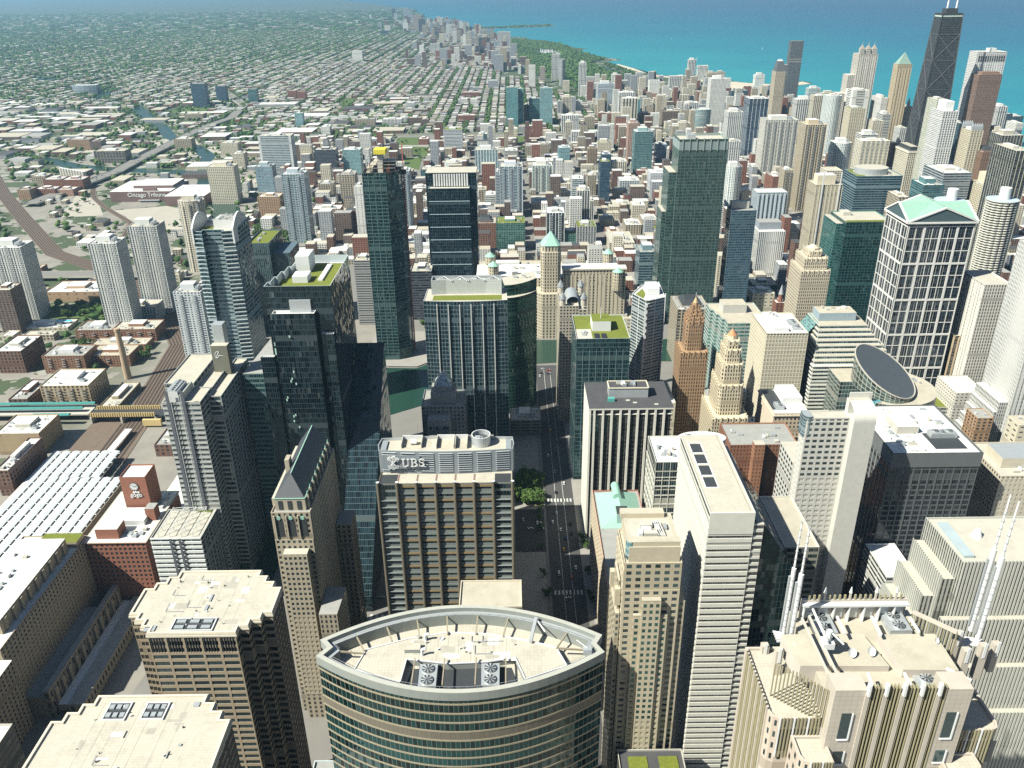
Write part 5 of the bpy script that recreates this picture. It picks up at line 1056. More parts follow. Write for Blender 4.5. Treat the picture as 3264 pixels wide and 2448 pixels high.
# ---- river-bend towers
def planted_191():
    x0, x1, y0, h = -79.5, -4.5, 699, 157; g = facade((.16, .22, .24), (.10, .15, .17), (.025, .055, .07), .88, .78, sub=2, rough=.05, metal=.45, tilt=.03, var=.7); fn = T_('silver_fin', (.55, .56, .54))
    P = [(x0, y0)]+[(x0+(x1-x0)*t, y0-3*math.sin(math.pi*t)) for t in (.2, .4, .6, .8)]+[(x1, y0), (x1-1, y0+32), (x0+1, y0+32)]
    root = tower('silver_fin_tower', 'blue glass tower with six silver fins, green roof strip and curved pale crown', 'office tower', x0, x1, y0, y0+32, h, g, 3.1, 4, fn, 'cream_roof', .6, P)
    m = MB(); m.poly([(x0+8, y0+2, h-.5), (x1-5, y0+2, h-.5), (x1-5, y0+15, h-.5), (x0+8, y0+15, h-.5)], M['sedum']); m.build('planted_strip', root)
    for i in range(6): xx = x0+12+i*(x1-x0-24)/5; t = (xx-x0)/(x1-x0); yy = y0-3*math.sin(math.pi*t); m = MB(); m.box(xx-.45, xx+.45, yy-1.3, yy-.05, 0, h-3, fn); m.build('silver_fin', root)
    c = MB(); Pc = [(x0+6, y0+17), ((x0+x1)/2-18, y0+19), ((x0+x1)/2+18, y0+19), (x1-5, y0+17), (x1-5, y0+31), (x0+6, y0+31)]; Q = c.shell(Pc, h-.6, h+13, paint('pale_panel_grid', (.52, .54, .52), .6, .05, .3, grid=2.4), M['metal'], par=3, t=.8); c.poly([(x, y, h+10) for x, y in Q], M['grey_roof']); c.build('crown', root)
    m = MB()
    for i in range(4): a = x0+10+i*15; m.bar((a, y0+18, h+12.6), (a+7, y0+30.5, h+12.6), .5, .4, M['steel']); m.bar((a+14, y0+18, h+12.6), (a+7, y0+30.5, h+12.6), .5, .4, M['steel'])
    m.build('crown_braces', root); clutter(root, x0+14, x1-10, y0+21, y0+30, h+10, 8)
planted_191()
def green_curve():
    P1 = (-4.7, 778.0); P2 = (25.0, 795.5); a, b = (-10.1, 798.8), (26.4, 840.9); h = 130
    g = facade((.05, .12, .09), (.04, .11, .08), (.015, .06, .045), .9, .86, rough=.03, metal=.6, tilt=.04); x0, x1 = P1[0]-3, P2[0]; y0 = P1[1]
    n = 10; arc = [(x0+(x1-x0)*t, y0+22*t*t) for t in [i/n for i in range(n+1)]]; P = arc+[(x1-1, y0+52), (x0-4, y0+30)]
    root = tower('green_curve_tower', 'curved emerald glass tower with notched sloping top, right of the silver fin tower', 'office tower', x0, x1, y0, y0+50, h, g, 2.2, 3.9, T_('cream_ledge', (.55, .5, .38)), 'cream_roof', .5, P)
    m = MB(); q = [(x, y+7) for x, y in arc]+[(x1-2, y0+51), (x0-3, y0+31)]; m.prism(q, h-.5, h+11, g, M['cream_roof'], 2.2, 3.9); m.build('upper_storeys', root); clutter(root, x0+6, x1-4, y0+26, y0+40, h+11, 6)
green_curve()
def pyramid_top():
    P1 = (-82.6, -44.0, 658.2, 72.0); x0, x1, y0, h = P1[0], P1[1], P1[2], 72; cx = (x0+x1)/2; st = T_('blue_grey_stone', (.30, .32, .33)); g = facade((.30, .32, .33), (.28, .30, .31), (.08, .11, .12), .6, .5)
    root = tower('glass_pyramid_block', 'grey stone block stepping up to a steel-ribbed glass pyramid, in shade', 'office building', x0, x1, y0, y0+34, h, g, 3.4, 3.8, st, 'grey_roof'); cy = y0+17
    m = MB(); m.box(cx-11, cx+11, cy-11, cy+11, h-1, h+10, st, M['grey_roof'], bottom=False); m.build('upper_block', root); m = MB(); m.box(cx-8, cx+8, cy-8, cy+8, h+10, h+15, st); m.build('pyramid_base', root)
    m = MB(); a = rect(cx-7.5, cx+7.5, cy-7.5, cy+7.5); gp = facade((.62, .66, .68), (.5, .56, .58), (.22, .32, .36), .8, .8)
    for i in range(4): m.poly([(*a[i], h+15.01), (*a[(i+1) % 4], h+15.01), (cx, cy, h+27)], gp, [(0, 0), (9, 0), (4.5, 12)])
    m.build('glass_pyramid', root); m = MB(); [m.tube((*a[i], h+15), (cx, cy, h+27.2), .3, M['steel'], 5) for i in range(4)]; m.build('pyramid_ribs', root)
    m = MB(); m.box(x0+6, x0+26, y0-12, y0-.01, 0, h-8, st, M['grey_roof']); m.build('front_bay', root); m = MB(); m.poly([(x0+7, y0-12.1, 8), (x0+25, y0-12.1, 8), (x0+25, y0-12.1, h-14), (x0+7, y0-12.1, h-14)], facade((.3, .35, .38), (.2, .25, .27), (.08, .14, .17), .9, .9), [(0, 0), (6, 0), (6, 14), (0, 14)]); m.build('bay_glazing', root)
pyramid_top()
def planted_square():
    x0, x1, y0, y1, h = 54, 99.7, 647.5, 704, 140; g = facade((.10, .17, .17), (.08, .14, .14), (.025, .065, .075), .93, .84, rough=.04, metal=.5, tilt=.03, var=.7)
    root = tower('planted_square_tower', 'dark teal glass tower with a bright green planted roof around a white plant box', 'office tower', x0, x1, y0, y1, h, g, 1.6, 4.0, T_('pale_rim2', (.5, .54, .52)), 'sedum', 1)
    relief(root, (x0, y0), (x1, y0), 6, h-10, 8, 4, .93, .9, T_('teal_mullion', (.16, .26, .27)), .4, hs=False)
    block(root, 'plant_box', x0+15, x0+31, y0+19, y0+38, h-1, h+8, M['white'], M['sedum']); m = MB(); m.poly([(x0+1, y0+1, h-.95), (x0+14, y0+1, h-.95), (x0+14, y0+24, h-.95), (x0+1, y0+24, h-.95)], M['concrete']); m.build('roof_terrace', root)
    for k in (0, 1): m = MB(); m.box(x0+16+k*6, x0+20.5+k*6, y0+2, y0+13, h-.94, h-.6, T_('solar_black', (.015, .018, .03))); m.build('solar_array', root)
    clutter(root, x0+2, x0+13, y0+3, y0+20, h-.94, 6); m = MB(); m.tube((x0+23, y0+27, h+8), (x0+23, y0+27, h+18), .35, M['steel'], 5); m.build('antenna', root)
planted_square()
def zigzag_condo():
    P1 = (112.0, 140.5, 731.4, 150.0); x0, x1, y0, h = 112, 141, 712, 150; g = facade((.55, .57, .55), (.42, .46, .46), (.05, .075, .085), .9, .6, sub=3); wh = M['white']
    root = tower('white_edged_condo', 'slim glass condo tower with white zigzag edge and small green terraces', 'apartment tower', x0, x1, y0, y0+48, h, g, 9, 3.1, wh, 'white_roof', 1.2, [(x0, y0+20), (x0+10, y0), (x1, y0+10), (x1+1, y0+52), (x0+12, y0+44)])
    m = MB(); z = 4; k = 0
    while z < h-4: m.box(x0+9.2, x0+11.6 if k % 2 else x0+10.6, y0-1, y0+.4, z, z+3.1, wh); z += 3.101; k += 1
    m.build('zigzag_edge', root); m = MB(); m.box(x1-.3, x1+.6, y0+8.6, y0+10, 0, h+3, wh); m.build('white_edge_fin', root)
    m = MB(); z = 4
    while z < h: m.poly([(x0+11, y0-.7, z), (x1, y0+9.3, z), (x1, y0+10.3, z), (x0+11, y0+.3, z)], wh); m.poly([(x0+11, y0-.7, z-.3), (x1, y0+9.3, z-.3), (x1, y0+9.3, z), (x0+11, y0-.7, z)], wh); z += 3.1
    m.build('floor_slabs', root); block(root, 'penthouse', x0+14, x1-4, y0+18, y0+38, h-1, h+5, wh); m = MB(); m.poly([(x0+3, y0+20, h-1.1), (x0+9, y0+8, h-1.1), (x0+13, y0+22, h-1.1), (x0+12, y0+36, h-1.1)], M['sedum']); m.build('terrace_planting', root)
zigzag_condo()
def turret_tower():
    P1 = (46.2, 58.8, 759.4, 128.0); x0, y0, h = P1[0], P1[2], 128; x1 = P1[1]+6; y1 = y0+44; st = T_('pale_masonry', (.50, .46, .38)); g = facade((.48, .44, .36), (.47, .43, .35), (.06, .06, .06), .55, .5)
    root = tower('turreted_tower', 'narrow masonry tower with four silver turrets and a grey barrel roof by the river', 'apartment tower', x0, x1, y0, y1, h, g, 3.2, 3.2, st, 'pale_roof'); mt = M['metal']
    for i, (a, b) in enumerate(((x0+3, y0+3), (x1-3+8, y0+3), (x0+3, y1-4), (x1-3+8, y1-4))):
        m = MB(); m.prism(oval(a, b, 2.9, 2.9, 12), h-1, h+6, st, mt); r = 3.4
        for z, rr in ((6, 3.4), (7.5, 2.8), (9, 2.0), (10.5, 1.2)): m.prism(oval(a, b, rr, rr, 14), h+z, h+z+1.4, mt, mt)
        m.tube((a, b, h+11.5), (a, b, h+15), .4, mt, 6, .05); m.build('turret', root)
    m = MB(); m.box(x1, x1+8, y0, y1, 0, h-4, g, M['pale_roof'], 3.2, 3.2, bottom=False); m.build('east_bay', root)
    m = MB(); n = 10; cx = (x0+x1+8)/2; r = 6.5
    for i in range(n):
        a, b = math.pi*i/n, math.pi*(i+1)/n; m.poly([(cx+r*math.cos(a), y0+8, h+r*math.sin(a)), (cx+r*math.cos(a), y1-8, h+r*math.sin(a)), (cx+r*math.cos(b), y1-8, h+r*math.sin(b)), (cx+r*math.cos(b), y0+8, h+r*math.sin(b))], mt)
    m.build('barrel_roof', root)
turret_tower()
def mart():
    ls = T_('mart_limestone', (.54, .48, .36)); g = facade((.54, .48, .36), (.48, .42, .32), (.06, .06, .06), .42, .6)
    a = (70.1, 994.2); b = (141.3, 997.6); x0, x1, y0 = -46, b[0], a[1]+4
    root = empty('riverfront_merchant_hall', ((x0+x1)/2, y0, 0), 'vast limestone block with central tower under a green pyramid cap, on the river', 'office building'); occupy(x0, x1, y0-20, y0+70)
    m = MB(); m.box(x0, x1, y0+14, y0+72, 0, 72, g, M['white_roof'], 4.2, 4.0); m.build('main_block', root); m = MB(); m.box(a[0]-6, x1+2, y0, y0+13.99, 0, 86, g, M['white_roof'], 4.2, 4.0); m.build('river_block', root)
    relief(root, (a[0]-6, y0), (x1+2, y0), 6, 80, 15, 4, .5, .9, ls, .8, hs=False); block(root, 'cornice', a[0]-7, x1+3, y0-1, y0+14, 86.003, 88, ls, M['white_roof'])
    t = (36.1, 61.1, 906.8, 128.0); m = MB(); tx0, tx1, ty = t[0], t[1], y0-9; P = rect(tx0, tx1, ty, ty+26); c = 4; P = [(tx0+c, ty), (tx1-c, ty), (tx1, ty+c), (tx1, ty+26-c), (tx1-c, ty+26), (tx0+c, ty+26), (tx0, ty+26-c), (tx0, ty+c)]
    m.prism(P, 0, 112, g, ls, 3.6, 4); P2 = inset(P, 1.2); m.prism(P2, 112, 120, g, ls, 3.6, 8); m.build('central_tower', root); P3 = inset(P2, -.8); cx, cy = (tx0+tx1)/2, ty+13
    m = MB(); [m.poly([(*P3[i], 120.01), (*P3[(i+1) % 8], 120.01), (cx, cy, 136)], M['copper']) for i in range(8)]; m.build('pyramid_cap', root)
    m = MB(); m.prism(inset(P, -6), 0, 60, g, ls, 4, 4); m.build('tower_base', root)
    for q in ((-28.7, 1070.0), (129.5, 1077.5), (133.3, 998.2), (-23.9, 1029.2)):
        m = MB(); zz = 84; m.prism(oval(q[0], q[1], 7, 7, 8), 60, zz, g, ls, 3, 4); o = oval(q[0], q[1], 7.6, 7.6, 8); [m.poly([(*o[i], zz+.01), (*o[(i+1) % 8], zz+.01), (q[0], q[1], zz+6)], M['copper']) for i in range(8)]; m.build('corner_pavilion', root)
    for k in range(14): yy = y0+22+rng.uniform(0, 38); xx = x0+8+rng.uniform(0, x1-x0-24); block(root, 'roof_plant', xx, xx+rng.uniform(3, 12), yy, yy+rng.uniform(3, 8), 72.01, 72+rng.uniform(2, 6), M[rng.choice(['white', 'metal', 'concrete', 'grey_roof'])], M['white_roof'])
mart()

# ---- curved-top glass tower (left) and unfinished tower with crane deck
def rounded_glass():
    P1 = (-299.3, -260.7, 762.9, 212.0); x0, x1, y0 = P1[0], P1[1], P1[2]; y1 = y0+42; h = 206; g = facade((.20, .30, .32), (.30, .40, .42), (.02, .06, .075), .97, .72, sub=6, rough=.05, metal=.45, tilt=.03)
    P = [(x0, y0), (x0+9, y0-2), (x0+9, y0+4), (x1-11, y0+4), (x1-11, y0-2), (x1, y0), (x1+2, y1), (x0-2, y1)]
    root = tower('arched_crown_tower', 'tall teal glass tower with two curved arched screens at the top, left of centre', 'office tower', x0, x1, y0, y1, h, g, 8, 4.1, T_('silver_edge', (.5, .56, .58)), 'pale_roof', 2, P)
    for xa in (x0-.5, x1-1.0):
        m = MB(); n = 12; pts = [(y0-2+(y1-y0+2)*i/n, h+17*math.sin(math.pi*(.12+.76*i/n))-4) for i in range(n+1)]
        for i in range(n):
            a, b = pts[i], pts[i+1]; m.poly([(xa, a[0], h-12), (xa, a[0], a[1]), (xa, b[0], b[1]), (xa, b[0], h-12)], M['metal']); m.poly([(xa+1.5, a[0], a[1]), (xa+1.5, a[0], h-12), (xa+1.5, b[0], h-12), (xa+1.5, b[0], b[1])], M['metal']); m.poly([(xa, a[0], a[1]), (xa+1.5, a[0], a[1]), (xa+1.5, b[0], b[1]), (xa, b[0], b[1])], M['steel'])
        m.poly([(xa, y0-2, h-12), (xa+1.5, y0-2, h-12), (xa+1.5, y0-2, pts[0][1]), (xa, y0-2, pts[0][1])], M['steel']); m.build('arched_screen', root)
    block(root, 'planted_terrace', x0+3, x0+14, y0+6, y0+22, h-2, h-1.6, M['sedum']); block(root, 'plant_box', x0+15, x1-5, y0+16, y1-4, h-2, h+6, M['white'], M['grey_roof']); clutter(root, x0+14, x1-4, y0+14, y1-2, h+6, 9)
    relief(root, (x0, y0-1), (x0+9, y0-2), 5, h-3, 1, 4.1, 1, .8, T_('silver_edge', (.5, .56, .58)), .7, vs=False); relief(root, (x1-11, y0-2), (x1, y0), 5, h-3, 1, 4.1, 1, .82, M['steel'], .8, vs=False); relief(root, (x0+9, y0+4), (x1-11, y0+4), 5, h-3, 1, 4.1, 1, .88, T_('silver_edge', (.5, .56, .58)), .5, vs=False)
rounded_glass()
def unfinished():
    x0, x1, y0, h = -163.5, -124.5, 920, 226; y1 = y0+34; g = facade((.06, .12, .12), (.08, .15, .15), (.015, .045, .05), .9, .75, rough=.05, metal=.45, tilt=.03, var=.9)
    root = tower('unfinished_glass_tower', 'dark green glass tower still under construction, open deck and yellow netting on top', 'office tower', x0, x1, y0, y1, h, g, 2.0, 4.0, T_('raw_steel', (.22, .20, .18)), 'tan_roof', 3, [(x0, y0), (x1-13, y0), (x1, y0+9), (x1+2, y1), (x0-2, y1)])
    relief(root, (x0, y0), (x1-13, y0), 8, h-2, 4, 4, .94, .8, T_('green_edge', (.14, .26, .24)), .5, hs=False)
    block(root, 'concrete_core', x0+16, x0+22, y0+12, y0+24, h-3, h+18, M['concrete']); block(root, 'yellow_netting', x0+13, x0+26, y0+9, y0+26, h+18.01, h+23, T_('yellow_net', (.7, .6, .06))); rr = random.Random(11)
    for k in range(34):
        xx, yy = rr.uniform(x0, x1-3), rr.uniform(y0+1, y1-3); m = MB(); m.tube((xx, yy, h-3), (xx, yy, h+rr.uniform(2, 9)), .25, T_('rust_red', (.36, .12, .07)) if k % 3 == 0 else M['dark'], 4); m.build('steel_post', root)
    for k in range(3): m = MB(); z = h+2+k*3.6; m.box(x0+3+k*4, x1-4, y0+12, y1-2, z, z+.5, M['dark'], M['tan_roof']); m.build('open_floor', root)
    c = empty('construction_hoist', (x1+3, y0+30, 0), 'thin red and white hoist mast beside the unfinished tower', 'crane'); m = MB(); m.tube((x1+3, y0+30, 0), (x1+3, y0+30, h+26), .7, T_('hoist_red', (.5, .12, .07)), 4); m.build('mast', c); m = MB(); m.box(x1+2, x1+6, y0+28, y0+32, h-8, h-3, M['dark']); m.build('cab', c)
unfinished()
def navy_fin():
    P2 = (-106.4, -53.6, 1068.6, 175.0); x0, x1, y0, h = P2[0], P2[1], P2[2], 175; g = facade((.06, .11, .13), (.04, .08, .10), (.014, .03, .045), .93, .93, sub=2, rough=.03, metal=.6, tilt=.03); tr = T_('ice_blue_line', (.42, .56, .60))
    root = tower('navy_mirror_tower', 'dark navy mirrored tower with pale horizontal lines and white finned screen on top', 'office tower', x0, x1, y0, y0+40, h, g, 3, 4.2, tr, 'pale_roof', 1)
    m = MB(); m.box(x0-4, x1+9, y0+14, y0+52, 0, h+17, g, M['pale_roof'], 3, 4.2, bottom=False); m.build('rear_volume', root)
    for k in range(14): xx = x0+6+k*(x1-x0-10)/13; block(root, 'screen_fin', xx, xx+2.0, y0+12.4, y0+13.98, h, h+15.5, M['white'])
    for k in range(9): z = h-17*k-17; block(root, 'glass_line', x0-.1, x1+.1, y0-.5, y0-.02, z, z+.7, tr)
    block(root, 'east_strip', x1+.02, x1+5, y0+5, y0+13.9, 0, h-28, g, M['pale_roof'], 3, 4.2)
navy_fin()
def dark_boxes():
    P1 = (-332.1, -304.7, 1012.1, 122.0); x0, x1, y0, h = P1[0], P1[1], P1[2], 122; g = facade((.12, .17, .18), (.10, .15, .16), (.03, .06, .065), .75, .95, rough=.06)
    root = tower('dark_ribbed_box', 'dark ribbed glass block with long yellow-green planted roof behind the mirrored giant', 'office tower', x0, x1, y0, y0+66, h, g, 2.4, 4, T_('dark_rim', (.12, .17, .19)), 'sedum', 2); clutter(root, x0+4, x0+14, y0+6, y0+60, h-2, 12)
    m = MB(); m.box(x1+.01, x1+22, y0+10, y0+60, 0, h-16, g, T_('navy_roof', (.10, .15, .19)), 2.4, 4); m.build('east_volume', root); occupy(x0, x1+22, y0, y0+66)
    m = MB(); m.box(x0-16, x0-.01, y0-20, y0+40, 0, 96, facade((.12, .22, .22), (.14, .24, .24), (.04, .09, .10), .8, .6), M['sedum'], 2.4, 3.6); m.build('west_volume', root)
    P1 = (-138.7, -121.7, 673.3, 92.0); o = tower('bronze_glass_block', 'small bronze glass block with bright white roof beside the river bend', 'office building', P1[0], P1[1], P1[2], P1[2]+44, 92, facade((.16, .14, .10), (.20, .19, .16), (.03, .03, .03), .95, .5, sub=5), 9, 3.8, T_('white_rim', (.7, .7, .66)), 'white_roof'); block(o, 'penthouse', P1[0]+3, P1[0]+15, P1[2]+12, P1[2]+30, 91, 98, M['concrete'], M['white_roof'])
    P1 = (-136.1, -126.0, 671.1, 62.0); o = tower('grey_punched_block', 'narrow pale stone block with small square windows below the bronze glass block', 'office building', P1[0], P1[1]+6, P1[2], P1[2]+30, 62, facade((.36, .34, .31), (.36, .34, .31), (.03, .03, .035), .45, .45), 2.6, 3.6, T_('stone_rim', (.4, .38, .34)), 'grey_roof')
dark_boxes()
def news_plant():
    P = [(-853.7, 1765.5), (-740.8, 1705.5), (-680.3, 1620.8), (-708.5, 1864.7), (-784.4, 1901.0), (-847.7, 1899.8)]; x = [p[0] for p in P]; y = [p[1] for p in P]
    x0, x1, y0, y1 = min(x), max(x), min(y), max(y); occupy(x0, x1, y0, y1, 20); root = empty('newspaper_plant', ((x0+x1)/2, y0, 0), 'huge windowless brown brick printing works with white roofs and white lettering', 'factory')
    bw = T_('dark_brown_brick', (.17, .11, .10)); a = (-853.7, 1765.5); b = (-759.8, 1745.8); xa, xb = a[0], (-768.0, 1755.5)[0]; y0 = a[1]
    m = MB(); m.box(a[0], a[0]+130, y0, y0+110, 0, 22, bw, M['white_roof']); m.build('press_hall', root); m = MB(); m.box(a[0]+40, a[0]+125, y0+30, y0+100, 22, 28, bw, M['white_roof'], bottom=False); m.build('upper_hall', root)
    m = MB(); m.box(a[0]+131, a[0]+215, y0-40, y0+70, 0, 20, bw, M['white_roof']); m.build('east_hall', root); m = MB(); m.box(a[0]-15, a[0]+40, y0+130, y0+190, 0, 9, bw, M['grey_roof']); m.build('north_shed', root)
    block(root, 'stair_block', a[0]+70, a[0]+98, y0+4, y0+12, 22, 27, bw); text_obj(root, 'Chicago Tribune', 12, a[0]+78, y0-.4, 11, M['steel']); block(root, 'entrance_canopy', a[0]+60, a[0]+105, y0-6, y0-.01, 3, 4.5, M['metal']); clutter(root, a[0]+135, a[0]+210, y0-30, y0+60, 20.01, 10)
    occupy(a[0]-10, a[0]+220, y0-45, y0+195)
news_plant()

# ---- north side giants
def hancock():
    P1 = (906.6, 949.4, 1890.2, 344.0); x0, x1, y0, h = P1[0], P1[1], P1[2], 344; cx = (x0+x1)/2; dp = 34; cy = y0+dp/2; w = x1-x0; k = 1.62
    root = empty('tapering_black_tower', (cx, y0, 0), 'black tapering skyscraper with crossed bracing and two white antennas', 'office tower'); occupy(cx-w*k/2, cx+w*k/2, cy-dp*k/2, cy+dp*k/2)
    g = facade((.055, .06, .065), (.06, .065, .07), (.03, .036, .042), .75, .6, rough=.15, metal=.3); B = rect(cx-w*k/2, cx+w*k/2, cy-dp*k/2, cy+dp*k/2); Tt = rect(x0, x1, y0, y0+dp)
    m = MB()
    for i in range(4): j = (i+1) % 4; m.poly([(*B[i], 0), (*B[j], 0), (*Tt[j], h), (*Tt[i], h)], g, [(0, 0), (14, 0), (14, 98), (0, 98)])
    m.poly([(*p, h) for p in Tt], M['dark']); m.build('tapered_shaft', root); br = T_('black_brace', (.10, .105, .11)); m = MB()
    pt = lambda i, s, t: tuple((Vector((*B[i], 0)).lerp(Vector((*Tt[i], h)), t)).lerp(Vector((*B[(i+1) % 4], 0)).lerp(Vector((*Tt[(i+1) % 4], h)), t), s))
    lv = [0, .19, .38, .56, .73, .88]
    for i in (0, 3):
        for a, b in zip(lv[:-1], lv[1:]):
            for s0, s1 in ((0, 1), (1, 0)): m.tube(Vector(pt(i, s0, a)), Vector(pt(i, s1, b)), 1.1, br, 4)
            m.tube(pt(i, 0, b), pt(i, 1, b), .9, br, 4)
        for s in (0, 1): m.tube(pt(i, s, 0), pt(i, s, 1), 1.2, br, 4)
    m.build('cross_bracing', root); m = MB(); m.box(x0-.3, x1+.3, y0-.3, y0+dp+.3, h-7, h-4.5, T_('pale_light_band', (.5, .62, .55))); m.build('pale_band', root); block(root, 'roof_plant', x0+10, x1-9, y0+7, y0+dp-7, h+.01, h+9, M['dark'])
    for s in (.36, .80): m = MB(); xx = x0+w*s; m.tube((xx, cy, h+9), (xx, cy, h+22), 2.0, M['white'], 8); m.tube((xx, cy, h+22), (xx, cy, h+104), 1.4, M['white'], 8, .5); m.build('antenna', root)
hancock()
def slab_tower(kind, label, P1, dep, fm, bay, fl, col, extra=None):
    o = tower(kind, label, 'apartment tower', P1[0], P1[1], P1[2], P1[2]+dep, P1[3], fm, bay, fl, T_('rim_'+kind, col), 'pale_roof');
    if extra: extra(o, *P1)
    return o
def e1(o, x0, x1, y, h):
    relief(o, (x0, y), (x1, y), 5, h-22, 12, 3.4, .62, .6, T_('marble_white', (.72, .72, .70)), .5, hs=False); block(o, 'penthouse', x0+26, x0+42, y+8, y+22, h-1, h+7, M['white']); m = MB(); [m.box(x0+2+k*5, x0+4.6+k*5, y-.4, y-.02, h-20, h-8, M['dark']) for k in range(12)]; m.build('tall_top_openings', o)
slab_tower('white_marble_tower', 'white gridded marble tower with tall top openings, right of the black tapering skyscraper', (1038.8, 1101.6, 1964.0, 262.0), 40, facade((.70, .70, .68), (.68, .68, .66), (.12, .14, .16), .6, .5), 4.4, 3.4, (.72, .72, .70), e1)
def e2(o, x0, x1, y, h): block(o, 'penthouse', x0+8, x1-4, y+6, y+24, h-1, h+5, T_('brown_granite', (.25, .155, .11)))
slab_tower('brown_granite_tower', 'reddish brown granite tower directly in front of the white marble tower', (1015.9, 1065.9, 1897.7, 221.0), 34, facade((.27, .17, .125), (.22, .145, .11), (.07, .07, .08), .6, .5), 3.6, 3.5, (.25, .155, .11), e2)
def e3(o, x0, x1, y, h):
    m = MB(); c = ((x0+x1)/2, y+13); a = rect(x0+1.5, x1-1.5, y+2, y+24); [m.poly([(*a[i], h+.01), (*a[(i+1) % 4], h+.01), (*c, h+26)], paint('aged_copper', (.25, .36, .31))) for i in range(4)]; m.build('pyramid_roof', o); relief(o, (x0, y), (x1, y), 5, h-10, 5, 3.2, .5, .9, T_('honey_stone', (.56, .47, .32)), 1, hs=False)
slab_tower('honey_pyramid_tower', 'honey-coloured slender tower with grey-green pyramid roof', (918.4, 952.0, 2085.9, 228.0), 26, facade((.56, .47, .32), (.50, .40, .26), (.10, .09, .07), .5, .55), 4.4, 3.2, (.56, .47, .32), e3)
def e4(o, x0, x1, y, h):
    lm = T_('pearl_stone', (.62, .59, .52))
    for i, t in enumerate((0.04, .36, .68)):
        xx = x0+(x1-x0)*t; block(o, 'corner_turret', xx, xx+11, y+1, y+12, h-1, h+12, facade((.62, .59, .52), (.6, .57, .5), (.1, .1, .1), .5, .7), lm, 3, 4); m = MB(); a = rect(xx, xx+11, y+1, y+12); [m.poly([(*a[k], h+12.01), (*a[(k+1) % 4], h+12.01), (xx+5.5, y+6.5, h+22)], T_('turret_roof', (.36, .31, .26))) for k in range(4)]; m.tube((xx+5.5, y+6.5, h+18), (xx+5.5, y+6.5, h+29), .7, lm, 5, .1); m.build('turret_cap', o)
    block(o, 'lower_wing', x0-18, x0-.01, y+4, y+40, 0, h-50, facade((.62, .59, .52), (.55, .52, .46), (.14, .13, .12), .5, .55), lm, 4, 3.6); block(o, 'lowest_wing', x0-34, x0-18.01, y+8, y+44, 0, h-95, facade((.62, .59, .52), (.55, .52, .46), (.14, .13, .12), .5, .55), lm, 4, 3.6); relief(o, (x0, y), (x1, y), 5, h-6, 9, 3.6, .5, .9, lm, 1, hs=False)
slab_tower('lantern_crowned_tower', 'pearl-coloured tower crowned with square turrets, against the lake', (881.7, 929.8, 2236.6, 240.0), 40, facade((.62, .59, .52), (.50, .47, .42), (.13, .12, .11), .5, .6), 4, 3.6, (.62, .59, .52), e4)
def e5(o, x0, x1, y, h):
    block(o, 'lower_west_bay', x0-14, x0-.01, y+2, y+26, 0, 150, facade((.20, .21, .22), (.19, .20, .21), (.10, .11, .12), .7, .6), M['grey_roof'], 4, 3.4)
    for z in (h-58, h-66): block(o, 'pale_line', x0-.2, x1+.2, y-.4, y-.02, z, z+1.6, M['concrete'])
slab_tower('grey_slab_skyscraper', 'tall plain dark grey slab standing alone before the open lake', (947.1, 989.1, 2996.0, 225.0), 26, facade((.16, .17, .18), (.15, .16, .17), (.08, .09, .10), .7, .6), 4, 3.4, (.2, .2, .21), e5)

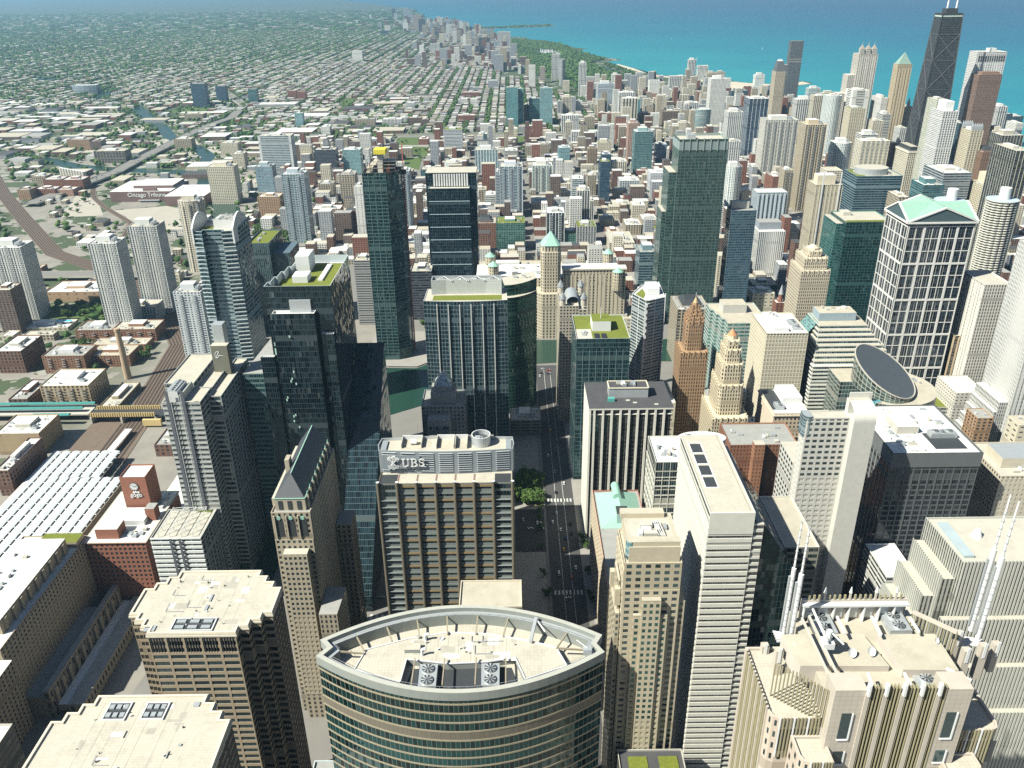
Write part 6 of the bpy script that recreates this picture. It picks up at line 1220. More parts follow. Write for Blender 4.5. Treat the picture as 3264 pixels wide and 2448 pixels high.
# ---- right edge: white ribbed tower in setbacks, stone tower, steel-ribbed block
def right_side():
    P1 = (464.0, 487.1, 771.6, 140.0); wh = T_('white_brick', (.70, .68, .62)); g = facade((.70, .68, .62), (.5, .48, .44), (.12, .11, .10), .45, .6)
    o = tower('white_gothic_tower', 'narrow white gothic tower with bay windows left of the white ribbed giant', 'office tower', P1[0], P1[1]+4, P1[2], P1[2]+46, 140, g, 2.6, 3.5, wh, 'pale_roof'); relief(o, (P1[0], P1[2]+46), (P1[0], P1[2]), 4, 138, 11, 3.5, .5, .9, wh, .9, hs=False)
    P1 = (466.5, 487.7, 749.3, 150.0); x0, x1, y0 = P1[0]-12, P1[1]+30, P1[2]-78; g = facade((.58, .58, .55), (.46, .47, .46), (.10, .11, .12), .45, .6); wh = T_('white_metal_rib', (.60, .60, .57))
    o = tower('white_ribbed_giant', 'brilliant white ribbed tower with grey panel columns at the right edge', 'office tower', x0, x1, y0, y0+50, 200, g, 2.2, 3.9, wh, 'white_roof'); relief(o, (x0, y0+50), (x0, y0), 4, 198, 22, 3.9, .5, .9, wh, .6, hs=False); relief(o, (x0, y0), (x1, y0), 4, 198, 16, 3.9, .5, .9, wh, .6, hs=False)
    for k in range(5): block(o, 'low_setback', x0-8-k*3, x0-.02-k*.01 if k == 0 else x0-8-k*3+2.99, y0+4, y0+46, 0, 60-k*10, g, M['white_roof'], 2.2, 3.9)
    P1 = (318.4, 331.9, 459.9, 125.0); st = T_('aged_cream_stone', (.55, .50, .40)); g = facade((.54, .49, .39), (.53, .48, .38), (.06, .05, .05), .4, .5)
    o = tower('domed_bank_block', 'cream stone office with dark west side and cluttered grey roof, right edge', 'office building', P1[0], P1[1]+30, P1[2], P1[2]+44, 118, g, 3, 3.7, st, 'pale_roof'); relief(o, (P1[0], P1[2]), (P1[1]+30, P1[2]), 4, 116, 14, 3.7, .45, .5, st, .4); clutter(o, P1[0]+3, P1[1]+20, P1[2]+3, P1[2]+40, 117, 14); block(o, 'roof_house', P1[0]+6, P1[1]+22, P1[2]+12, P1[2]+32, 117, 124, st, M['metal'])
    # steel-ribbed stepped block
    x0, x1, y0, h = (171.8, 254.8)[0], (171.8, 254.8)[0]+62, (171.8, 254.8)[1], 210; rb = T_('steel_rib', (.46, .46, .41)); g = facade((.42, .42, .37), (.12, .12, .11), (.045, .05, .05), .42, .8)
    xl = (172.5, 283.0); root = tower('steel_ribbed_tower', 'grey steel-ribbed tower stepping down in serrated shoulders, lower right', 'office tower', x0, x1, y0, xl[1]+2, h, g, 1.5, 4, rb, 'pale_roof', .8, [(x0, y0), (x1, y0), (x1, xl[1]+2), (x0-1, xl[1]+2)])
    d = xl[1]+2-y0
    for k, (a, z) in enumerate(((5, h-10), (10, h-20), (15, h-31), (21, h-44))):
        m = MB(); m.prism([(x0-a, y0+3+k*2), (x0-a+4.99+(1 if k == 3 else 0), y0+3+k*2), (x0-a+4.99+(1 if k == 3 else 0), y0+d-2-k), (x0-a, y0+d-2-k)], 0, z, g, M['pale_roof'], 1.5, 4); m.build('west_shoulder', root); relief(root, (x0-a, y0+d-2-k), (x0-a, y0+3+k*2), 10, z+1, int(d/1.7), 4, .5, .9, rb, .6, hs=False)
    for k, z in enumerate((h-26, h-48, h-70)): m = MB(); m.box(x0-4+k, x1, y0-3-k*3, y0-.01-k*3, 0, z, g, M['pale_roof'], 1.5, 4); m.build('south_step', root); relief(root, (x0-4+k, y0-3-k*3), (x1, y0-3-k*3), 10, z+1, 44, 4, .5, .9, rb, .6, hs=False)
    relief(root, (x0, y0), (x1, y0), h-26, h+1, 44, 4, .5, .9, rb, .6, hs=False); m = MB(); m.box(x0+2, x0+6, y0+4, y0+d-4, h-.79, h+.4, paint('pale_blue_screen', (.38, .46, .48))); m.build('roof_screen', root); m = MB(); m.tube((x0+14, y0+18, h-.8), (x0+14, y0+18, h+2.5), 2.2, M['white'], 14, 1); m.build('radar_dome', root)
    # small white banded block and red block between
    P1 = (229.8, 240.9, 402.7, 70.0); o = tower('small_white_banded', 'small white banded block left of the steel-ribbed tower', 'office building', P1[0], P1[1]+8, P1[2]+6, P1[2]+40, 78, facade((.66, .66, .62), (.66, .66, .62), (.04, .05, .05), .96, .5, sub=8), 12, 3.6, M['white'], 'white_roof')
    P1 = (162.3, 183.6, 404.6, 70.0); o = tower('low_white_roof_block', 'low block with white roof between antennas and dark slope', 'office building', P1[0], P1[1], P1[2], P1[2]+26, 70, facade((.5, .46, .38), (.5, .46, .38), (.06, .05, .05), .5, .5), 3, 3.6, M['concrete'], 'white_roof'); clutter(o, P1[0], P1[1], P1[2], P1[2]+24, 69, 7)
    P1 = (203.7, 218.2, 456.1, 52.0); o = tower('low_red_block', 'low red brick block in deep shade between the dark towers', 'office building', P1[0], P1[1]+4, P1[2], P1[2]+34, 52, facade((.30, .12, .08), (.3, .12, .08), (.04, .04, .04), .6, .5), 3.6, 3.8, T_('deep_red', (.3, .12, .08)), 'grey_roof')
    P1 = (415.1, 437.4, 745.3, 20.0); o = tower('planted_low_roofs', 'low building with green planted roof left of the white ribbed giant', 'office building', P1[0], P1[1]+10, P1[2]-10, P1[2]+26, 24, facade((.5, .5, .46), (.5, .5, .46), (.05, .06, .06), .9, .5, sub=5), 6, 4, M['concrete'], 'sedum')
    P1 = (435.6, 465.3, 739.2, 44.0); o = tower('white_garage_block', 'white slotted garage block beside the white ribbed giant', 'parking garage', P1[0], P1[1], P1[2]-12, P1[2]+28, 44, facade((.68, .66, .6), (.68, .66, .6), (.1, .09, .08), .4, .35), 4, 3.4, M['concrete'], 'white_roof')
    P1 = (462.7, 483.8, 790.8, 78.0); o = tower('tan_fluted_tower', 'tan ribbed tower with cut corners between pediment tower and white ribbed giant', 'office tower', P1[0]-6, P1[1], P1[2], P1[2]+40, 78, facade((.50, .40, .27), (.16, .13, .11), (.05, .045, .04), .55, .55), 7, 3.4, T_('tan_flute', (.52, .42, .28)), 'pale_roof'); relief(o, (P1[0]-6, P1[2]), (P1[1], P1[2]), 4, 76, 5, 3.4, .7, .9, T_('tan_flute', (.52, .42, .28)), 1.2, hs=False); block(o, 'penthouse', P1[0]+4, P1[1]-8, P1[2]+14, P1[2]+28, 77, 86, T_('rust_brown', (.25, .16, .12)))
right_side()

# ---- crowned tower with four antennas, bottom right
def crowned():
    h = 250; P1 = (80.6, 115.6, 154.3, 250.0); x0, x1, y0 = P1[0], P1[1], P1[2]; yb = (115.4, 190.6)[1]; xl = (68.0, 188.8)[0]
    st = paint('rose_granite', (.50, .45, .38), .7, .1, .3, grid=1.55); st2 = T_('rose_granite_plain', (.50, .45, .38)); gold = T_('bronze_gold_fin', (.32, .29, .18)); g = facade((.54, .46, .38), (.54, .46, .38), (.04, .06, .06), .36, .5)
    occupy(xl-8, x1+16, y0-8, yb); root = empty('crowned_granite_tower', ((x0+x1)/2, y0, 0), 'beige granite tower with finned crown, rooftop fans and four white masts, lower right corner', 'office tower')
    w = x1-x0
    m = MB()
    for a in ((x0, x0+w*.235), (x1-w*.2, x1)): m.box(a[0], a[1], y0, y0+6, 60, h, st, st2)
    m.build('front_piers', root)
    for a in (x0+w*.08, x1-w*.15):
        for z, hh in ((h-17, 9), (h-26, 4.2), (h-32, 3.4), (h-38, 3.4), (h-44, 3.4)):
            b = MB(); b.box(a, a+w*.075, y0-.12, y0-.01, z, z+hh, PANE); b.box(a+w*.075, a+w*.075+.35, y0-.4, y0-.01, z-.3, z+hh, M['white']); b.box(a-.1, a+w*.075+.35, y0-.4, y0-.01, z-.55, z-.2, M['white']); b.build('window', root)
    m = MB(); m.poly([(x0+w*.235, y0+1.5, 60), (x1-w*.2, y0+1.5, 60), (x1-w*.2, y0+1.5, h-2.5), (x0+w*.235, y0+1.5, h-2.5)], facade((.06, .06, .05), (.05, .05, .045), (.03, .035, .03), .85, .7), [(0, 0), (10, 0), (10, 46), (0, 46)]); m.build('recessed_glazing', root)
    n = 22; xa, xb = x0+w*.235, x1-w*.2
    for k in range(n+1):
        xx = xa+(xb-xa)*k/n; big = k % 5 == 0
        b = MB(); b.box(xx-(.55 if big else .12), xx+(.55 if big else .12), y0-.35 if big else y0-.2, y0+1.4, 60, h-1.2 if big else h-.2+1, st2 if big else gold); b.build('granite_fin' if big else 'gold_fin', root)
        if big: b = MB(); b.box(xx-.3, xx+.3, y0-.9, y0+.4, h-1.5, h+2.2, M['white']); b.build('crown_bracket', root)
    # body and stepped lower shoulders
    m = MB(); m.box(x0+.02, x1-.02, y0+6.01, yb, 60, h-6, st, M['tan_roof']); m.build('core_walls', root)
    for (a0, a1, b0, b1, z, nm) in ((xl-1, x0-.01, y0+4, yb-6, 236, 'west_shoulder'), (xl+5, x0+1, y0-5, y0+3.9, 230, 'southwest_bay'), (x1+.01, x1+13, y0+3, yb-6, 232, 'east_shoulder'), (x1-3, x1+7, y0-4, y0+2.9, 224, 'southeast_bay')):
        b = MB(); rr = (b1-b0)*.35
        P = [(a0, b0+2.5), (a0+.8, b0+.8), (a0+2.5, b0), (a1, b0), (a1, b1), (a0, b1)] if a0 < x0 else [(a0, b0), (a1-2.5, b0), (a1-.8, b0+.8), (a1, b0+2.5), (a1, b1), (a0, b1)]
        Q = b.shell(P, 60, z, g, st2, 3.0, 4.1, .8, .7); b.poly([(x, y, z-.8) for x, y in Q], M['cream_roof']); b.build(nm, root)
        e = (a0, a1) if a0 < x0 else (a0, a1); nn = int((a1-a0)/1.05)
        for k in range(nn): xx = a0+2.6+(a1-a0-3.2)*k/max(1, nn-1) if a0 < x0 else a0+.6+(a1-a0-3.2)*k/max(1, nn-1); c = MB(); c.box(xx-.16, xx+.16, b0-.35, b0-.01, z-14, z+.4, gold if k % 4 else M['white']); c.build('gold_fin', root)
        c = MB(); c.box(a0+2.4, a1-.4, b0-.06, b0-.004, z-12, z-4, M['dark']); c.build('dark_glazing', root)
    for k in range(16): yy = y0+7+k*(yb-y0-14)/16; c = MB(); c.box(xl-1.4, xl-1.01, yy, yy+.5, 120, 237, gold if k % 3 else st2); c.build('gold_fin', root)
    # screen fence of fins, diagonal, inside the crown (left)
    a, b_ = (69.4, 166.8), (81.2, 156.5); nf = 17
    for k in range(nf): t = k/(nf-1); x, y = a[0]+(b_[0]-a[0])*t, a[1]+(b_[1]-a[1])*t; c = MB(); c.box(x-.16, x+.16, y-.16, y+.16, 234, 248-2.2*abs(t-.5), gold); c.build('screen_fin', root)
    a, b_ = (112.7, 182.8), (121.1, 174.5); c = MB(); c.bar((*a, 250.5), (*b_, 250.5), .8, 1.0, st2); c.build('ring_beam', root)
    for k in range(12): t = k/11; x, y = a[0]+(b_[0]-a[0])*t, a[1]+(b_[1]-a[1])*t; c = MB(); c.box(x-.15, x+.15, y-.15, y+.15, 240, 249.8, gold); c.build('screen_fin', root)
    # north crown wall with brackets and pinnacles
    a, b_ = (82.4, 186.1), (112.8, 185.6); c = MB(); c.box(a[0], b_[0], a[1]+1, a[1]+1.9, 243, 251, st2); c.box(a[0], b_[0], a[1]-.6, a[1]+.99, 249.6, 250.3, M['white']); c.build('north_crown_wall', root); nb = 7
    for k in range(nb): xx = a[0]+(b_[0]-a[0])*(k+.5)/nb; c = MB(); c.box(xx-1.3, xx+1.3, a[1]+.6, a[1]+.98, 245, 249.4, M['metal']); c.box(xx-1.8, xx-1.5, a[1]-.5, a[1]+.97, 244, 249.5, M['white']); c.build('crown_panel', root)
    for k in range(19):
        xx = a[0]+2+(b_[0]-a[0]-4)*k/18; c = MB(); big = k in (3, 8, 13, 17); c.box(xx-.25, xx+.25, a[1]+1, a[1]+1.5, 251, 252.6 if not big else 253.4, gold if not big else st2)
        if big: c.tube((xx, a[1]+1.3, 253.4), (xx, a[1]+1.3, 255.4), .5, M['white'], 6, .1)
        c.build('pinnacle', root)
    # roof decks, fans
    for q0, q1, z in (((76.2, 166.9), (93.9, 178.8), 246), ((102.4, 164.1), (119.4, 177.3), 247)):
        c = MB(); dx = 0 if z == 246 else 3; P = [(q0[0], q0[1]), (q1[0]+6 if z == 246 else q0[0]+14.5, q0[1]-.5), (q1[0]+3.5 if z == 246 else q0[0]+14.5, q1[1]), (q0[0]-(1.5), q1[1])]; c.prism(P, 240, z, T_('pink_plant_wall', (.52, .47, .41)), M['tan_roof']); c.build('plant_house', root)
    for (q, z) in (((87.4, 184.4), 246), ((108.6, 185.0), 246), ((87.7, 161.5), 245), ((108.0, 162.0), 245)): fan_unit(root, q[0]+.3, q[1]-1.2, z-4, 6.2, 8, 4, 2)
    for p, q in (((90.9, 182.1), (90.6, 175.2)), ((100.6, 181.9), (100.2, 174.4)), ((91.2, 160.7), (90.7, 154.9)), ((100.7, 160.6), (100.5, 154.8)), ((111.2, 160.4), (111.2, 154.6)), ((111.2, 181.1), (111.2, 175.4)), ((112.3, 162.0), (116.7, 157.7))):
        c = MB(); c.bar((*p, 249.6), (*q, 249.6), .55, .7, M['white']); c.build('roof_beam', root)
    p, q = (81.0, 182.9), (81.2, 155.1)
    for s in (0, 2.3): c = MB(); c.bar((p[0]+s, p[1], 249.2), (q[0]+s, q[1], 249.2), .5, .7, M['concrete']); c.build('crane_rail', root)
    c0 = (84.4, 171.4); c = MB(); c.box(c0[0]-1.5, c0[0]+1.5, c0[1]-1.5, c0[1]+1.5, 248.6, 250.6, M['white']); c.tube((c0[0], c0[1], 250.6), (c0[0], c0[1], 254), .8, M['white'], 8); c.tube((c0[0]-1, c0[1]-2, 252), (c0[0]-2, c0[1]+8, 254.5), .35, M['white'], 6); c.tube((c0[0], c0[1], 254), (c0[0]+3.5, c0[1]-2, 251), .3, M['white'], 6); c.box(c0[0]+1.6, c0[0]+3.2, c0[1]-1, c0[1]+1, 249.4, 251, M['dark']); c.build('roof_crane', root)
    for q in ((90.9, 170.0), (96.3, 170.4)): dish(root, q[0], q[1], 246, 1.3, 160)
    q = (115.5, 173.7); dish(root, q[0], q[1], 247, .8, 150)
    # masts in two pairs
    for q, z0, hh, r in (((77.4, 184.4), 240, 40, .62), ((78.6, 181.8), 240, 40, .7), ((129.7, 181.7), 244, 46, .7), ((130.1, 178.5), 244, 46, .75)):
        c = MB(); c.tube((*q, z0), (*q, z0+hh*.62), r, M['white'], 12); c.tube((*q, z0+hh*.62), (*q, z0+hh), r*.45, M['white'], 10, r*.3)
        for k in range(16): c.tube((q[0], q[1], z0+4+k*2.4), (q[0], q[1], z0+4.3+k*2.4), r*1.08 if k < 8 else r*.6, M['metal'], 12)
        c.box(q[0]-r-.5, q[0]-r, q[1]-.3, q[1]+.3, z0+2, z0+hh*.55, M['metal']); c.build('mast', root)
    for q in ((75.8, 183.7), (127.6, 181.1)): c = MB(); [c.bar((q[0]-1, q[1]+k, 241), (q[0]+6, q[1]-1+k*.5, 241), .4, .5, M['white']) for k in range(-2, 3)]; c.build('mast_cradle', root)
    for k, (px, py) in enumerate(((71.7, 164.7), (74.1, 163.3), (74.1, 161.4), (73.8, 159.8), (76.5, 159.5))): c = MB(); c.tube((px, py, 229.3), (px, py, 231), .45, M['steel'], 8); c.build('roof_vent', root)
    # corner turrets
    for q, z in (((72.3, 183.4), 238), ((73.2, 175.2), 244), ((77.2, 175.9), 245), ((124.8, 178.9), 246), ((123.6, 172.3), 246), ((129.2, 174.0), 246), ((134.6, 176.6), 244)):
        c = MB(); c.box(q[0]-1.0, q[0]+1.0, q[1]-1.0, q[1]+1.0, 234, z, st2); c.box(q[0]-.4, q[0]+.4, q[1]-1.2, q[1]-1.01, z-4, z+1.2, M['white']); c.build('corner_turret', root)
crowned()
# ---- glass edge of a near roof, bottom centre
c = (-76.4, 217.1); d = (-23.5, 218.2)
o = tower('grey_roof_edge', 'grey roof edge with pale railing poking in at the bottom, left of centre', 'office building', c[0], d[0], c[1]-26, c[1]+1.5, 150, facade((.3, .33, .33), (.3, .33, .33), (.05, .08, .09), .9, .6, sub=4), 6, 4, T_('pale_rail', (.5, .56, .56)), 'grey_roof', .8); clutter(o, c[0]+10, c[0]+26, c[1]-5, c[1], 149.3, 3)
P1 = (52.9, 81.1, 309.8, 44.0); o = tower('garden_roof_low_block', 'low dark block with patches of roof lawn at the foot of the stepped stone tower', 'office building', P1[0], P1[1]+6, P1[2]-30, P1[2]+2, 44, facade((.12, .12, .11), (.12, .12, .11), (.03, .03, .03), .9, .5), 4, 4, M['concrete'], 'dark_roof');
for k in (0, 1): block(o, 'lawn_patch', P1[0]+5+k*16, P1[0]+15+k*16, P1[2]-12, P1[2]-2, 43, 43.3, M['sedum'])

# two unseen office blocks added behind the sign-bearing tower to shade the street
for (a_, b_, c_, d_, hh, lb) in ((-72, -14, 425, 482, 128, 'brown stone office block, unseen right behind the louvred crown tower, added to shade the street'), (-66, -16, 508, 566, 94, 'unseen grey block between louvred crown tower and glass pyramid block, added to shade the street')):
    o = tower('added_shade_block', lb, 'office building', a_, b_, c_, d_, hh, facade((.3, .27, .22), (.28, .25, .2), (.04, .05, .05), .6, .5), 3.5, 3.8, T_('stone_edge', (.34, .31, .26)), 'grey_roof'); clutter(o, a_, b_, c_, d_, hh-1.2, 6)
P1 = (-242.2, 287.5); o = tower('corner_white_roof_block', 'bright white flat roof poking in at the bottom left corner', 'office building', P1[0]-60, P1[0], P1[1]-50, P1[1], 95, facade((.12, .13, .13), (.1, .11, .11), (.03, .035, .04), .8, .6), 4, 3.8, M['concrete'], 'white_roof')

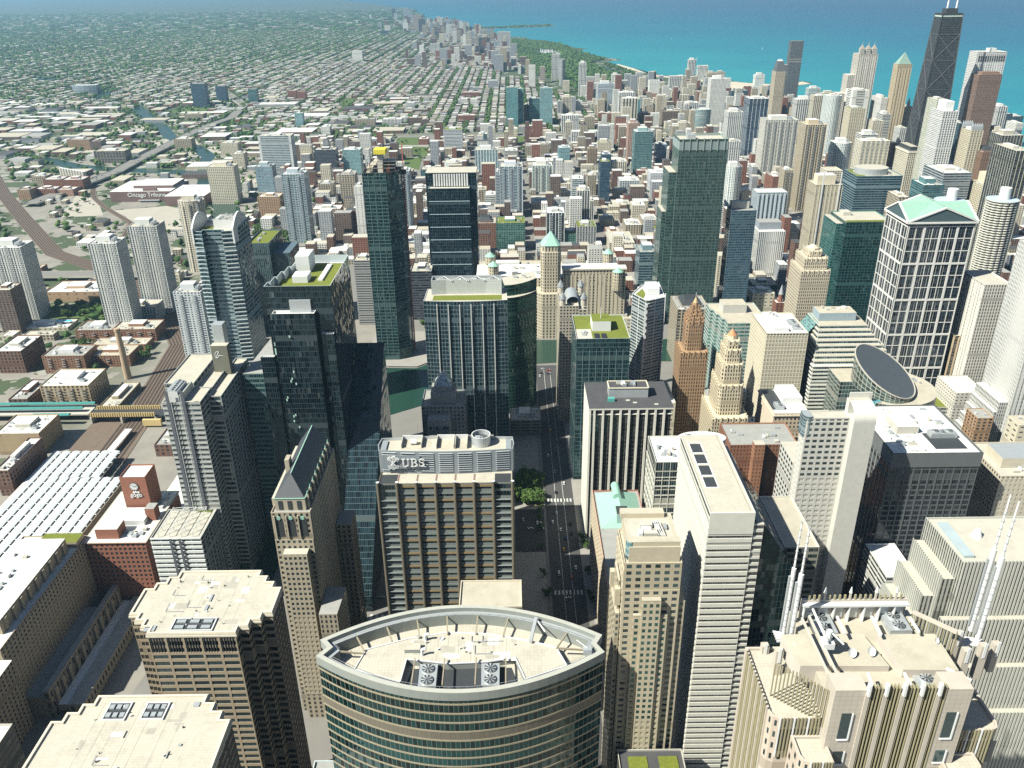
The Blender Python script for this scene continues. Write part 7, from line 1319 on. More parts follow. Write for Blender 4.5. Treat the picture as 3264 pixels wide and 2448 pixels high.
# ================================================================ the other towers, one by one
ROWS = []
for l in """slim dark tower, tallest of the hazy far lakeside cluster's west end|office_tower|-1561.7|-1514|12129.4|120.2|30|gd|
bright white slab right in front of the slim dark far tower|office_tower|-1434.5|-1391.9|11317.6|85.3|30|wr|
broad blue-grey tower with a toothed pale crown in the far cluster|apartment_tower|-1316.8|-1235.1|11280.5|148.9|35|gy|w
narrow grey tower tucked against the east side of the toothed-crown tower|apartment_tower|-1231.5|-1202|11253.7|114.5|25|gy|
wide mauve-grey slab left of the dark ribbed slab, far lakeside cluster|office_tower|-912.9|-829.4|8586.8|145.6|35|tr|
dark ribbed slab in front of the wide mauve-grey slab|office_tower|-834.6|-773.8|8347|118.9|35|gd|
small bright white tower below the toothed-crown tower|apartment_tower|-1012.3|-963|8611|76.8|30|ww|
low grey block at the foot of the mauve-grey slab|apartment_block|-906.9|-850|8270.8|32.3|25|gy|
short dark brown block at the foot of the dark ribbed slab|apartment_block|-798.6|-761.9|8154.3|46.4|25|bg|
squat grey-brown block far west of the cluster, hazy|apartment_block|-1358.5|-1309.4|9309.4|54.2|30|gy|
pale square block beside the squat grey block in the haze|apartment_block|-1196.4|-1138.5|8655.8|56.2|30|wg|
low white-topped dark block left of the pale square block|apartment_block|-1167.7|-1097.1|8162.6|33.2|25|gd|w
tiny isolated white tower west of the far cluster|apartment_tower|-1819.9|-1798.1|11840.8|60.8|20|ww|
tiny pale tower furthest west on the hazy plain|apartment_tower|-1777.3|-1750.6|10488.7|44|22|wg|
striped white tower north of the dark wide block by the park|office_tower|-716.4|-680.9|8567.4|46.6|25|wr|
wide dark block with white left edge near the park|apartment_block|-638.4|-563.9|8207.8|52|30|gd|
dark block with two white edge stripes west of the ribbed white block|apartment_block|-649.5|-598.9|7637|46.1|25|gd|w
white ribbed block with dark stripes in mid cluster|apartment_block|-539.5|-483.9|6987.3|61.2|30|wr|
front white-and-dark tower of the pair beside the park trees|office_tower|-483.7|-434.5|7434.6|74|28|wr|
rear tan-grey tower of the pair beside the park trees|apartment_tower|-530.3|-460.6|8248.3|65.6|28|tr|
tall cream-white tower with plain walls near the park|apartment_tower|-329|-295.1|6374.8|86.4|30|ww|
ribbed tower right behind the plain cream-white tower|apartment_tower|-307.3|-266.9|6346.6|103.1|30|cr|
small cream tower directly below the plain cream-white tower|apartment_tower|-296.2|-261.8|6249.9|56.1|25|cr|
stepped white tower in front of the far lagoon|apartment_tower|-312.7|-279.3|7563.4|46.3|25|ww|
flat grey slab standing by the far harbour inlet|apartment_tower|-228|-163.5|7545|67.6|30|gy|
wide dark blue-grey slab west of the big ribbed slab|office_tower|-205|-130.2|6023.3|80.4|30|gd|
pale grey block between the dark slab and the big ribbed slab|apartment_block|-135.9|-102.3|6436.9|49.3|25|gy|
big double slab with white ribs beside the lakeside park|apartment_tower|-81.3|10.4|6211|107.1|35|wr2|
narrow light-blue block at the left foot of the big ribbed slab|apartment_block|-98.6|-81.4|6253|43.3|15|gl|
white ribbed tower behind the plain grey slab by the park edge|apartment_tower|-74.1|-24.3|4734.3|98.1|30|wr|
tan tower rising behind the plain grey slab by the park edge|apartment_tower|-48.9|-12.4|4554.3|113.5|30|ct|
plain grey slab in front, at the park's west edge|apartment_tower|-78.4|-30.9|4507.7|83.3|30|gy|
small grey tower in the low western neighbourhood|apartment_tower|-669.1|-633|6164|48.3|28|gy|
round-shouldered white block east of the small grey tower|apartment_block|-595|-564.5|5906.4|46.9|28|ww|
left one of three joined pale striped towers|apartment_tower|-507.5|-475.9|5730.4|65.5|26|wr|
middle one of three joined pale striped towers|apartment_tower|-473.7|-444.7|5724.8|70.1|26|wr|
dark right one of three joined striped towers|office_tower|-443.3|-428.1|5719.8|71|26|gd|
wide light grey-blue block with white roof at the tree line|apartment_block|-421.1|-373|5395.4|51.2|30|gl|w
yellowish narrow tower west of the tan trio|apartment_tower|-390.6|-366.8|5698.1|47.3|24|ct|
low yellow-tan tower, first of the tan trio|apartment_tower|-323.8|-311.4|5322.6|35.5|24|ct|
taller tan tower in the middle of the tan trio|apartment_tower|-313.7|-285.6|5343.9|56|26|ct|
broad tan block, last of the tan trio|apartment_tower|-285.6|-237.7|5374.2|44.7|26|tr|
dark brown tower right of the tan trio|office_tower|-237.4|-211.5|5366.7|44.7|24|bg|
left dark twin tower near the park edge|office_tower|-207.2|-182|5450.3|66.5|24|gd|
right dark twin tower near the park edge|office_tower|-177.5|-153.2|5463.6|66.7|24|gd|
lone white ribbed slab with shaded east side among low houses|apartment_tower|-921.9|-861.5|5214.1|63.5|40|ww|
lone brown office slab among low houses and trees|office_building|-568.6|-517.3|4936.5|38.9|40|bg|
wide grey ribbed apartment slab on the avenue|apartment_block|-91.6|-47.6|3741.6|38.5|35|gy|w
low blue-grey block behind the red brick one|apartment_block|-156.6|-126.7|3657.3|20.2|30|gy|
long dark red brick block behind two white ones|apartment_block|-188.8|-123.4|3472.1|22|35|rg|
white stepped block left of the plain white one|apartment_block|-184.1|-157.5|3235.1|26.3|30|wg|w
plain white block right of the stepped white one|apartment_block|-145.8|-119.4|3209.4|28.9|25|ww|w
small cylindrical-looking white tower wrapped by trees|apartment_block|-374.2|-344.2|3131|27.4|30|wr|w
long tan balcony block facing the lawns, furthest west|apartment_block|-500.3|-435.8|2773.1|22.2|30|tg|
stepped white ribbed block between two brown ones|apartment_block|-408.6|-347|2749.3|24.5|35|wr|w
white wing behind the stepped white ribbed block|apartment_block|-355.6|-336.2|2814.6|20|25|wr|w
grey-brown balcony block right of the stepped white block|apartment_block|-327.1|-285.2|2772.1|25.2|30|bg|
brown end block of the grey-brown balcony row|apartment_block|-283.4|-262.6|2752.1|22.6|30|bg|
wide red-brown balcony block by the elevated track|apartment_block|-172.4|-115.3|2819.6|24|35|rg|
white-roofed ribbed block at the left foot of the teal towers|apartment_block|-33.9|-12.7|2738.1|26.3|30|tr|w
thin white tower by the park, left of the pair with tan slab|apartment_tower|43.8|57.4|4422.5|42.4|22|ww|
thin grey tower beside the thin white one|apartment_tower|59|76.5|4446.6|36.2|22|gy|
thin tan slab behind the blank white tower|apartment_tower|78.6|99.2|4292|76|24|ct|
blank-walled white tower standing alone before the park|apartment_tower|83.6|111.4|3797.1|92.1|28|ww|
tan tower with white corner stripes before the park|apartment_tower|138.3|160.5|3980.4|69.6|26|tr|
tall white tower with dark stripes beside the harbour|office_tower|194.8|230.4|4034.7|117.8|34|wr2|
rounded grey ribbed tower right of the tall striped harbour tower|apartment_tower|218.1|244|3854.1|109.9|30|gr|
short cream tower below the rounded grey ribbed one|apartment_tower|220.4|246.3|3603.3|46.5|28|cc|
tall slender white-ribbed tower alone against the park|apartment_tower|277.7|306|3499.9|122.6|34|wr2|p
wide white ribbed slab behind the slender white-ribbed tower|apartment_tower|300.8|361.2|3582.9|61.9|34|wr|
pale ribbed tower left of the big horizontal-banded tower|apartment_tower|291.2|326|3283.4|68.8|34|wr|
big blue-white banded tower with solid white corners|apartment_tower|301.8|362|3009.3|95.9|46|wb2|p
small white tower peeking above the big banded tower|apartment_tower|402.4|427.5|3914.3|21.5|26|wr|
white-topped tower behind the grey ribbed slab|apartment_tower|452.1|484|3881|41.9|28|wg|p
grey-white ribbed slab near the lagoon|apartment_tower|437.8|485.2|3591.6|46.3|34|gr|w
plain grey tower behind the grey-white ribbed slab|apartment_tower|480.1|506.9|3646.6|65.6|28|gy|
black and white striped tower before the beach|apartment_tower|527.3|557|3653.6|71|30|wr2|
broad blank white tower east of the striped beach tower|apartment_tower|524.2|561.8|3277.7|76.7|36|ww|
beige tower against the broad blank white tower|apartment_tower|580.1|599.8|3381.9|59.4|30|cc|
white-grey ribbed tower closest to the sandy beach|apartment_tower|636.7|687.3|3484.4|70.6|36|wr2|
low white-topped block in front of the beach tower|apartment_block|591.2|629.1|3380.7|32.9|30|wg|
white ribbed tower behind the half-blank striped one|apartment_tower|348.6|396.2|2772|93.9|36|wr2|
cream tower with blank side and bold dark stripes|office_tower|353.4|401.2|2718.5|82.2|40|wr3|
thin teal strip tower stuck behind the half-blank striped one|office_tower|419.3|428.2|2839.7|64.2|22|gt|
thin white tower right of the big banded tower|apartment_tower|366.6|378.8|3045.8|65.5|26|ww|
cream ribbed tower right of the light-teal glass tower|office_tower|180.7|215|2978.7|57|34|cr|p
grey slab joined to the cream ribbed tower|apartment_tower|212|226.5|2975.9|55.9|30|gy|
blank white tower by the diagonal street|apartment_tower|228.8|250.5|2995|42.2|26|ww|
grey rounded tower between teal glass and cream ribs|office_tower|161.9|177.5|2951.9|47.2|26|gr|
left teal glass tower of the glass group|office_tower|-11.5|25.2|2731.2|118|32|gt|
narrow teal wing joined behind the left teal glass tower|office_tower|26|43.4|2763.2|110.1|26|gt|
middle darker teal glass tower of the glass group|office_tower|61.5|96.2|2778.1|78.6|32|gt2|
right pale turquoise tower of the glass group|office_tower|95.7|135.3|2748.6|112.3|32|gl2|
slim brown tower squeezed between two teal glass towers|office_tower|44.5|61.3|2797.5|58.2|24|bg|w
broad white ribbed slab behind the cream round tower|apartment_tower|156.2|208.6|2604.6|49.3|34|wr2|w
cream tower with rounded cap before the broad white slab|apartment_tower|159.5|180.6|2475|48.4|26|cr|p
wide low white ribbed block by the tree-lined street|apartment_block|172.5|245.5|2396.6|34.4|30|wr2|w
brown-grey square tower behind the wide white ribbed block|apartment_tower|227.2|258.9|2627.9|40.2|34|tg|
left red-brown twin block near the church trees|apartment_block|291.2|316|2831.9|24.2|30|rg|w
right red-brown twin block near the church trees|apartment_block|308|328.9|2752.1|33.8|30|rg|w
dark red brick hotel block east of the half-blank tower|apartment_block|421.6|456.4|2802.2|26.6|30|rg|
pink tower among white ones near the beach|apartment_tower|526.8|551.1|3272.5|32|28|pk|
pale cream tower left of the pink one|apartment_tower|457.5|478.8|3016.1|36.8|28|cc|
pair of cream slabs right below the pink tower|apartment_tower|482.1|510.4|3009.7|34.5|28|cc|
tall tan-brown tower east of the cream slabs|apartment_tower|462.6|481|2726.9|87.5|30|ct|
brown block behind the tall tan-brown tower|apartment_tower|534.2|574.6|3030.4|31.3|32|bg|
wide lower brown block beside the tall tan-brown tower|apartment_block|480.4|531.1|2711.5|43.3|34|bg|
cream low block with red roof neighbour|apartment_block|477.9|511.9|2640.6|20.2|28|cc|
tall pink-brown gridded slab beside the teal banded tower|office_tower|295.6|322.3|2138.8|93.8|34|pk2|p
big blue-green banded glass tower in mid distance|office_tower|290.9|333.6|1989|96.8|40|gb2|p
brown tower behind the big blue-green banded tower|apartment_tower|393.8|419.5|2350.9|47.9|34|bg|
navy tower with curved balconies and one white rib|office_tower|348.5|374|2025.1|60.9|32|gn2|w
pale slab tucked behind the curved navy tower|office_tower|393.8|407.4|2127.9|32.4|24|wg|
light blue glass tower with brown base in mid distance|office_tower|114.9|141.3|2020.6|56.7|30|gl2|w
brown gridded slab with raised core in mid distance|office_tower|186.1|209.4|2035.3|51.3|30|bg2|p
cream gridded tower with green roof|office_tower|225.4|260.9|2191.2|38.3|30|cg|pg
low white-banded office behind the tall condo tower|office_building|-15|17.4|2148|28.7|30|wb|w
tan concrete loft building with exposed grid, left|loft_building|38.9|73.1|2201.3|30.3|34|tg|
shaded tan loft building right of the exposed-grid one|loft_building|73.4|100.7|2199|34.6|34|tg|
dark brown block behind the white-banded office|apartment_block|-17|14.3|2315|21.5|30|bg|
beige low school block west of the cylinder one|school|-14.3|21.7|2552.3|20.9|30|cl|w
wide beige low school with a central round bay|school|46.7|120.5|2495.2|22.2|30|cl|
cream tower with flat white cap right of the red roof|apartment_tower|490.8|522.9|2492.5|39.3|34|cc|w
white ribbed tower right of the brown balcony stack|apartment_tower|560.5|576.9|2772.2|55.1|30|wr2|
tall white-grey ribbed tower standing before open lake|apartment_tower|772.6|804.3|3809.3|104.7|30|wr2|p
dark-capped ribbed tower right of the tall one before the lake|office_tower|862.7|909.1|4030.9|60.9|34|wr2|
short tan tower between the two lakefront ribbed towers|apartment_tower|809|832|3871.2|34.1|24|ct|
ornate tan lakefront hotel tower|apartment_tower|782.8|817.3|3478.6|80.6|34|ct|p
grey-brown domed block behind the ornate tan hotel tower|apartment_tower|940.8|982.4|4004.2|33.4|34|tg|p
very tall white gridded tower in the middle distance|office_tower|605.8|652.7|2633.8|145.2|42|wg|p
white narrow slab right behind the very tall white grid|apartment_tower|866.2|882.9|3496|60.1|24|ww|
plain light grey block left of the very tall white grid|apartment_tower|677.3|709.5|3086.8|41.3|30|gy|
white ribbed block left of the teal curved one|office_tower|567.3|609.9|2799.8|56.8|34|wr2|w
tan tower left of the teal banded rounded one|office_tower|543|561.2|2593.4|60|28|ct|
rounded teal tower with pale floor bands|office_tower|541.8|587.8|2506.7|73.8|36|gt3|
small ornate tower with white cap left of the rounded teal one|office_tower|489.4|522.7|2482.9|38|32|tg|p
small red-brown tower with a core right above the green glass giant|office_tower|563.9|597.2|2477.3|26.8|28|rg|p
grey banded block below the very tall white grid|apartment_tower|601.8|635|2449.9|32.7|32|wb|w
blue-white finely ribbed tower west of the navy glass one|office_tower|554.4|592.6|2188|110|44|wr|p
navy glass tower with bold white vertical ribs|office_tower|592.2|640.2|2144.7|147.3|50|nv|w
round-cornered bright white tower before the harbour bay|apartment_tower|945.9|981.5|3375.2|82.4|34|ww|p
small tan tower left of the mansard-topped one|apartment_tower|990.7|1005.9|3355.9|37.8|24|ct|
tan tower with a dark mansard cap|office_tower|728.2|755|2405.8|185|36|ct|m
dark tower with a white central spine|office_tower|788.6|847.8|3097.2|57.5|36|gn|p
white and dark ribbed slab right of the grey skyscraper|office_tower|787.1|834.7|2376.9|115|38|wr2|p
cream banded tower closest to the bay, right of the grey skyscraper|apartment_tower|1128.6|1174.7|3293.5|40|34|wb|p
cream ribbed tower left of the white-teal one|office_tower|814.5|852.7|2325.4|130|34|cr|
white gridded tower with teal glass panel at top|office_tower|791|827.2|2156.9|150|38|wt|
beige stepped-top block behind the white-teal tower|office_tower|1165.7|1220.2|3247.6|27.7|34|ct|p
small white cap building behind the big white rib tower|apartment_tower|880.8|901.6|2935.1|18.1|24|ww|
bright blank white slab behind the tan ribbed tower|apartment_tower|850.4|884.5|2569|50.4|34|ww|w
massive white balcony tower with vertical bays|apartment_tower|564.5|637.4|1897|132.3|46|wc|p
tan ribbed twin-bay tower right of the massive white one|apartment_tower|557.1|596.5|1612.3|165|44|tc|p
white ribbed tower with teal glass centre strip|office_tower|630.6|663.9|1643.6|125|36|wt|p
white ribbed condo just right of the green glass giant|office_tower|436.4|463.1|1705.6|120|30|wr|
white condo with curved teal glass corner|office_tower|414.5|445|1604.3|90|32|wt|p
dark grey windowless block at the foot of the massive white tower|warehouse|545.7|556.8|1889.7|32|36|gy|
slim tan balcony tower right of the red-brown block|apartment_tower|505.7|521.8|1543.9|95|30|tc|
red-brown block with grey roof before the massive white tower|apartment_block|516.7|545.8|1662.8|60|34|rg|
white tower with three bold dark band panels|office_tower|840.4|879.9|2131.8|165|50|wb3|
finely gridded white slab seen on its broad west side|office_tower|900.9|916.6|2103.1|150|60|wf|p
cream balcony tower with gabled roof|apartment_tower|762.6|795.8|1931.8|150|40|cg2|g
white banded tower with a rounded cap, behind the glass-crowned one|office_tower|857|876.4|1979.1|130|36|wb|p
cream tower with arched glass crown|office_tower|810.8|834.4|1916|125|34|cc|
cream tower with stacked curved glass balconies|office_tower|724.8|782.5|1750.5|110|34|cc2|
white-roofed ring building behind the curved balcony tower|office_building|766.8|803.4|1858.3|105|34|wb|p
cream hotel slab with flat overhanging top floor|hotel|797.9|820.7|1692.1|95|60|cg|f
white gridded low block between hotel and stepped tower|office_building|912.9|930.6|1917.3|92|50|wg|w
pale ribbed block at the foot of the yellow pyramid tower|office_building|928.1|945.6|2034|90|34|wr|
ornate tan tower with a small lantern pyramid|apartment_tower|976.4|995.6|2124.5|125|34|ct|y
cream stepped glass-edged tower behind the white grid tower|office_tower|802.5|822.9|1628.3|205|40|lg|
bright white gridded tower with tall white penthouse|office_tower|797.3|825.2|1585|190|50|wg2|P
dark arched tower behind the bright white grid tower|office_tower|893.3|905.2|1704.2|150|34|gn|w
cream gothic tower with spiky glass crown|office_tower|839.6|860.8|1553.2|160|44|cg2|c
brown cross-shaped tower with dark hipped cap|office_tower|858.5|887.5|1534.4|125|40|br|h
white ribbed tower right of the brown granite tower|apartment_tower|1218.1|1240.8|2151.9|120|40|wr2|p
dark low slab behind the white ribbed tower|office_building|1284.2|1308.3|2239.6|90|40|gn|w
second dark low slab furthest right by the lake|office_building|1326.4|1353.2|2264.6|80|40|gn|w
white gridded block near the right edge|office_building|1231.3|1249.1|2083.3|90|44|wg|
cream block left of the dark ribbed building|office_building|1072.4|1098|1890.4|105|40|cl|p
dark ribbed building with pale fins near the right edge|office_building|951.7|993.4|1647.2|135|44|dr|p
cream gridded tower with white box crown behind the corn-cob towers|office_tower|745|785.4|1309.7|115|44|cg2|P
dark low curved-roof block before the gothic tower|office_building|884.8|940.2|1662.1|75|60|gn|w
large grey office tower with light and dark bands|office_building|692.7|738|1336|130|70|lb|
green glass tower with rooftop box before the grey banded one|office_tower|645.3|677.8|1297.2|120|44|gt2|p
small tan tower with tall arched windows|apartment_tower|623.2|639.1|1325.1|95|44|tg|w
broad navy glass building with rounded silver rooftop screen|office_building|571.9|647|1376.6|118|60|nb|r
white banded slab with glass east corner beside the lawns|office_tower|-173.6|-125.6|2222.6|71.1|40|wb4|g
curved-front grey and white condo below the banded slab|apartment_block|-155.9|-114.6|1975.7|33.6|40|wt|
white condo with twin glass bays and stepped top|office_tower|-84.6|-29.9|2012|55.6|38|wt2|p
dark teal glass block by the elevated track|office_building|-89.9|-64.3|2377.6|34.7|34|gt2|w
tall blue-white balcony condo at centre|apartment_tower|-20.4|22.5|1591.4|98.8|38|wc2|p
lower balcony wing left of the tall blue-white condo|apartment_tower|-30.2|-21.4|1633|80.1|30|wc2|
light turquoise and cream balcony condo|apartment_tower|46|88.2|1778.4|63.3|38|wc3|p
low white office with dark ribbons|office_building|-15.8|18|2186.5|23.7|34|wb|w
low dark brown block above the white ribbon office|apartment_block|-16.5|15.6|2322.6|20|30|bg|p
tan ribbed loft with white roof, centre right|loft_building|40.1|70|1614.7|25.3|38|tr|w
black tower with bold white side spine and balconies|apartment_tower|60.8|91.2|1398|57.9|42|bw|w
long low tan building under a white roof|loft_building|39.3|108.8|2054.7|20.1|44|tg|w
slim blue-grey balcony tower behind the unfinished glass tower|office_tower|-193.1|-177.3|1461.8|118.4|34|sb|w
low teal glass block with terraces|office_building|-205.7|-172.1|1913.9|31.3|40|gt2|
low white terrace condo left of the banded slab|apartment_block|-214.9|-175.1|2213.6|21.4|34|wc|w
dark loft with white roof left of the navy fin tower|loft_building|-213.1|-178.5|1779.9|18.3|40|bg|w
tan loft with white roof left of the navy fin tower|loft_building|-203.9|-169|1682.1|15.7|40|tg|w
low red-brown loft under a grey roof|loft_building|-194.1|-162.4|1610.5|10.8|38|rg|
square tan loft building with cornice|loft_building|-77.9|-51.3|1728.1|24.6|38|tg|
white banded mid-rise behind the red granite tower|office_building|-53.1|-31.8|1674.3|26|36|wb|w
red-brown notched apartment tower with flat red cap|apartment_tower|-62.4|-26|1366.9|50|40|rb|h
green glass residential block with roof garden|apartment_block|-25.3|23|1365.3|50|44|gg|g
blank grey mechanical block behind the roof garden|service_building|-28.6|10.9|1567.5|17.8|22|gy|
low brown building under cluttered roof|loft_building|-68.1|-37|1962.8|9.5|34|rg|
grey arched-window loft in front of the low brown one|loft_building|-76.4|-35.8|1879.9|11.5|38|gr|
little park building with pale roof on the lawn|park_building|-261.1|-233.1|2417.1|16.5|40|rg|w
light teal office tower on brown base at centre right|office_tower|113.3|140.4|1999.9|60.6|32|gl2|w
cream ribbed block with dark glass side|office_tower|234.4|268.8|1944.7|37.4|38|cr|w
dark navy glass tower with brown flank|office_tower|183.1|203.2|1712.7|81.7|36|nv2|g
taller rear navy volume of the dark glass pair|office_tower|209.8|231|1936.9|55.7|30|nv2|w
white framed glass school block|office_building|234|275.6|1787.1|27.4|40|wh|w
cream loft with small windows behind the dark low glass block|loft_building|233.1|257.5|1578.9|24.8|36|cg|w
low brown-black glass block with garden roof|office_building|199.5|236.3|1620|16.9|44|dg|
windowless light grey data block with small square grid|warehouse|297.2|343.4|1775.6|45.2|44|gw|w
red Romanesque building with pale roof|office_building|297.6|333.2|1969.3|11.5|36|rg|
stepped white ribbed tower with terraces|apartment_tower|119.6|142.5|1493.9|73.2|34|cw|p
lower white wing of the stepped ribbed tower|apartment_tower|113.6|119.6|1494.2|54.7|30|cw|
right lower wing of the stepped ribbed tower|apartment_tower|150.8|157.9|1571.4|35.8|30|cw|
glass office with rooftop pool deck|office_building|125|148.4|1702.5|50.3|38|wb5|w
square tan warehouse office with bracket cornice|loft_building|205|233.2|1460.3|18.7|44|tg|
pale low building with fire stairs|loft_building|244|272|1516.3|12.9|44|tg|w
low building with green strip roof and arched windows|office_building|235|266.9|1447.8|9.3|44|dg|g
small brown brick building east of the glass garden block|loft_building|169.1|194.5|1439.8|10.8|40|rg|
large cream low building with open roof yard|loft_building|164.9|207.8|1362.1|14.8|70|cc|
green glass low block with planted roof|office_building|82|126.1|1401.2|19.7|40|gg|g
grey glass mid-rise with hanging garden|apartment_block|112|145.4|1390.6|35.6|44|gr|g
blue glass hotel tower with white rooftop boxes|hotel|188.7|217.8|1182.4|52.5|40|nb|p
cream balcony tower hidden behind the green glass giant|office_tower|209.2|215.2|1129.4|152.2|40|cc|
low beige building with bright blue roof pool|apartment_block|165.5|192.6|1521.3|14.2|36|ct|
tan loft between the white office and the dark pair|loft_building|163|181.4|1768.8|43.3|30|tg|
tall white-framed office slab beside the north branch|office_building|-585.1|-508.5|1977.4|99.6|34|wb6|
cream gridded tower on the riverbank|office_tower|-626.5|-571.2|1731.6|78.2|34|cg|p
pale blue faceted tower in front of the white-framed slab|apartment_tower|-560.9|-523.3|1843|56|32|gl|p
orange-tan balcony block below the pale faceted tower|apartment_block|-494|-450.6|1610.1|43|34|to|
round-cornered cream tower left of the curved-top glass tower|office_tower|-518.4|-478|1272.4|114.8|28|ccr|p
left and tallest of three dark glass towers by the far highway|office_tower|-1197.4|-1144.2|3286.7|86.1|34|nv3|
middle of three dark glass towers by the far highway|office_tower|-1157.8|-1119.2|3442.3|60.2|30|nv3|
right and smallest of three dark glass towers by the far highway|office_tower|-1008.5|-976.6|3366.9|55|30|gt2|
left red brick tower of the twin red blocks|apartment_block|-884.5|-850.9|3477.6|35.5|26|rg|
right red brick tower of the twin red blocks|apartment_block|-835.2|-801.6|3424.5|38.5|26|rg|
curved-front blue-grey office block by the river bend|office_building|-1887|-1782.9|3774.2|36.4|40|gb|w
slim grey-teal tower beside the far lawns|office_tower|-688.4|-663.5|2758.1|45.2|26|gl2|
brown-grey cube building near the river bend|office_building|-940.8|-892.8|2384.1|29.8|34|tg|
long dark-windowed brick office with flat roof|office_building|-1082.6|-1002.4|2201.4|31.1|40|gdr|
brown brick factory with gridded windows|factory|-1251.2|-1187.4|2405.9|28.8|40|to|
shaded brown factory wing|factory|-1185.4|-1154.6|2401.3|24.5|34|bg|
tan brick loft with corner turret|loft_building|-1110.6|-1076.3|1937.4|22.3|36|tg|
red brick loft under pale roof|loft_building|-1065.2|-1022.6|1902.5|21.9|36|rg|w
larger red brick loft at the end of the row|loft_building|-1015.6|-969|1890.2|23.2|38|rg|w
small orange-brown loft near the tracks|loft_building|-1067.7|-1040.8|1796.9|21.6|34|to|
low red building beside the elevated road|loft_building|-1046.3|-1000.4|1824.8|17.1|30|rg|w
low pink building beside the elevated road|loft_building|-1002.8|-963.3|1828.4|14.4|30|pk|w
long white low complex north of the far lawns|office_building|-938.2|-795|3211|17.7|60|wb|w
long low office with ribbon windows right of the dark towers|office_building|-1061.3|-974.1|3140.3|10.8|50|wb|
low brick block by the diagonal avenue|loft_building|-1117.1|-1052.9|2962.9|19.6|40|tg|
cream block at the head of the long curved one|apartment_block|-779.9|-733|2284.8|33.7|36|cg|
lower arm of the long curved cream block|apartment_block|-688.5|-659.9|2092.7|40|30|cg|
low brown block above the tower under construction|apartment_block|-565|-505.2|2423.8|23.8|34|bg|w
small white block right of the far lawns|office_building|-572.5|-545.6|2592.6|27.4|30|ww|w
narrow cream tower behind the curved dark one|office_tower|-442.3|-426.1|1738.2|65.6|30|cg|
curved tan low block by the north branch|apartment_block|-384.9|-329.3|1583.4|24.4|34|to|
tan mid-rise left of the arched-top one|apartment_block|-401.2|-371.9|1736.1|39.2|34|tg|
blue-green glass mid-rise with white base|office_tower|-397.5|-355.1|2001.2|62|34|gl2|w
tan arched-top apartment building|apartment_block|-353.1|-321|1719.9|61.2|34|tg|
tan low loft right behind the slim balcony tower|loft_building|-198.3|-164.3|1634.3|25|34|tg|w
brick low loft below the tan one|loft_building|-192.6|-161.6|1597.6|15.4|34|rg|
pale residential tower in front of the curved-top glass tower|office_tower|-401.5|-369|930.5|87.4|28|kw|p
left of two matching white high-rises with grey east side|apartment_tower|-533.7|-498.3|1017.7|122.6|30|kw2|p
right of two matching white high-rises with grey east side|apartment_tower|-514.9|-475.6|1091.7|124.4|30|kw2|p
white high-rise cut by the left edge of the view|apartment_tower|-697.3|-652.5|1070.2|103.7|34|kw2|p
dark brown tower cut by the left edge of the view|office_tower|-675.6|-651.2|1021.2|61.5|30|bg|
white podium block with turquoise pool between the two high-rises|apartment_block|-543.7|-483.6|1055.1|23.2|30|kb|
tan brick factory with white sloping roof|factory|-679.5|-601.8|1144.5|15.2|50|to2|w
terraced brick apartment row, far left one|apartment_block|-565.8|-518.1|995.2|14.7|34|br2|
terraced brick apartment row, far right one|apartment_block|-514.6|-459.5|989.4|17.5|34|br2|
terraced brick apartment row, near left one|apartment_block|-555.5|-505.9|894.1|22.9|34|br2|
terraced brick apartment row, near right one|apartment_block|-513.1|-461.2|911.6|14.9|34|br2|
low terraced row behind the brick chimney|apartment_block|-530.6|-460.6|959.5|9|24|br2|
tan and brown loft block with bright white roof and balconies|loft_building|-512.4|-459.8|806.7|25.8|44|tb|w
long narrow stone-walled building with slate-grey roof beside the tracks|freight_house|-445.6|-425.4|788.5|7.6|64|sl|
dark brick warehouse with bright white sawtooth roof|warehouse|-611.1|-579.7|896.6|28.6|50|br3|w
small dark red brick building left of the tan loft|warehouse|-542.4|-522.2|794.7|16.2|50|br3|
yellow brick building with white cluttered roof|warehouse|-504.9|-461.5|704.5|23.8|40|yb|w
dark brown warehouse at the left edge beside the train shed|warehouse|-463.4|-450.8|631.6|26.6|60|br3|
white parking deck with narrow pool roof|parking_garage|-661.4|-594.3|1030.7|5|30|cl|
tiny pale shed beside the orange-walled road|shed|-523.9|-514.2|1226.6|12.7|20|cl|
low red-brown brick building beside the rail yard|warehouse|-349|-329.2|697.8|13.2|40|br3|
low limestone wing left of the big stepped landmark|office_building|-54.8|47.6|1223.5|20.2|30|lm|
dark office box beside the river bend|office_building|-134.8|-106.7|1054|69.1|40|dkb|
grey louvred garage tower behind the dark glass complex|parking_garage|-206.3|-182.9|1039.1|89.8|30|gg3|
low concrete parking garage in shade|parking_garage|-3.9|27.5|729.6|18|30|gar|
small cream building behind the planted-roof tower|office_building|139.2|152.2|989.4|23.9|24|cl|
white low office behind the green-glass setback tower|office_building|322.3|361|1062|22.8|40|cl|w
teal low building in shadow of the navy slab|office_building|343.7|379.5|1123.9|20.1|34|gt2|
cream low wing left of the limestone tower|office_building|382.8|398|1090.4|20.4|30|cl|
low red block with garden roof at the foot of the green glass cube|office_building|435.8|488.4|1040.4|13.1|50|rg|g
dark glass slab with pale finned west side cut by the right edge|office_tower|682.2|704.8|1138.9|200|60|dr|
dark glass tower with pale balcony bands behind the planted dark box|office_tower|-393.7|-354.9|1434.4|121.2|34|sb|p
dark tower with rust-coloured open top floors, left of the teal mid-rise|office_tower|-460.4|-410.7|1987.3|65.2|34|gd|
white honeycomb-fronted tower tucked left of the unfinished glass tower|office_tower|-254.1|-240.2|1344.9|118.7|26|ww|
brown stone office with dark mansard cap behind the orange spire tower|office_building|191|228.2|898.3|70|46|tg|h
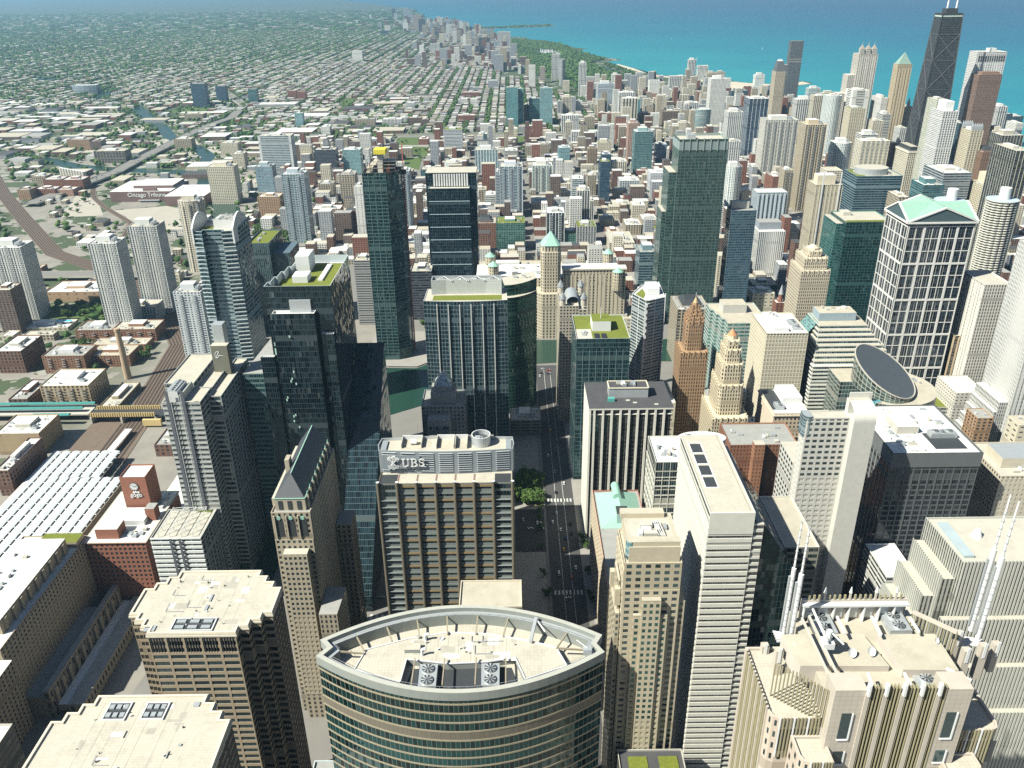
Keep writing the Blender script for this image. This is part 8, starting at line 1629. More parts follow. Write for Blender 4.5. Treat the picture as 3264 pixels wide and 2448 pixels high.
small red brick clock tower with green cap by the river|clock_tower|331.7|345.5|980.2|46|14|rg|y
low white-roofed block beside the small red clock tower|office_building|322.3|351.7|1049.3|34|30|cl|w""".split("\n"):
    l, k, *n, st, op = l.split("|"); ROWS.append((k, l, "tower" if "tower" in k else k.replace("_", " "), *map(float, n), st, op))

for r_ in ROWS:
    building(*r_)

# ================================================================ ground, water, roads
def sheet(name, P, z, mat, kind='structure', parent=None):
    m = MB(); m.poly([(x, y, z) for x, y in P], mat); o = m.build(name, parent);
    if kind: o['kind'] = kind
    return o
def ground_mat():
    N = NT('city_ground'); P = N.pos(); s = N.n('ShaderNodeSeparateXYZ'); N.l(P, s.inputs[0]); x, y = s.outputs[0], s.outputs[1]
    a = N.noise(P, .004, 6, .7); b = N.noise(P, .03, 4, .6); c = N.noise(P, .0006, 4, .6)
    city = N.mix(b, (.16, .155, .14), (.36, .33, .28))
    green = N.mix(a, (.025, .055, .02), (.10, .12, .06))
    vo = N.n('ShaderNodeTexVoronoi'); vo.inputs['Scale'].default_value = .018; N.l(P, vo.inputs['Vector'])
    speck = N.math('MULTIPLY', N.math('GREATER_THAN', N.noise(P, .006, 3, .7), .52), N.math('LESS_THAN', vo.outputs['Distance'], .33))
    green = N.mix(N.math('MULTIPLY', speck, .7), green, (.42, .41, .38))
    f = N.n('ShaderNodeMapRange'); N.l(y, f.inputs[0]); f.inputs[1].default_value = 2450; f.inputs[2].default_value = 2750
    f2 = N.n('ShaderNodeMapRange'); N.l(x, f2.inputs[0]); f2.inputs[1].default_value = -420; f2.inputs[2].default_value = -520; g = N.math('MAXIMUM', f.outputs[0], N.math('MULTIPLY', f2.outputs[0], N.math('GREATER_THAN', N.noise(P, .012, 4, .6), .5)))
    return N.set(Base_Color=N.mix(g, city, green), Roughness=.92)
def lake_mat():
    # shallow water over pale sand is turquoise, deeper water blue
    N = NT('lake_water'); P = N.pos(); s = N.n('ShaderNodeSeparateXYZ'); N.l(P, s.inputs[0]); x, y = s.outputs[0], s.outputs[1]
    off = N.math('ADD', N.math('MULTIPLY', x, .75), N.math('MULTIPLY', y, .38))      # runs away from the curving shore
    w = N.noise(P, .00035, 4, .6); v = N.n('ShaderNodeMapping'); N.l(P, v.inputs[0]); v.inputs['Scale'].default_value = (.0004, .003, 1); w2 = N.noise(v.outputs[0], 1, 4, .65)
    off = N.math('ADD', off, N.math('MULTIPLY', N.math('SUBTRACT', w, .5), 3600))
    m = N.n('ShaderNodeMapRange'); N.l(off, m.inputs[0]); m.inputs[1].default_value = 1900; m.inputs[2].default_value = 14000
    c = N.ramp(m.outputs[0], [(0, (.028, .29, .31)), (.08, (.011, .215, .27)), (.25, (.007, .145, .23)), (.6, (.005, .09, .19)), (1, (.006, .07, .17))])
    c = N.mix(N.math('MULTIPLY', N.math('GREATER_THAN', w2, .66), .45), c, (.004, .08, .20))
    n = N.noise(P, .15, 3, .6); bp = N.n('ShaderNodeBump'); bp.inputs['Strength'].default_value = .5; bp.inputs['Distance'].default_value = .8; N.l(n, bp.inputs['Height'])
    return N.set(Base_Color=c, Roughness=.35, Normal=bp.outputs[0], IOR=1.25)
def paved(name, c1, c2, sc=.05, rough=.9):
    N = NT(name); P = N.pos(); a = N.noise(P, sc, 5, .65); b = N.noise(P, sc*14, 3, .6)
    return N.set(Base_Color=N.mix(N.math('ADD', N.math('MULTIPLY', a, .7), N.math('MULTIPLY', b, .3)), c1, c2), Roughness=rough)
ASPH = paved('asphalt', (.035, .035, .037), (.075, .073, .07)); ASPH2 = paved('pale_road', (.15, .145, .13), (.26, .25, .23)); WALK = paved('pavement', (.22, .21, .19), (.40, .38, .34))
GRASS = paved('lawn', (.05, .09, .02), (.12, .17, .04)); RIV = paved('river_water', (.012, .045, .032), (.025, .065, .045), .02, .22); BAL = paved('rail_ballast', (.10, .07, .05), (.22, .17, .13), .2)
LOTM = paved('parking_concrete', (.34, .31, .26), (.48, .45, .38), .04)
sheet('ground', [(-62000, -600), (62000, -600), (62000, 90000), (-62000, 90000)], 0, ground_mat())
LAKE = [(61000, -500), (2400, 1500), (1500, 1800), (1330, 2300), (1180, 2750), (1010, 3120), (935, 3416), (1004, 3600), (1107, 3740), (1236, 3744), (1312, 3800), (1330, 3870), (1308, 3926), (1153, 3831), (1043, 3892), (1011, 3962), (790, 4128), (746, 4256), (684, 4390), (627, 4602), (570, 4886), (565, 5051), (655, 5145), (593, 5314), (552, 5416), (461, 5703), (473, 5923), (530, 6087), (479, 6161), (393, 6391), (386, 6575), (300, 6990), (290, 7080), (150, 7150), (142, 7471), (12, 7611), (-185, 8136), (-318, 8715), (-250, 8999), (400, 9246), (490, 9420), (442, 9838), (-353, 9250), (-399, 9197), (-1083, 11869), (-1742, 16410), (-2667, 19750), (-9000, 40000), (-14000, 89000), (61000, 89000)]
sheet('lake', LAKE, .5, lake_mat())
RIVERS = [[(-190, 900), (-160, 820), (-136, 775), (-98, 800), (-60, 900), (30, 905), (90, 912), (240, 905), (420, 890), (700, 900), (700, 960), (240, 975), (30, 978), (-60, 968), (-85, 925), (-115, 896), (-150, 898), (-180, 930), (-260, 1120), (-420, 1330), (-520, 1560), (-560, 1700), (-640, 1840), (-715, 2000), (-765, 2130), (-800, 2300), (-872, 2420), (-1022, 2620), (-1111, 2800), (-1235, 3020), (-1427, 3360), (-1620, 3520), (-1700, 3620), (-1706, 3727), (-1790, 3950), (-1860, 3950), (-1780, 3730), (-1760, 3570), (-1500, 3380), (-1300, 3040), (-1150, 2780), (-1050, 2590), (-905, 2400), (-830, 2270), (-790, 2120), (-745, 1990), (-690, 1810), (-610, 1690), (-560, 1530), (-465, 1300), (-320, 1090), (-240, 985)],
  [(-745, 2080), (-950, 2125), (-1100, 2180), (-1260, 2300), (-1290, 2290), (-1120, 2130), (-960, 2085), (-740, 2030)], [(-212, 420), (-188, 420), (-186, 740), (-190, 900), (-215, 900)], [(-2473, 4570), (-2285, 4287), (-2220, 4380), (-2380, 4600)], [(470, 4874), (525, 4689), (564, 4450), (543, 4345), (510, 4548), (462, 4797)], [(144, 6020), (293, 5955), (322, 5656), (342, 5292), (325, 5519), (272, 5629), (205, 5603)]]
for i, P in enumerate(RIVERS): sheet('river' if i < 4 else 'lagoon', P, .35 if i == 0 else .33, RIV)
LAWNS = [[(-322, 2275), (-215, 2240), (-208, 2376), (-318, 2400)], [(-275, 2090), (-226, 2068), (-232, 2225), (-282, 2232)], [(-330, 2424), (-262, 2412), (-266, 2545), (-335, 2548)], [(-40, 2428), (36, 2424), (44, 2540), (-33, 2545)], [(-965, 2880), (-820, 2890), (-800, 2800), (-925, 2755)], [(-700, 3500), (-615, 3490), (-590, 3220), (-640, 3185)], [(-1240, 3300), (-1130, 3300), (-1100, 3120), (-1250, 3150)], [(-700, 1130), (-560, 1130), (-560, 1075), (-700, 1075)], [(-1950, 4050), (-1790, 4010), (-1760, 3830), (-1990, 3860)]]
for P in LAWNS: sheet('lawn', P, .30, GRASS)
LOTS = [[(-820, 1690), (-720, 1725), (-600, 1640), (-600, 1540), (-730, 1560), (-770, 1640)], [(-960, 1830), (-900, 1800), (-820, 1650), (-900, 1640)], [(-700, 2020), (-600, 1990), (-590, 1890), (-690, 1900)], [(-1080, 2560), (-960, 2600), (-900, 2460), (-1010, 2420)], [(-1700, 3880), (-1640, 3880), (-1620, 3760), (-1760, 3740)], [(-930, 2420), (-800, 2440), (-780, 2330), (-880, 2300)], [(-1300, 2820), (-1220, 2880), (-1130, 2730), (-1260, 2700)]]
for P in LOTS: sheet('parking_lot', P, .26, LOTM)
sheet('beach', [(650, 4640), (600, 4900), (590, 4880), (612, 4600), (670, 4385), (730, 4250), (810, 4110), (1000, 3935), (1060, 3870), (1155, 3815), (1305, 3900), (1312, 3812), (1236, 3760), (1100, 3755), (1000, 3680), (960, 3560), (930, 3560), (900, 3900), (700, 4200)], .62, paved('sand', (.50, .44, .32), (.62, .56, .44), .02))

def pip(x, y, P):
    c = False; j = len(P)-1
    for i in range(len(P)):
        if (P[i][1] > y) != (P[j][1] > y) and x < (P[j][0]-P[i][0])*(y-P[i][1])/(P[j][1]-P[i][1])+P[i][0]: c = not c
        j = i
    return c
HWY = [(-1010, 1730),  (-992, 1890), (-979, 1975), (-968, 2060), (-976, 2200), (-978, 2400), (-986, 2751), (-956, 2960), (-1010, 3300), (-1250, 3800)]
HW2 = [(-560, 1250), (-751, 1251), (-1000, 1262), (-1500, 1290)]
RAIL = [(-395, 690), (-400, 780), (-412, 880), (-425, 980), (-500, 1120), (-620, 1260), (-730, 1345), (-790, 1390), (-975, 1637), (-1139, 1863), (-1400, 2250)]
RAIL2 = [(-640, 1290), (-700, 1450), (-740, 1590), (-790, 1650), (-850, 1722), (-905, 1800), (-940, 1867), (-1000, 2010)]
def ribbon(P, w):
    L, Rr = [], []
    for i, p in enumerate(P):
        a = Vector(P[max(0, i-1)]); b = Vector(P[min(len(P)-1, i+1)]); d = (b-a).normalized(); n = Vector((-d.y, d.x))*w/2
        L.append((p[0]+n.x, p[1]+n.y)); Rr.append((p[0]-n.x, p[1]-n.y))
    return L, Rr
def strip(name, P, w, z, mat, thick=0, mat2=None):
    L, Rr = ribbon(P, w); m = MB()
    for i in range(len(P)-1):
        m.poly([(*Rr[i], z), (*Rr[i+1], z), (*L[i+1], z), (*L[i], z)], mat)
        if thick:
            for S_ in (L, Rr): m.poly([(*S_[i], z-thick), (*S_[i+1], z-thick), (*S_[i+1], z+.9), (*S_[i], z+.9)], mat2)
    o = m.build(name); o['kind'] = 'structure'; return o
strip('highway', HWY, 34, 7, ASPH2, 2.5, M['concrete']); strip('highway', HW2, 26, 8, ASPH2, 2.5, M['concrete']); strip('railway_bed', RAIL, 30, .42, BAL); strip('railway_bed', RAIL2, 12, .44, BAL)
sheet('railway_bed', [(-440, 686), (-376, 686), (-385, 800), (-445, 800)], .41, BAL)
rm = MB(); RM = paint('worn_rail', (.16, .12, .10), .5); TB = paint('track_bed', (.055, .038, .028)); tb = MB()
for P, off in ((RAIL, (-13, -9, -5, -1, 3, 7, 11)), (RAIL2, (-3, 1))):
    for o_ in off:
        L1, _ = ribbon(P, 2*(o_-.6)); L2, _ = ribbon(P, 2*(o_+2.0))
        for i in range(len(P)-1): tb.poly([(*L1[i], .46), (*L1[i+1], .46), (*L2[i+1], .46), (*L2[i], .46)][::-1], TB)
        for g_ in (0, 1.5):
            L, _ = ribbon(P, 2*(o_+g_))
            for i in range(len(P)-1): rm.bar((*L[i], .66), (*L[i+1], .66), .28, .15, RM)
o = tb.build('track_bed'); o['kind'] = 'structure'; o = rm.build('railway_track'); o['kind'] = 'structure'
for P, w_ in ((HWY, 36), (HW2, 28), (RAIL, 50), (RAIL2, 14)):
    for i in range(len(P)-1):
        a, b = Vector(P[i]), Vector(P[i+1]); n = max(1, int((b-a).length/14))
        for k in range(n): c = a.lerp(b, k/n); FOOT.append((c.x-w_/2, c.x+w_/2, c.y-w_/2, c.y+w_/2))
# block slabs with kerbs (streets are the gaps)
XS = [-95+127*i for i in range(-4, 11)]; YS = [455, 560, 655, 760]+[1085+107*i for i in range(0, 14)]
sheet('road', [(-280, 150), (900, 150), (1400, 900), (1300, 2580), (-330, 2580), (-330, 1150), (-150, 1090), (-150, 1000), (-230, 560)], .012, ASPH2)
BL = []
pv = MB()
for i in range(len(XS)-1):
    for j in range(len(YS)-1):
        if j == 3: continue
        a, b, c, d = XS[i]+9, XS[i+1]-9, YS[j]+8, YS[j+1]-8
        if XS[i] < -150 and (YS[j] < 1000 or (XS[i] < -300 and YS[j] < 1250)): continue
        if any(pip(x, y, RIVERS[0]) or pip(x, y, LAKE) for x in (a, b) for y in (c, d)): continue
        pv.box(a, b, c, d, 0, .15, WALK, bottom=False); BL.append((a, b, c, d))
for (a, b, c, d) in ((56, 130, 150, 470), (56, 130, 500, 640), (-76, 26, 260, 440), (-76, 24, 500, 600)): pv.box(a, b, c, d, 0, .16, WALK, bottom=False)
o = pv.build('pavement'); o['kind'] = 'structure'
sheet('road', [(27, 150), (52, 150), (52, 900), (27, 900)], .17, paved('franklin_asphalt', (.045, .045, .047), (.09, .088, .085)))
sheet('road', [(-108, 150), (-78, 150), (-84, 560), (-100, 760), (-112, 760)], .174, ASPH2)
mk = MB(); WL = paint('road_white', (.6, .6, .56))
for yy in (492, 615):
    for k in range(8): mk.poly([(29+k*2.8, yy-4, .19), (30.4+k*2.8, yy-4, .19), (30.4+k*2.8, yy+1, .19), (29+k*2.8, yy+1, .19)], WL)
for k in range(6): mk.poly([(-106+k*4, 463, .19), (-104+k*4, 463, .19), (-104+k*4, 469, .19), (-106+k*4, 469, .19)], WL)
for xx in (36, 43): mk.poly([(xx, 300, .19), (xx+.35, 300, .19), (xx+.35, 890, .19), (xx, 890, .19)], WL)
o = mk.build('road_markings'); o['kind'] = 'structure'
sheet('plaza', [(-180, 1010), (-50, 1010), (-56, 968), (-85, 928), (-115, 899), (-150, 901), (-180, 935)], 1.2, WALK)
sheet('lawn', [(1, 612), (25, 604), (26, 655), (2, 655)], .2, GRASS); sheet('parking_lot', [(0, 540), (25, 540), (25, 600), (0, 600)], .2, ASPH)

# ================================================================ small buildings
def free(a, b, c, d): return not any(a < q[1] and b > q[0] and c < q[3] and d > q[2] for q in FOOT)
class Grid:
    def __init__(s): s.g = {}
    def add(s, q):
        for i in range(int(q[0]//60), int(q[1]//60)+1):
            for j in range(int(q[2]//60), int(q[3]//60)+1): s.g.setdefault((i, j), []).append(q)
    def hit(s, a, b, c, d):
        for i in range(int(a//60), int(b//60)+1):
            for j in range(int(c//60), int(d//60)+1):
                for q in s.g.get((i, j), ()):
                    if a < q[1] and b > q[0] and c < q[3] and d > q[2]: return True
        return False
OCC = Grid(); [OCC.add(q) for q in FOOT]
def wet(x, y, lim=RIVERS+[LAKE]): return any(pip(x, y, P) for P in lim)
def blocked(a, b, c, d, soft=LAWNS+LOTS):
    if OCC.hit(a, b, c, d): return True
    pts = ((a, c), (b, c), (b, d), (a, d)); return any(wet(*p) or any(pip(*p, P) for P in soft) for p in pts)
LST = ['rg', 'tg', 'to', 'br3', 'cl', 'cc', 'tg', 'yb', 'wg', 'gy', 'cl', 'wg']; CN = {'rg': 'red brick', 'tg': 'tan', 'to': 'orange brick', 'br3': 'dark brick', 'tb': 'tan brick', 'cl': 'beige', 'cc': 'cream', 'bg': 'brown', 'yb': 'yellow brick', 'wg': 'white', 'gy': 'grey'}
RN = {'white_roof': 'white', 'pale_roof': 'pale gravel', 'grey_roof': 'grey', 'dark_roof': 'black', 'tan_roof': 'tan'}; RK = list(RN)
[OCC.add(q) for q in ((-6, 28, 480, 680), (22, 58, 150, 900), (50, 135, 330, 556), (-170, -90, 760, 1000), (-215, -185, 300, 900), (-112, -76, 150, 700), (-160, -100, 560, 760))]
SOFT = []      # (x0,x1,y0,y1,h,style,roof,kind,cat,group)
def lot(x0, x1, y0, y1, h, st, rf, kind, cat, group):
    if blocked(x0, x1, y0, y1): return
    OCC.add((x0, x1, y0, y1)); SOFT.append((x0, x1, y0, y1, h, st, rf, kind, cat, group))
rr = random.Random(21)
for (a, b, c, d) in BL:
    y = c
    for row in range(4):
        dep = (d-c-6)/4; x = a
        while x < b-8:
            w_ = rr.choice([12, 16, 22, 30]); w_ = min(w_, b-x); big = rr.random() < .12
            if rr.random() < .86:
                h = rr.uniform(8, 24) if c > 1000 else rr.uniform(18, 52)
                if c > 2200 and a > 280: h = rr.uniform(14, 60) if rr.random() < .6 else h
                elif big: h *= 1.7
                sx = rr.choice(LST)
                if c > 1000 and rr.random() < .09: h = rr.uniform(32, 72); sx = rr.choice(['kw2', 'wc3', 'cr', 'wr', 'gy', 'wt2', 'cc', 'bg2', 'gl2', 'tg'])
                lot(x, x+w_-1, y, y+dep-1, h, sx, rr.choice(['white_roof', 'white_roof', 'pale_roof', 'grey_roof', 'tan_roof']), 'city_building', 'building', 'low city buildings between the towers')
            x += w_
        y += dep+(6 if row == 1 else 0)
for i in range(700):      # gold coast infill
    x, y = rr.uniform(280, 960), rr.uniform(2590, 3700)
    if x > 980-(y-2590)*.12 and y > 3300: continue
    w_, d_ = rr.uniform(14, 28), rr.uniform(14, 26); h = rr.choice([10, 14, 20, 30, 42, 60, 80]); lot(x, x+w_, y, y+d_, h, rr.choice(['rg', 'cc', 'cc', 'wg', 'tg', 'ct', 'cr', 'wr', 'gy', 'wg']), rr.choice(RK), 'apartment_building', 'building', 'apartment buildings of the lakeside district')
CN.update({'ct': 'honey', 'cr': 'cream ribbed', 'wr': 'white ribbed', 'kw2': 'white', 'wc3': 'turquoise and cream', 'wt2': 'white and glass', 'bg2': 'brown gridded', 'gl2': 'light blue glass'})
for i in range(3400):      # river corridor and west side works and warehouses
    x, y = rr.uniform(-2300, -330), rr.uniform(880, 3500)
    if x > -500 and y < 1100: continue
    w_, d_ = (rr.uniform(30, 95), rr.uniform(24, 75)) if rr.random() < .45 else (rr.uniform(14, 30), rr.uniform(12, 30))
    if y < 1900: w_, d_ = w_*.6, d_*.6
    if i < 500 and y > 1900: w_, d_ = w_*1.3, d_*1.2
    lot(x, x+w_, y, y+d_, rr.uniform(6, 13), rr.choice(['cl', 'tg', 'rg', 'br3', 'to', 'cc', 'yb', 'gy']), rr.choice(['white_roof', 'white_roof', 'pale_roof', 'grey_roof', 'tan_roof', 'dark_roof']), 'warehouse', 'warehouse', 'flat warehouses of the western works district')
TREES = []; houses = []
def streetgrid(x0, x1, y0, y1, pitch, hs, dens, hh, far=False):
    x = x0
    while x < x1:
        y = y0
        while y < y1:
            if not wet(x, y, [LAKE]) and x < 330-(y-2700)*.15+(0 if y < 4200 else -120):
                ph = int((y-y0)//210) != int((y-y0+hs[1])//210)
                if not ph:
                    for s in (-1, 1):
                        if rr.random() < dens:
                            w_ = hs[0]*rr.uniform(.8, 1.3); xa = x+s*pitch*.30-w_/2;
                            if not OCC.hit(xa, xa+w_, y, y+hs[1]) and not any(pip(xa, y, P) for P in LAWNS+RIVERS): houses.append((xa, xa+w_, y, y+hs[1]*rr.uniform(.7, 1.0), rr.uniform(*hh)))
                    if rr.random() < .9: TREES.append((x+rr.uniform(-6, 6), y+rr.uniform(0, hs[1]), pitch*rr.uniform(.07, .115)))
                    if rr.random() < .6: TREES.append((x+pitch*.5+rr.uniform(-5, 5), y+rr.uniform(0, hs[1]), pitch*rr.uniform(.05, .08)))
                elif rr.random() < .5: TREES.append((x+rr.uniform(-40, 40), y, rr.uniform(4, 6)))
            y += hs[1]*1.08
        x += pitch
streetgrid(-1000, 420, 2620, 5200, 66, (17, 13), .8, (8, 14))
streetgrid(-1900, -1000, 3300, 5200, 80, (22, 17), .7, (7, 12))
streetgrid(-3000, 200, 5200, 9000, 104, (24, 18), .55, (7, 12)); streetgrid(-6500, -3000, 4500, 9000, 150, (40, 32), .4, (6, 11)); streetgrid(-3400, -1900, 1600, 5200, 90, (26, 20), .5, (6, 10)); streetgrid(-11000, -700, 9000, 16000, 330, (60, 40), .22, (8, 18))
for i in range(1500):     # far towers speckle: mid-rise blocks north along the lake
    y = rr.uniform(4600, 10500); edge = np.interp(y, [4600, 5500, 7000, 9000, 10500], [60, 20, -60, -500, -820]); x = edge-abs(rr.gauss(0, 260)); h = rr.choice([18, 24, 30, 40, 60, 90]) if rr.random() < .35 else rr.uniform(12, 22)
    if not OCC.hit(x, x+24, y, y+20): houses.append((x, x+rr.uniform(16, 40), y, y+20, h))
# individuals: nearest 300 of each kind; each its own object
kinds = {}
for q in SOFT: kinds.setdefault(q[7], []).append(q)
near_h = sorted(houses, key=lambda q: q[2]-0.2*abs(q[0])); hn = near_h[:300]; houses = near_h[300:]
kinds['rowhouse'] = [(*q, rr.choice(['rg', 'bg', 'tg', 'br3', 'cc', 'gy']), rr.choice(RK), 'rowhouse', 'house', 'rowhouses along the tree-lined streets') for q in hn]
ORD = lambda n: '%d%s' % (n, 'th' if 10 <= n % 100 <= 20 else {1: 'st', 2: 'nd', 3: 'rd'}.get(n % 10, 'th'))
rest = []
for kd, qs in kinds.items():
    qs.sort(key=lambda q: q[2]); rest += qs[300:]; qs = qs[:300]; rows = {}
    for q in qs: rows.setdefault(int(q[2]//(53.5 if kd != 'rowhouse' else 27)), []).append(q)
    for ri, rk in enumerate(sorted(rows)):
        for k, q in enumerate(sorted(rows[rk], key=lambda q: q[0])):
            x0, x1, y0, y1, h, st, rf, kd_, cat, gp = q; mat, bay, fl = sty(st); tr = T_('trim', tuple(round(c, 3) for c in STY[st][0])); m = MB(); Q = m.shell(rect(x0, x1, y0, y1), 0, h, mat, tr, bay, fl, .8, .5); o = m.build(kd)
            adj = 'low' if h < 15 else 'mid-height' if h < 35 else 'tall'
            tag(o, '%s %s %s with %s roof, %s from left in %s row back' % (adj, CN.get(st, 'pale'), {'city_building': 'building', 'apartment_building': 'apartments'}.get(kd, kd), RN[rf], ORD(k+1), ORD(ri+1)), cat, gp)
            m = MB(); m.poly([(x, y, h-.8) for x, y in Q], M[rf]); z = h-.79
            for _ in range(int((x1-x0)*(y1-y0)/160)+1): a, b = rr.uniform(x0+1, max(x0+1.1, x1-5)), rr.uniform(y0+1, max(y0+1.1, y1-4)); s = rr.uniform(1.2, 3.6); m.box(a, min(x1-1, a+s), b, min(y1-1, b+s), z, z+rr.uniform(.8, 2.6), rr.choice([M['white'], M['metal'], M['concrete'], tr]))
            c = m.build('roof', o)
for q in rest: houses.append(q[:5])
# everything further off: one mesh of roofs and walls
def soup(name, B, walls, roofs, label):
    B = np.array(B); n = len(B); x0, x1, y0, y1, h = B.T[:5]; v = np.zeros((n, 8, 3), np.float32)
    for k, (xx, yy) in enumerate(((x0, y0), (x1, y0), (x1, y1), (x0, y1))): v[:, k, 0] = xx; v[:, k, 1] = yy; v[:, k+4, 0] = xx; v[:, k+4, 1] = yy; v[:, k+4, 2] = h
    f = np.array([[0, 1, 5, 4], [1, 2, 6, 5], [2, 3, 7, 6], [3, 0, 4, 7], [4, 5, 6, 7]]); F = (np.arange(n)[:, None, None]*8+f).reshape(-1, 4)
    g = np.random.RandomState(4); wi = g.randint(0, len(walls), n); ri = g.randint(0, len(roofs), n)+len(walls); mi = np.stack([wi, wi, wi, wi, ri], 1).ravel()
    uv = np.zeros((n, 5, 4, 2), np.float32); W_ = np.maximum(1, np.round((x1-x0)/4)); D_ = np.maximum(1, np.round((y1-y0)/4)); H_ = h/3.3
    for k in range(4): uv[:, k, 1, 0] = uv[:, k, 2, 0] = (W_, D_)[k % 2]; uv[:, k, 2, 1] = uv[:, k, 3, 1] = H_
    me = bpy.data.meshes.new(name); me.vertices.add(n*8); me.vertices.foreach_set('co', v.ravel()); me.loops.add(n*20); me.polygons.add(n*5); me.loops.foreach_set('vertex_index', F.ravel().astype(np.int32)); me.polygons.foreach_set('loop_start', np.arange(0, n*20, 4, dtype=np.int32)); me.polygons.foreach_set('material_index', mi.astype(np.int32))
    me.uv_layers.new(name='UVMap').data.foreach_set('uv', uv.ravel())
    for m_ in walls+roofs: me.materials.append(m_)
    me.update(calc_edges=True); me.shade_flat(); o = bpy.data.objects.new(name, me); COL.objects.link(o); tag(o, label, 'houses', kind='stuff')
soup('distant_houses', houses, [sty(k)[0] for k in ('rg', 'bg', 'tg', 'cc', 'wg', 'gy', 'br3')], [M[k] for k in ('white_roof', 'white_roof', 'pale_roof', 'grey_roof', 'tan_roof', 'dark_roof')], 'carpet of small houses and blocks reaching to the hazy horizon')

# ================================================================ trees
def leafmat():
    N = NT('foliage'); P = N.pos(); ri = N.n('ShaderNodeNewGeometry').outputs['Random Per Island']; oi = N.n('ShaderNodeObjectInfo').outputs['Random']; a = N.noise(P, .3, 3, .7)
    k = N.math('ADD', N.math('MULTIPLY', ri, .45), N.math('ADD', N.math('MULTIPLY', a, .4), N.math('MULTIPLY', oi, .15)))
    return N.set(Base_Color=N.ramp(k, [(.15, (.025, .06, .015)), (.5, (.06, .115, .028)), (.85, (.14, .20, .05))]), Roughness=.75, Specular_IOR_Level=.2)
LEAF = leafmat(); BARK = paint('bark', (.10, .075, .05))
def crown_mesh(seed):
    r = random.Random(seed); m = MB(); cl = [(r.gauss(0, .33), r.gauss(0, .33), r.uniform(-.25, .45), r.uniform(.35, .6)) for _ in range(9)]
    for _ in range(330):
        c = r.choice(cl); d = Vector((r.gauss(0, 1), r.gauss(0, 1), r.gauss(0, 1))).normalized()*c[3]*r.uniform(.75, 1.05); p = Vector(c[:3])+d; n = (d.normalized()+Vector((r.gauss(0, .5), r.gauss(0, .5), r.gauss(0, .5)+.3))).normalized(); X = n.orthogonal().normalized(); Y = n.cross(X); s = r.uniform(.09, .2)
        m.poly([p+X*s, p+Y*s*.8, p-X*s, p-Y*s*.9], LEAF)
    o = m.build('crown'); me = o.data; bpy.data.objects.remove(o); return me
CR = [crown_mesh(k) for k in range(5)]
tm = MB(); tm.tube((0, 0, 0), (0, 0, .62), .05, BARK, 6, .028); [tm.tube((0, 0, .5), (math.cos(a)*.35, math.sin(a)*.35, .95), .025, BARK, 4, .01) for a in (0, 1.6, 3.1, 4.6)]
o = tm.build('trunk'); TRK = o.data; bpy.data.objects.remove(o)
near = []
def grove(P, n, rmin=3, rmax=5.5, force=0):
    xs = [p[0] for p in P]; ys = [p[1] for p in P]; k = 0; t = 0
    while k < n and t < n*8:
        t += 1; x, y = rr.uniform(min(xs), max(xs)), rr.uniform(min(ys), max(ys))
        if pip(x, y, P) and (force or not (OCC.hit(x-2, x+2, y-2, y+2) or wet(x, y))): near.append((x, y, rr.uniform(rmin, rmax))); k += 1
grove([(2, 606), (25, 606), (25, 655), (2, 655)], 26, 3.2, 5, 1); grove([(-213, 470), (-203, 470), (-203, 560), (-213, 560)], 18, 2.5, 4, 1); grove([(20, 480), (25, 480), (25, 600), (20, 600)], 7, 2, 3, 1); grove([(53, 470), (57, 470), (57, 600), (53, 600)], 6, 2, 3, 1)
grove([(-655, 1121), (-560, 1139), (-560, 1075), (-680, 1085)], 34); grove([(-480, 930), (-440, 930), (-445, 1060), (-485, 1080)], 26); grove([(-560, 900), (-540, 900), (-540, 1010), (-560, 1010)], 14)
grove([(-960, 1560), (-900, 1560), (-1150, 1880), (-1190, 1860)], 34, 4, 7); grove([(-700, 1450), (-640, 1450), (-640, 1560), (-720, 1600)], 14, 4, 6); grove([(-545, 1500), (-380, 1400), (-380, 1440), (-520, 1640)], 30, 3, 6); grove([(-120, 1000), (-60, 1010), (-70, 1060), (-130, 1070)], 6)
grove([(-330, 2060), (-200, 2040), (-200, 2600), (-340, 2600)], 30, 3, 5.5); grove([(270, 2080), (300, 2080), (300, 2600), (270, 2600)], 26, 3.5, 6); grove([(10, 2100), (130, 2100), (130, 2560), (50, 2560)], 26)
for yy in range(1100, 2500, 36):
    for xx in (33+127*k for k in range(0, 5)):
        if rr.random() < .35: near.append((xx+8.5, yy+rr.uniform(-8, 8), rr.uniform(2, 3.4)))
near = sorted(near, key=lambda t: t[1])[:298]; rws = {}
for t in near: rws.setdefault(int(t[1]//60), []).append(t)
for i, rk in enumerate(sorted(rws)):
    for k, (x, y, r) in enumerate(sorted(rws[rk])):
        H = r*2.1; e = empty('tree', (x, y, .1), '%s leafy green tree, %s from left in the %s belt of trees' % ('small' if r < 3.3 else 'spreading', ORD(k+1), ORD(i+1)), 'tree', 'trees along streets, tracks and river')
        for nm, me, lc, sc in (('trunk', TRK, (0, 0, 0), (H, H, H)), ('crown', CR[rr.randrange(5)], (0, 0, H*.68), (r*1.15, r*1.15, r*1.0))): c = bpy.data.objects.new(nm, me); COL.objects.link(c); c.parent = e; c.location = lc; c.scale = sc; c.rotation_euler = (0, 0, rr.uniform(0, 6) if nm == 'crown' else 0)
def park(P, n, a=4, b=8):
    xs = [p[0] for p in P]; ys = [p[1] for p in P]
    for _ in range(n):
        x, y = rr.uniform(min(xs), max(xs)), rr.uniform(min(ys), max(ys))
        if pip(x, y, P) and not OCC.hit(x-3, x+3, y-3, y+3) and not wet(x, y): TREES.append((x, y, rr.uniform(a, b)))
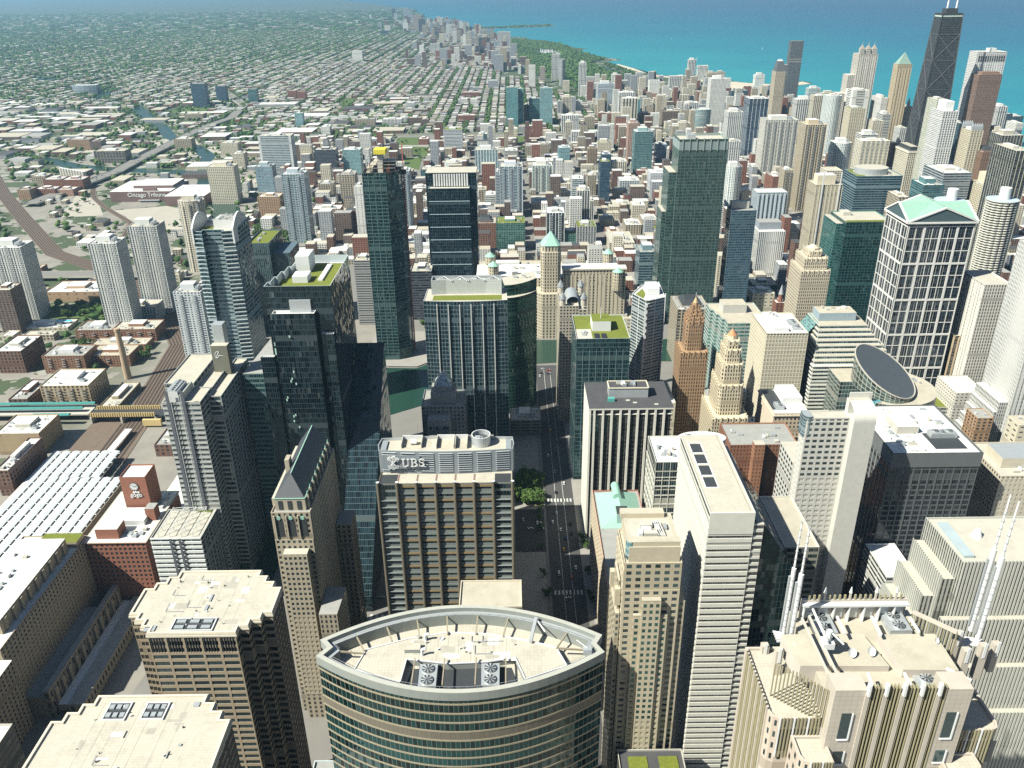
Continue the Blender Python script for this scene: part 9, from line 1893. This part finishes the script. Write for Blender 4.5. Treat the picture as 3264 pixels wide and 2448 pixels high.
park([(20, 4900), (300, 3650), (420, 3650), (560, 4200), (440, 4900), (560, 5200), (430, 6000), (370, 6600), (100, 7150), (0, 7300), (60, 6000)], 5200, 6, 11); park([(540, 4380), (640, 4300), (560, 4900), (520, 4900)], 160); park([(-20, 7500), (-350, 8700), (-330, 8990), (420, 9300), (440, 9600), (-330, 9180), (-480, 9100), (-150, 7700)], 1600, 9, 15)
park([(-1500, 2250), (-760, 2100), (-760, 2330), (-1100, 2500), (-1500, 2450)], 420); park([(-1150, 2700), (-860, 2400), (-830, 2440), (-1080, 2800), (-1500, 3450), (-1560, 3420)], 560); park([(-2300, 900), (-360, 900), (-360, 3300), (-2300, 3300)], 4600, 4, 8); park([(-2400, 3500), (-1750, 3500), (-1750, 4200), (-2400, 4200)], 700, 4, 8); park([(-3000, 2000), (-2200, 2000), (-2200, 3600), (-3000, 3600)], 1200); park([(-330, 2600), (400, 2600), (300, 3700), (-400, 3400)], 1500, 3.5, 6); park([(-900, 2560), (-350, 2560), (-350, 3000), (-900, 3000)], 900, 4, 6.5)
park([(300, 2600), (900, 2600), (900, 3600), (400, 3600)], 500, 3, 5); park([(-7000, 4500), (-1500, 4500), (-600, 9000), (-7000, 9000)], 9000, 8, 15); park([(-12000, 9000), (-800, 9000), (-1500, 16000), (-14000, 16000)], 9000, 18, 38)
def canopy(T):
    bm = __import__('bmesh').new(); __import__('bmesh').ops.create_icosphere(bm, subdivisions=1, radius=1); base = np.array([v.co[:] for v in bm.verts], np.float32); fc = np.array([[v.index for v in f.verts] for f in bm.faces], np.int32); bm.free()
    g = np.random.RandomState(5); T = np.array(T, np.float32); n = len(T); nv = len(base); rad = g.uniform(.62, 1.2, (n, nv, 1)).astype(np.float32); V_ = base[None]*rad; s = T[:, 2][:, None]; V_[:, :, 0] = V_[:, :, 0]*s*g.uniform(.8, 1.3, (n, 1)); V_[:, :, 1] *= s; V_[:, :, 2] = V_[:, :, 2]*np.minimum(s, 9)*.8+np.minimum(s, 9)*.95; V_[:, :, 0] += T[:, 0][:, None]; V_[:, :, 1] += T[:, 1][:, None]
    F = (np.arange(n)[:, None, None]*nv+fc).reshape(-1, 3); me = bpy.data.meshes.new('tree_canopy'); me.vertices.add(n*nv); me.vertices.foreach_set('co', V_.ravel()); me.loops.add(F.size); me.polygons.add(len(F)); me.loops.foreach_set('vertex_index', F.ravel()); me.polygons.foreach_set('loop_start', np.arange(0, F.size, 3, dtype=np.int32)); me.materials.append(LEAF); me.update(calc_edges=True); me.shade_flat()
    o = bpy.data.objects.new('tree_canopy', me); COL.objects.link(o); tag(o, 'mass of green tree crowns filling parks, yards and far streets', 'trees', kind='stuff')
canopy(TREES)

# ================================================================ vehicles, boats, small structures
def car_mesh(c, L=4.6, van=0):
    pt = paint('car_paint', c, .3, .04, 1); gl = paint('car_glass', (.02, .025, .03), .08, .05, 1); m = MB(); w = .92; hgt = 1.5 if not van else 2.2
    m.prism([(-w, -L/2+.3), (-w+.25, -L/2), (w-.25, -L/2), (w, -L/2+.3), (w, L/2-.3), (w-.25, L/2), (-w+.25, L/2), (-w, L/2-.3)], .35, .92 if not van else 1.3, pt, bottom=True); b = m.build('body'); body = b.data; bpy.data.objects.remove(b)
    m = MB(); a, c2 = (-L*.30, L*.22) if not van else (-L*.46, L*.36); z0 = .921 if not van else 1.301; lo = rect(-w+.08, w-.08, a, c2); hi = rect(-w+.25, w-.25, a+.5, c2-.7)
    for i in range(4): m.poly([(*lo[i], z0), (*lo[(i+1) % 4], z0), (*hi[(i+1) % 4], hgt), (*hi[i], hgt)], gl)
    m.poly([(*p, hgt) for p in hi], pt); b = m.build('cabin'); cab = b.data; bpy.data.objects.remove(b)
    m = MB(); m.tube((-.13, 0, 0), (.13, 0, 0), .34, M['dark'], 10); b = m.build('wheel'); wh = b.data; bpy.data.objects.remove(b); return body, cab, wh
CC = {'white': (.7, .7, .7), 'silver': (.42, .43, .44), 'black': (.02, .02, .02), 'red': (.35, .03, .02), 'blue': (.05, .09, .2), 'yellow': (.7, .42, .03)}; CM = {k: car_mesh(v) for k, v in CC.items()}; CM['van'] = car_mesh(CC['white'], 6, 1)
spots = [(x, y, .2, a, c) for x, y, a, c in ((7, 584, 0, 'silver'), (36, 593, 0, 'white'), (32, 580, 0, 'white'), (38, 569, 0, 'white'), (42, 558, 0, 'blue'), (39, 542, 0, 'yellow'), (47, 519, 0, 'white'), (43, 507, 0, 'red'), (33.5, 512, 0, 'van'), (39, 484, 90, 'white'), (47, 577, 0, 'black'), (47, 564, 0, 'black'), (19, 579, 0, 'white'), (22, 578, 0, 'white'), (13, 571, 90, 'white'), (22, 571, 90, 'white'), (35, 889, 60, 'silver'), (42, 884, 80, 'red'), (33, 877, 80, 'black'), (41, 875, 70, 'black'), (31, 870, 0, 'white'), (-100, 487, 90, 'white'), (-90, 455, 20, 'silver'), (37, 625, 0, 'black'), (45, 640, 0, 'white'), (38, 660, 0, 'silver'), (33, 690, 0, 'white'), (44, 715, 0, 'black'), (37, 740, 0, 'yellow'), (-104, 540, 10, 'white'))]
for k in range(38):
    i = rr.randrange(len(HWY)-4); a, b = Vector(HWY[i]), Vector(HWY[i+1]); p = a.lerp(b, rr.random()); d = b-a; n = Vector((-d.y, d.x)).normalized()*rr.choice([-11, -7, 7, 11]); spots.append((p.x+n.x, p.y+n.y, 7.05, -math.degrees(math.atan2(d.x, d.y)), rr.choice(list(CM))))
for P in LOTS[:3]:
    for k in range(34):
        x, y = rr.uniform(min(p[0] for p in P), max(p[0] for p in P)), rr.uniform(min(p[1] for p in P), max(p[1] for p in P)); y = round(y/13)*13
        if pip(x, y, P) and not OCC.hit(x-2, x+2, y-2, y+2): spots.append((x, y, .27, 0, rr.choice(list(CM))))
for k in range(46): x = rr.choice(XS[1:8])+rr.choice([-3.4, 3.4]); y = rr.uniform(1090, 2400); spots.append((x, y, .03, 0, rr.choice(list(CM))))
spots.sort(key=lambda s: s[1]); rws = {}
for s in spots: rws.setdefault(int(s[1]//40), []).append(s)
for i, rk in enumerate(sorted(rws)):
    for k, (x, y, z, a, c) in enumerate(sorted(rws[rk])):
        e = empty('van' if c == 'van' else 'car', (x, y, z), '%s on the road, %s from left in %s traffic line back' % ('white delivery van' if c == 'van' else c+' car', ORD(k+1), ORD(i+1)), 'van' if c == 'van' else 'car', 'vans in the streets' if c == 'van' else 'cars on streets, lots and highway'); e.rotation_euler = (0, 0, R(a)); bd, cb, wl = CM[c]; L = 4.6 if c != 'van' else 6
        for nm, me in (('body', bd), ('cabin', cb)): o = bpy.data.objects.new(nm, me); COL.objects.link(o); o.parent = e
        if y < 950:
            for sx in (-.85, .85):
                for sy in (-L*.3, L*.3): o = bpy.data.objects.new('wheel', wl); COL.objects.link(o); o.parent = e; o.location = (sx, sy, .34)
for k, (x, y, nm) in enumerate(((1650, 5800, 'furthest out'), (1080, 5100, 'in mid lake left of the grey slab'), (1900, 4600, 'right of the lantern tower'), (430, 8200, 'tiny, near the far spit'), (1250, 6900, 'tiny, far out on the pale water'), (2300, 5600, 'near the black tapering tower'))):
    e = empty('sailboat', (x, y, .5), 'white sailboat on the lake, '+nm, 'boat', 'sailboats on the lake'); m = MB(); m.prism([(-2.5, -6), (2.5, -6), (3, 3), (0, 9), (-3, 3)], .4, 2.4, M['steel']); m.build('hull', e); m = MB(); m.poly([(x, y-5, 3), (x, y+5, 3), (x, y+1, 19)], M['white']); m.poly([(x+.3, y+6.5, 3), (x+.3, y+1.5, 3), (x+.3, y+1.5, 17)], M['white']); m.build('sail', e)
m = MB()
for k in range(420):
    x, y = rr.uniform(205, 342), rr.uniform(5300, 6015)
    if pip(x, y, RIVERS[5]): m.box(x-2, x+2, y-5, y+5, .4, 2.2, M['white']); m.tube((x, y, 2), (x, y, 13), .5, M['white'], 3)
o = m.build('moored_boats'); tag(o, 'white boats packed in the park harbour', 'boats', kind='stuff')
# yellow truss bridge, station, chimney, silos
e = empty('truss_bridge', (-405, 774, 0), 'pale yellow steel girder bridge crossing over the railway tracks', 'bridge'); YB = paint('yellow_steel', (.62, .47, .22)); OCC.add((-445, -365, 755, 795))
for yy in (767, 783):
    m = MB(); m.box(-443, -375, yy-.4, yy+.4, 8, 12.5, YB);
    for k in range(28): m.box(-442+k*2.45, -441.5+k*2.45, yy-.8, yy+.8, 8, 12.9, YB)
    m.build('girder', e)
block(e, 'deck', -446, -366, 767.5, 782.5, 7.4, 8.6, M['dark']); block(e, 'lattice_span', -385, -366, 757, 760, 2, 9, YB); [block(e, 'pier', x, x+2, 766, 784, 0, 7.3, M['concrete']) for x in (-444, -412, -376)]
e = empty('elevated_station', (-500, 786, 0), 'elevated train station with long green canopy roofs left of the yellow bridge', 'station'); GN = paint('station_green', (.04, .22, .20))
for yy, x0, x1 in ((790, -580, -447), (779, -575, -455), (764, -500, -462)): m = MB(); m.box(x0, x1, yy-2.6, yy+2.6, 12.5, 13.1, GN); m.poly([(x0, yy-2.6, 13.11), (x1, yy-2.6, 13.11), (x1, yy, 14.6), (x0, yy, 14.6)], GN); m.poly([(x0, yy, 14.6), (x1, yy, 14.6), (x1, yy+2.6, 13.11), (x0, yy+2.6, 13.11)], GN); m.build('canopy_roof', e)
block(e, 'platform', -580, -448, 773, 795, 7, 8.4, M['concrete'])
x, y = (-451.0, 878.1); e = empty('brick_chimney', (x, y, 0), 'tall round tan brick chimney standing beside the railway tracks', 'chimney'); m = MB(); m.tube((x, y, 0), (x, y, 60), 4.2, T_('chimney_brick', (.44, .33, .22)), 18, 3.0); m.build('shaft', e); m = MB(); m.tube((x, y, 60), (x, y, 63), 3.5, T_('chimney_brick', (.44, .33, .22)), 18); m.build('rim', e)
a = (-1088.4, 2025.0); e = empty('grain_silos', (a[0], a[1], 0), 'row of pale concrete silos beside the elevated highway', 'silos')
for k in range(9): m = MB(); m.prism(oval(a[0]+k*9.5+6, a[1]-k*6, 5, 5, 12), 0, 24, M['concrete'], M['white_roof']); m.build('silo', e)
for k, (x, y) in enumerate(((-523.4, 1088.2), (-611.3, 1049.8))): e = empty('swimming_pool', (x, y, 0), ('turquoise pool on the white podium between the high-rises', 'turquoise pool on the white parking deck')[k], 'pool'); z = (19.5, 6.2)[k]; m = MB(); m.box(x-15, x+13, y-3, y+3, z, z+.5, M['pool']); m.build('water', e); m = MB(); [m.box(*q, z, z+.8, M['white']) for q in ((x-16, x+14, y-4, y-3.01), (x-16, x+14, y+3.01, y+4))]; m.build('rim', e)
# haze: clear summer air fading the far plain to blue
hz = MB(); hz.box(-63000, 63000, -700, 91000, -1, 462, None or M['white']); o = hz.build('haze'); o.data.materials.clear()
hm = bpy.data.materials.new('haze_air'); hm.use_nodes = True; t = hm.node_tree; t.nodes.clear(); pv_ = t.nodes.new('ShaderNodeVolumePrincipled'); pv_.inputs['Color'].default_value = (.42, .74, 1, 1); pv_.inputs['Density'].default_value = 5.6e-5; pv_.inputs['Anisotropy'].default_value = .3
t.links.new(pv_.outputs[0], t.nodes.new('ShaderNodeOutputMaterial').inputs['Volume']); o.data.materials.append(hm); tag(o, 'thin blue summer haze over the whole city', 'haze', kind='stuff')
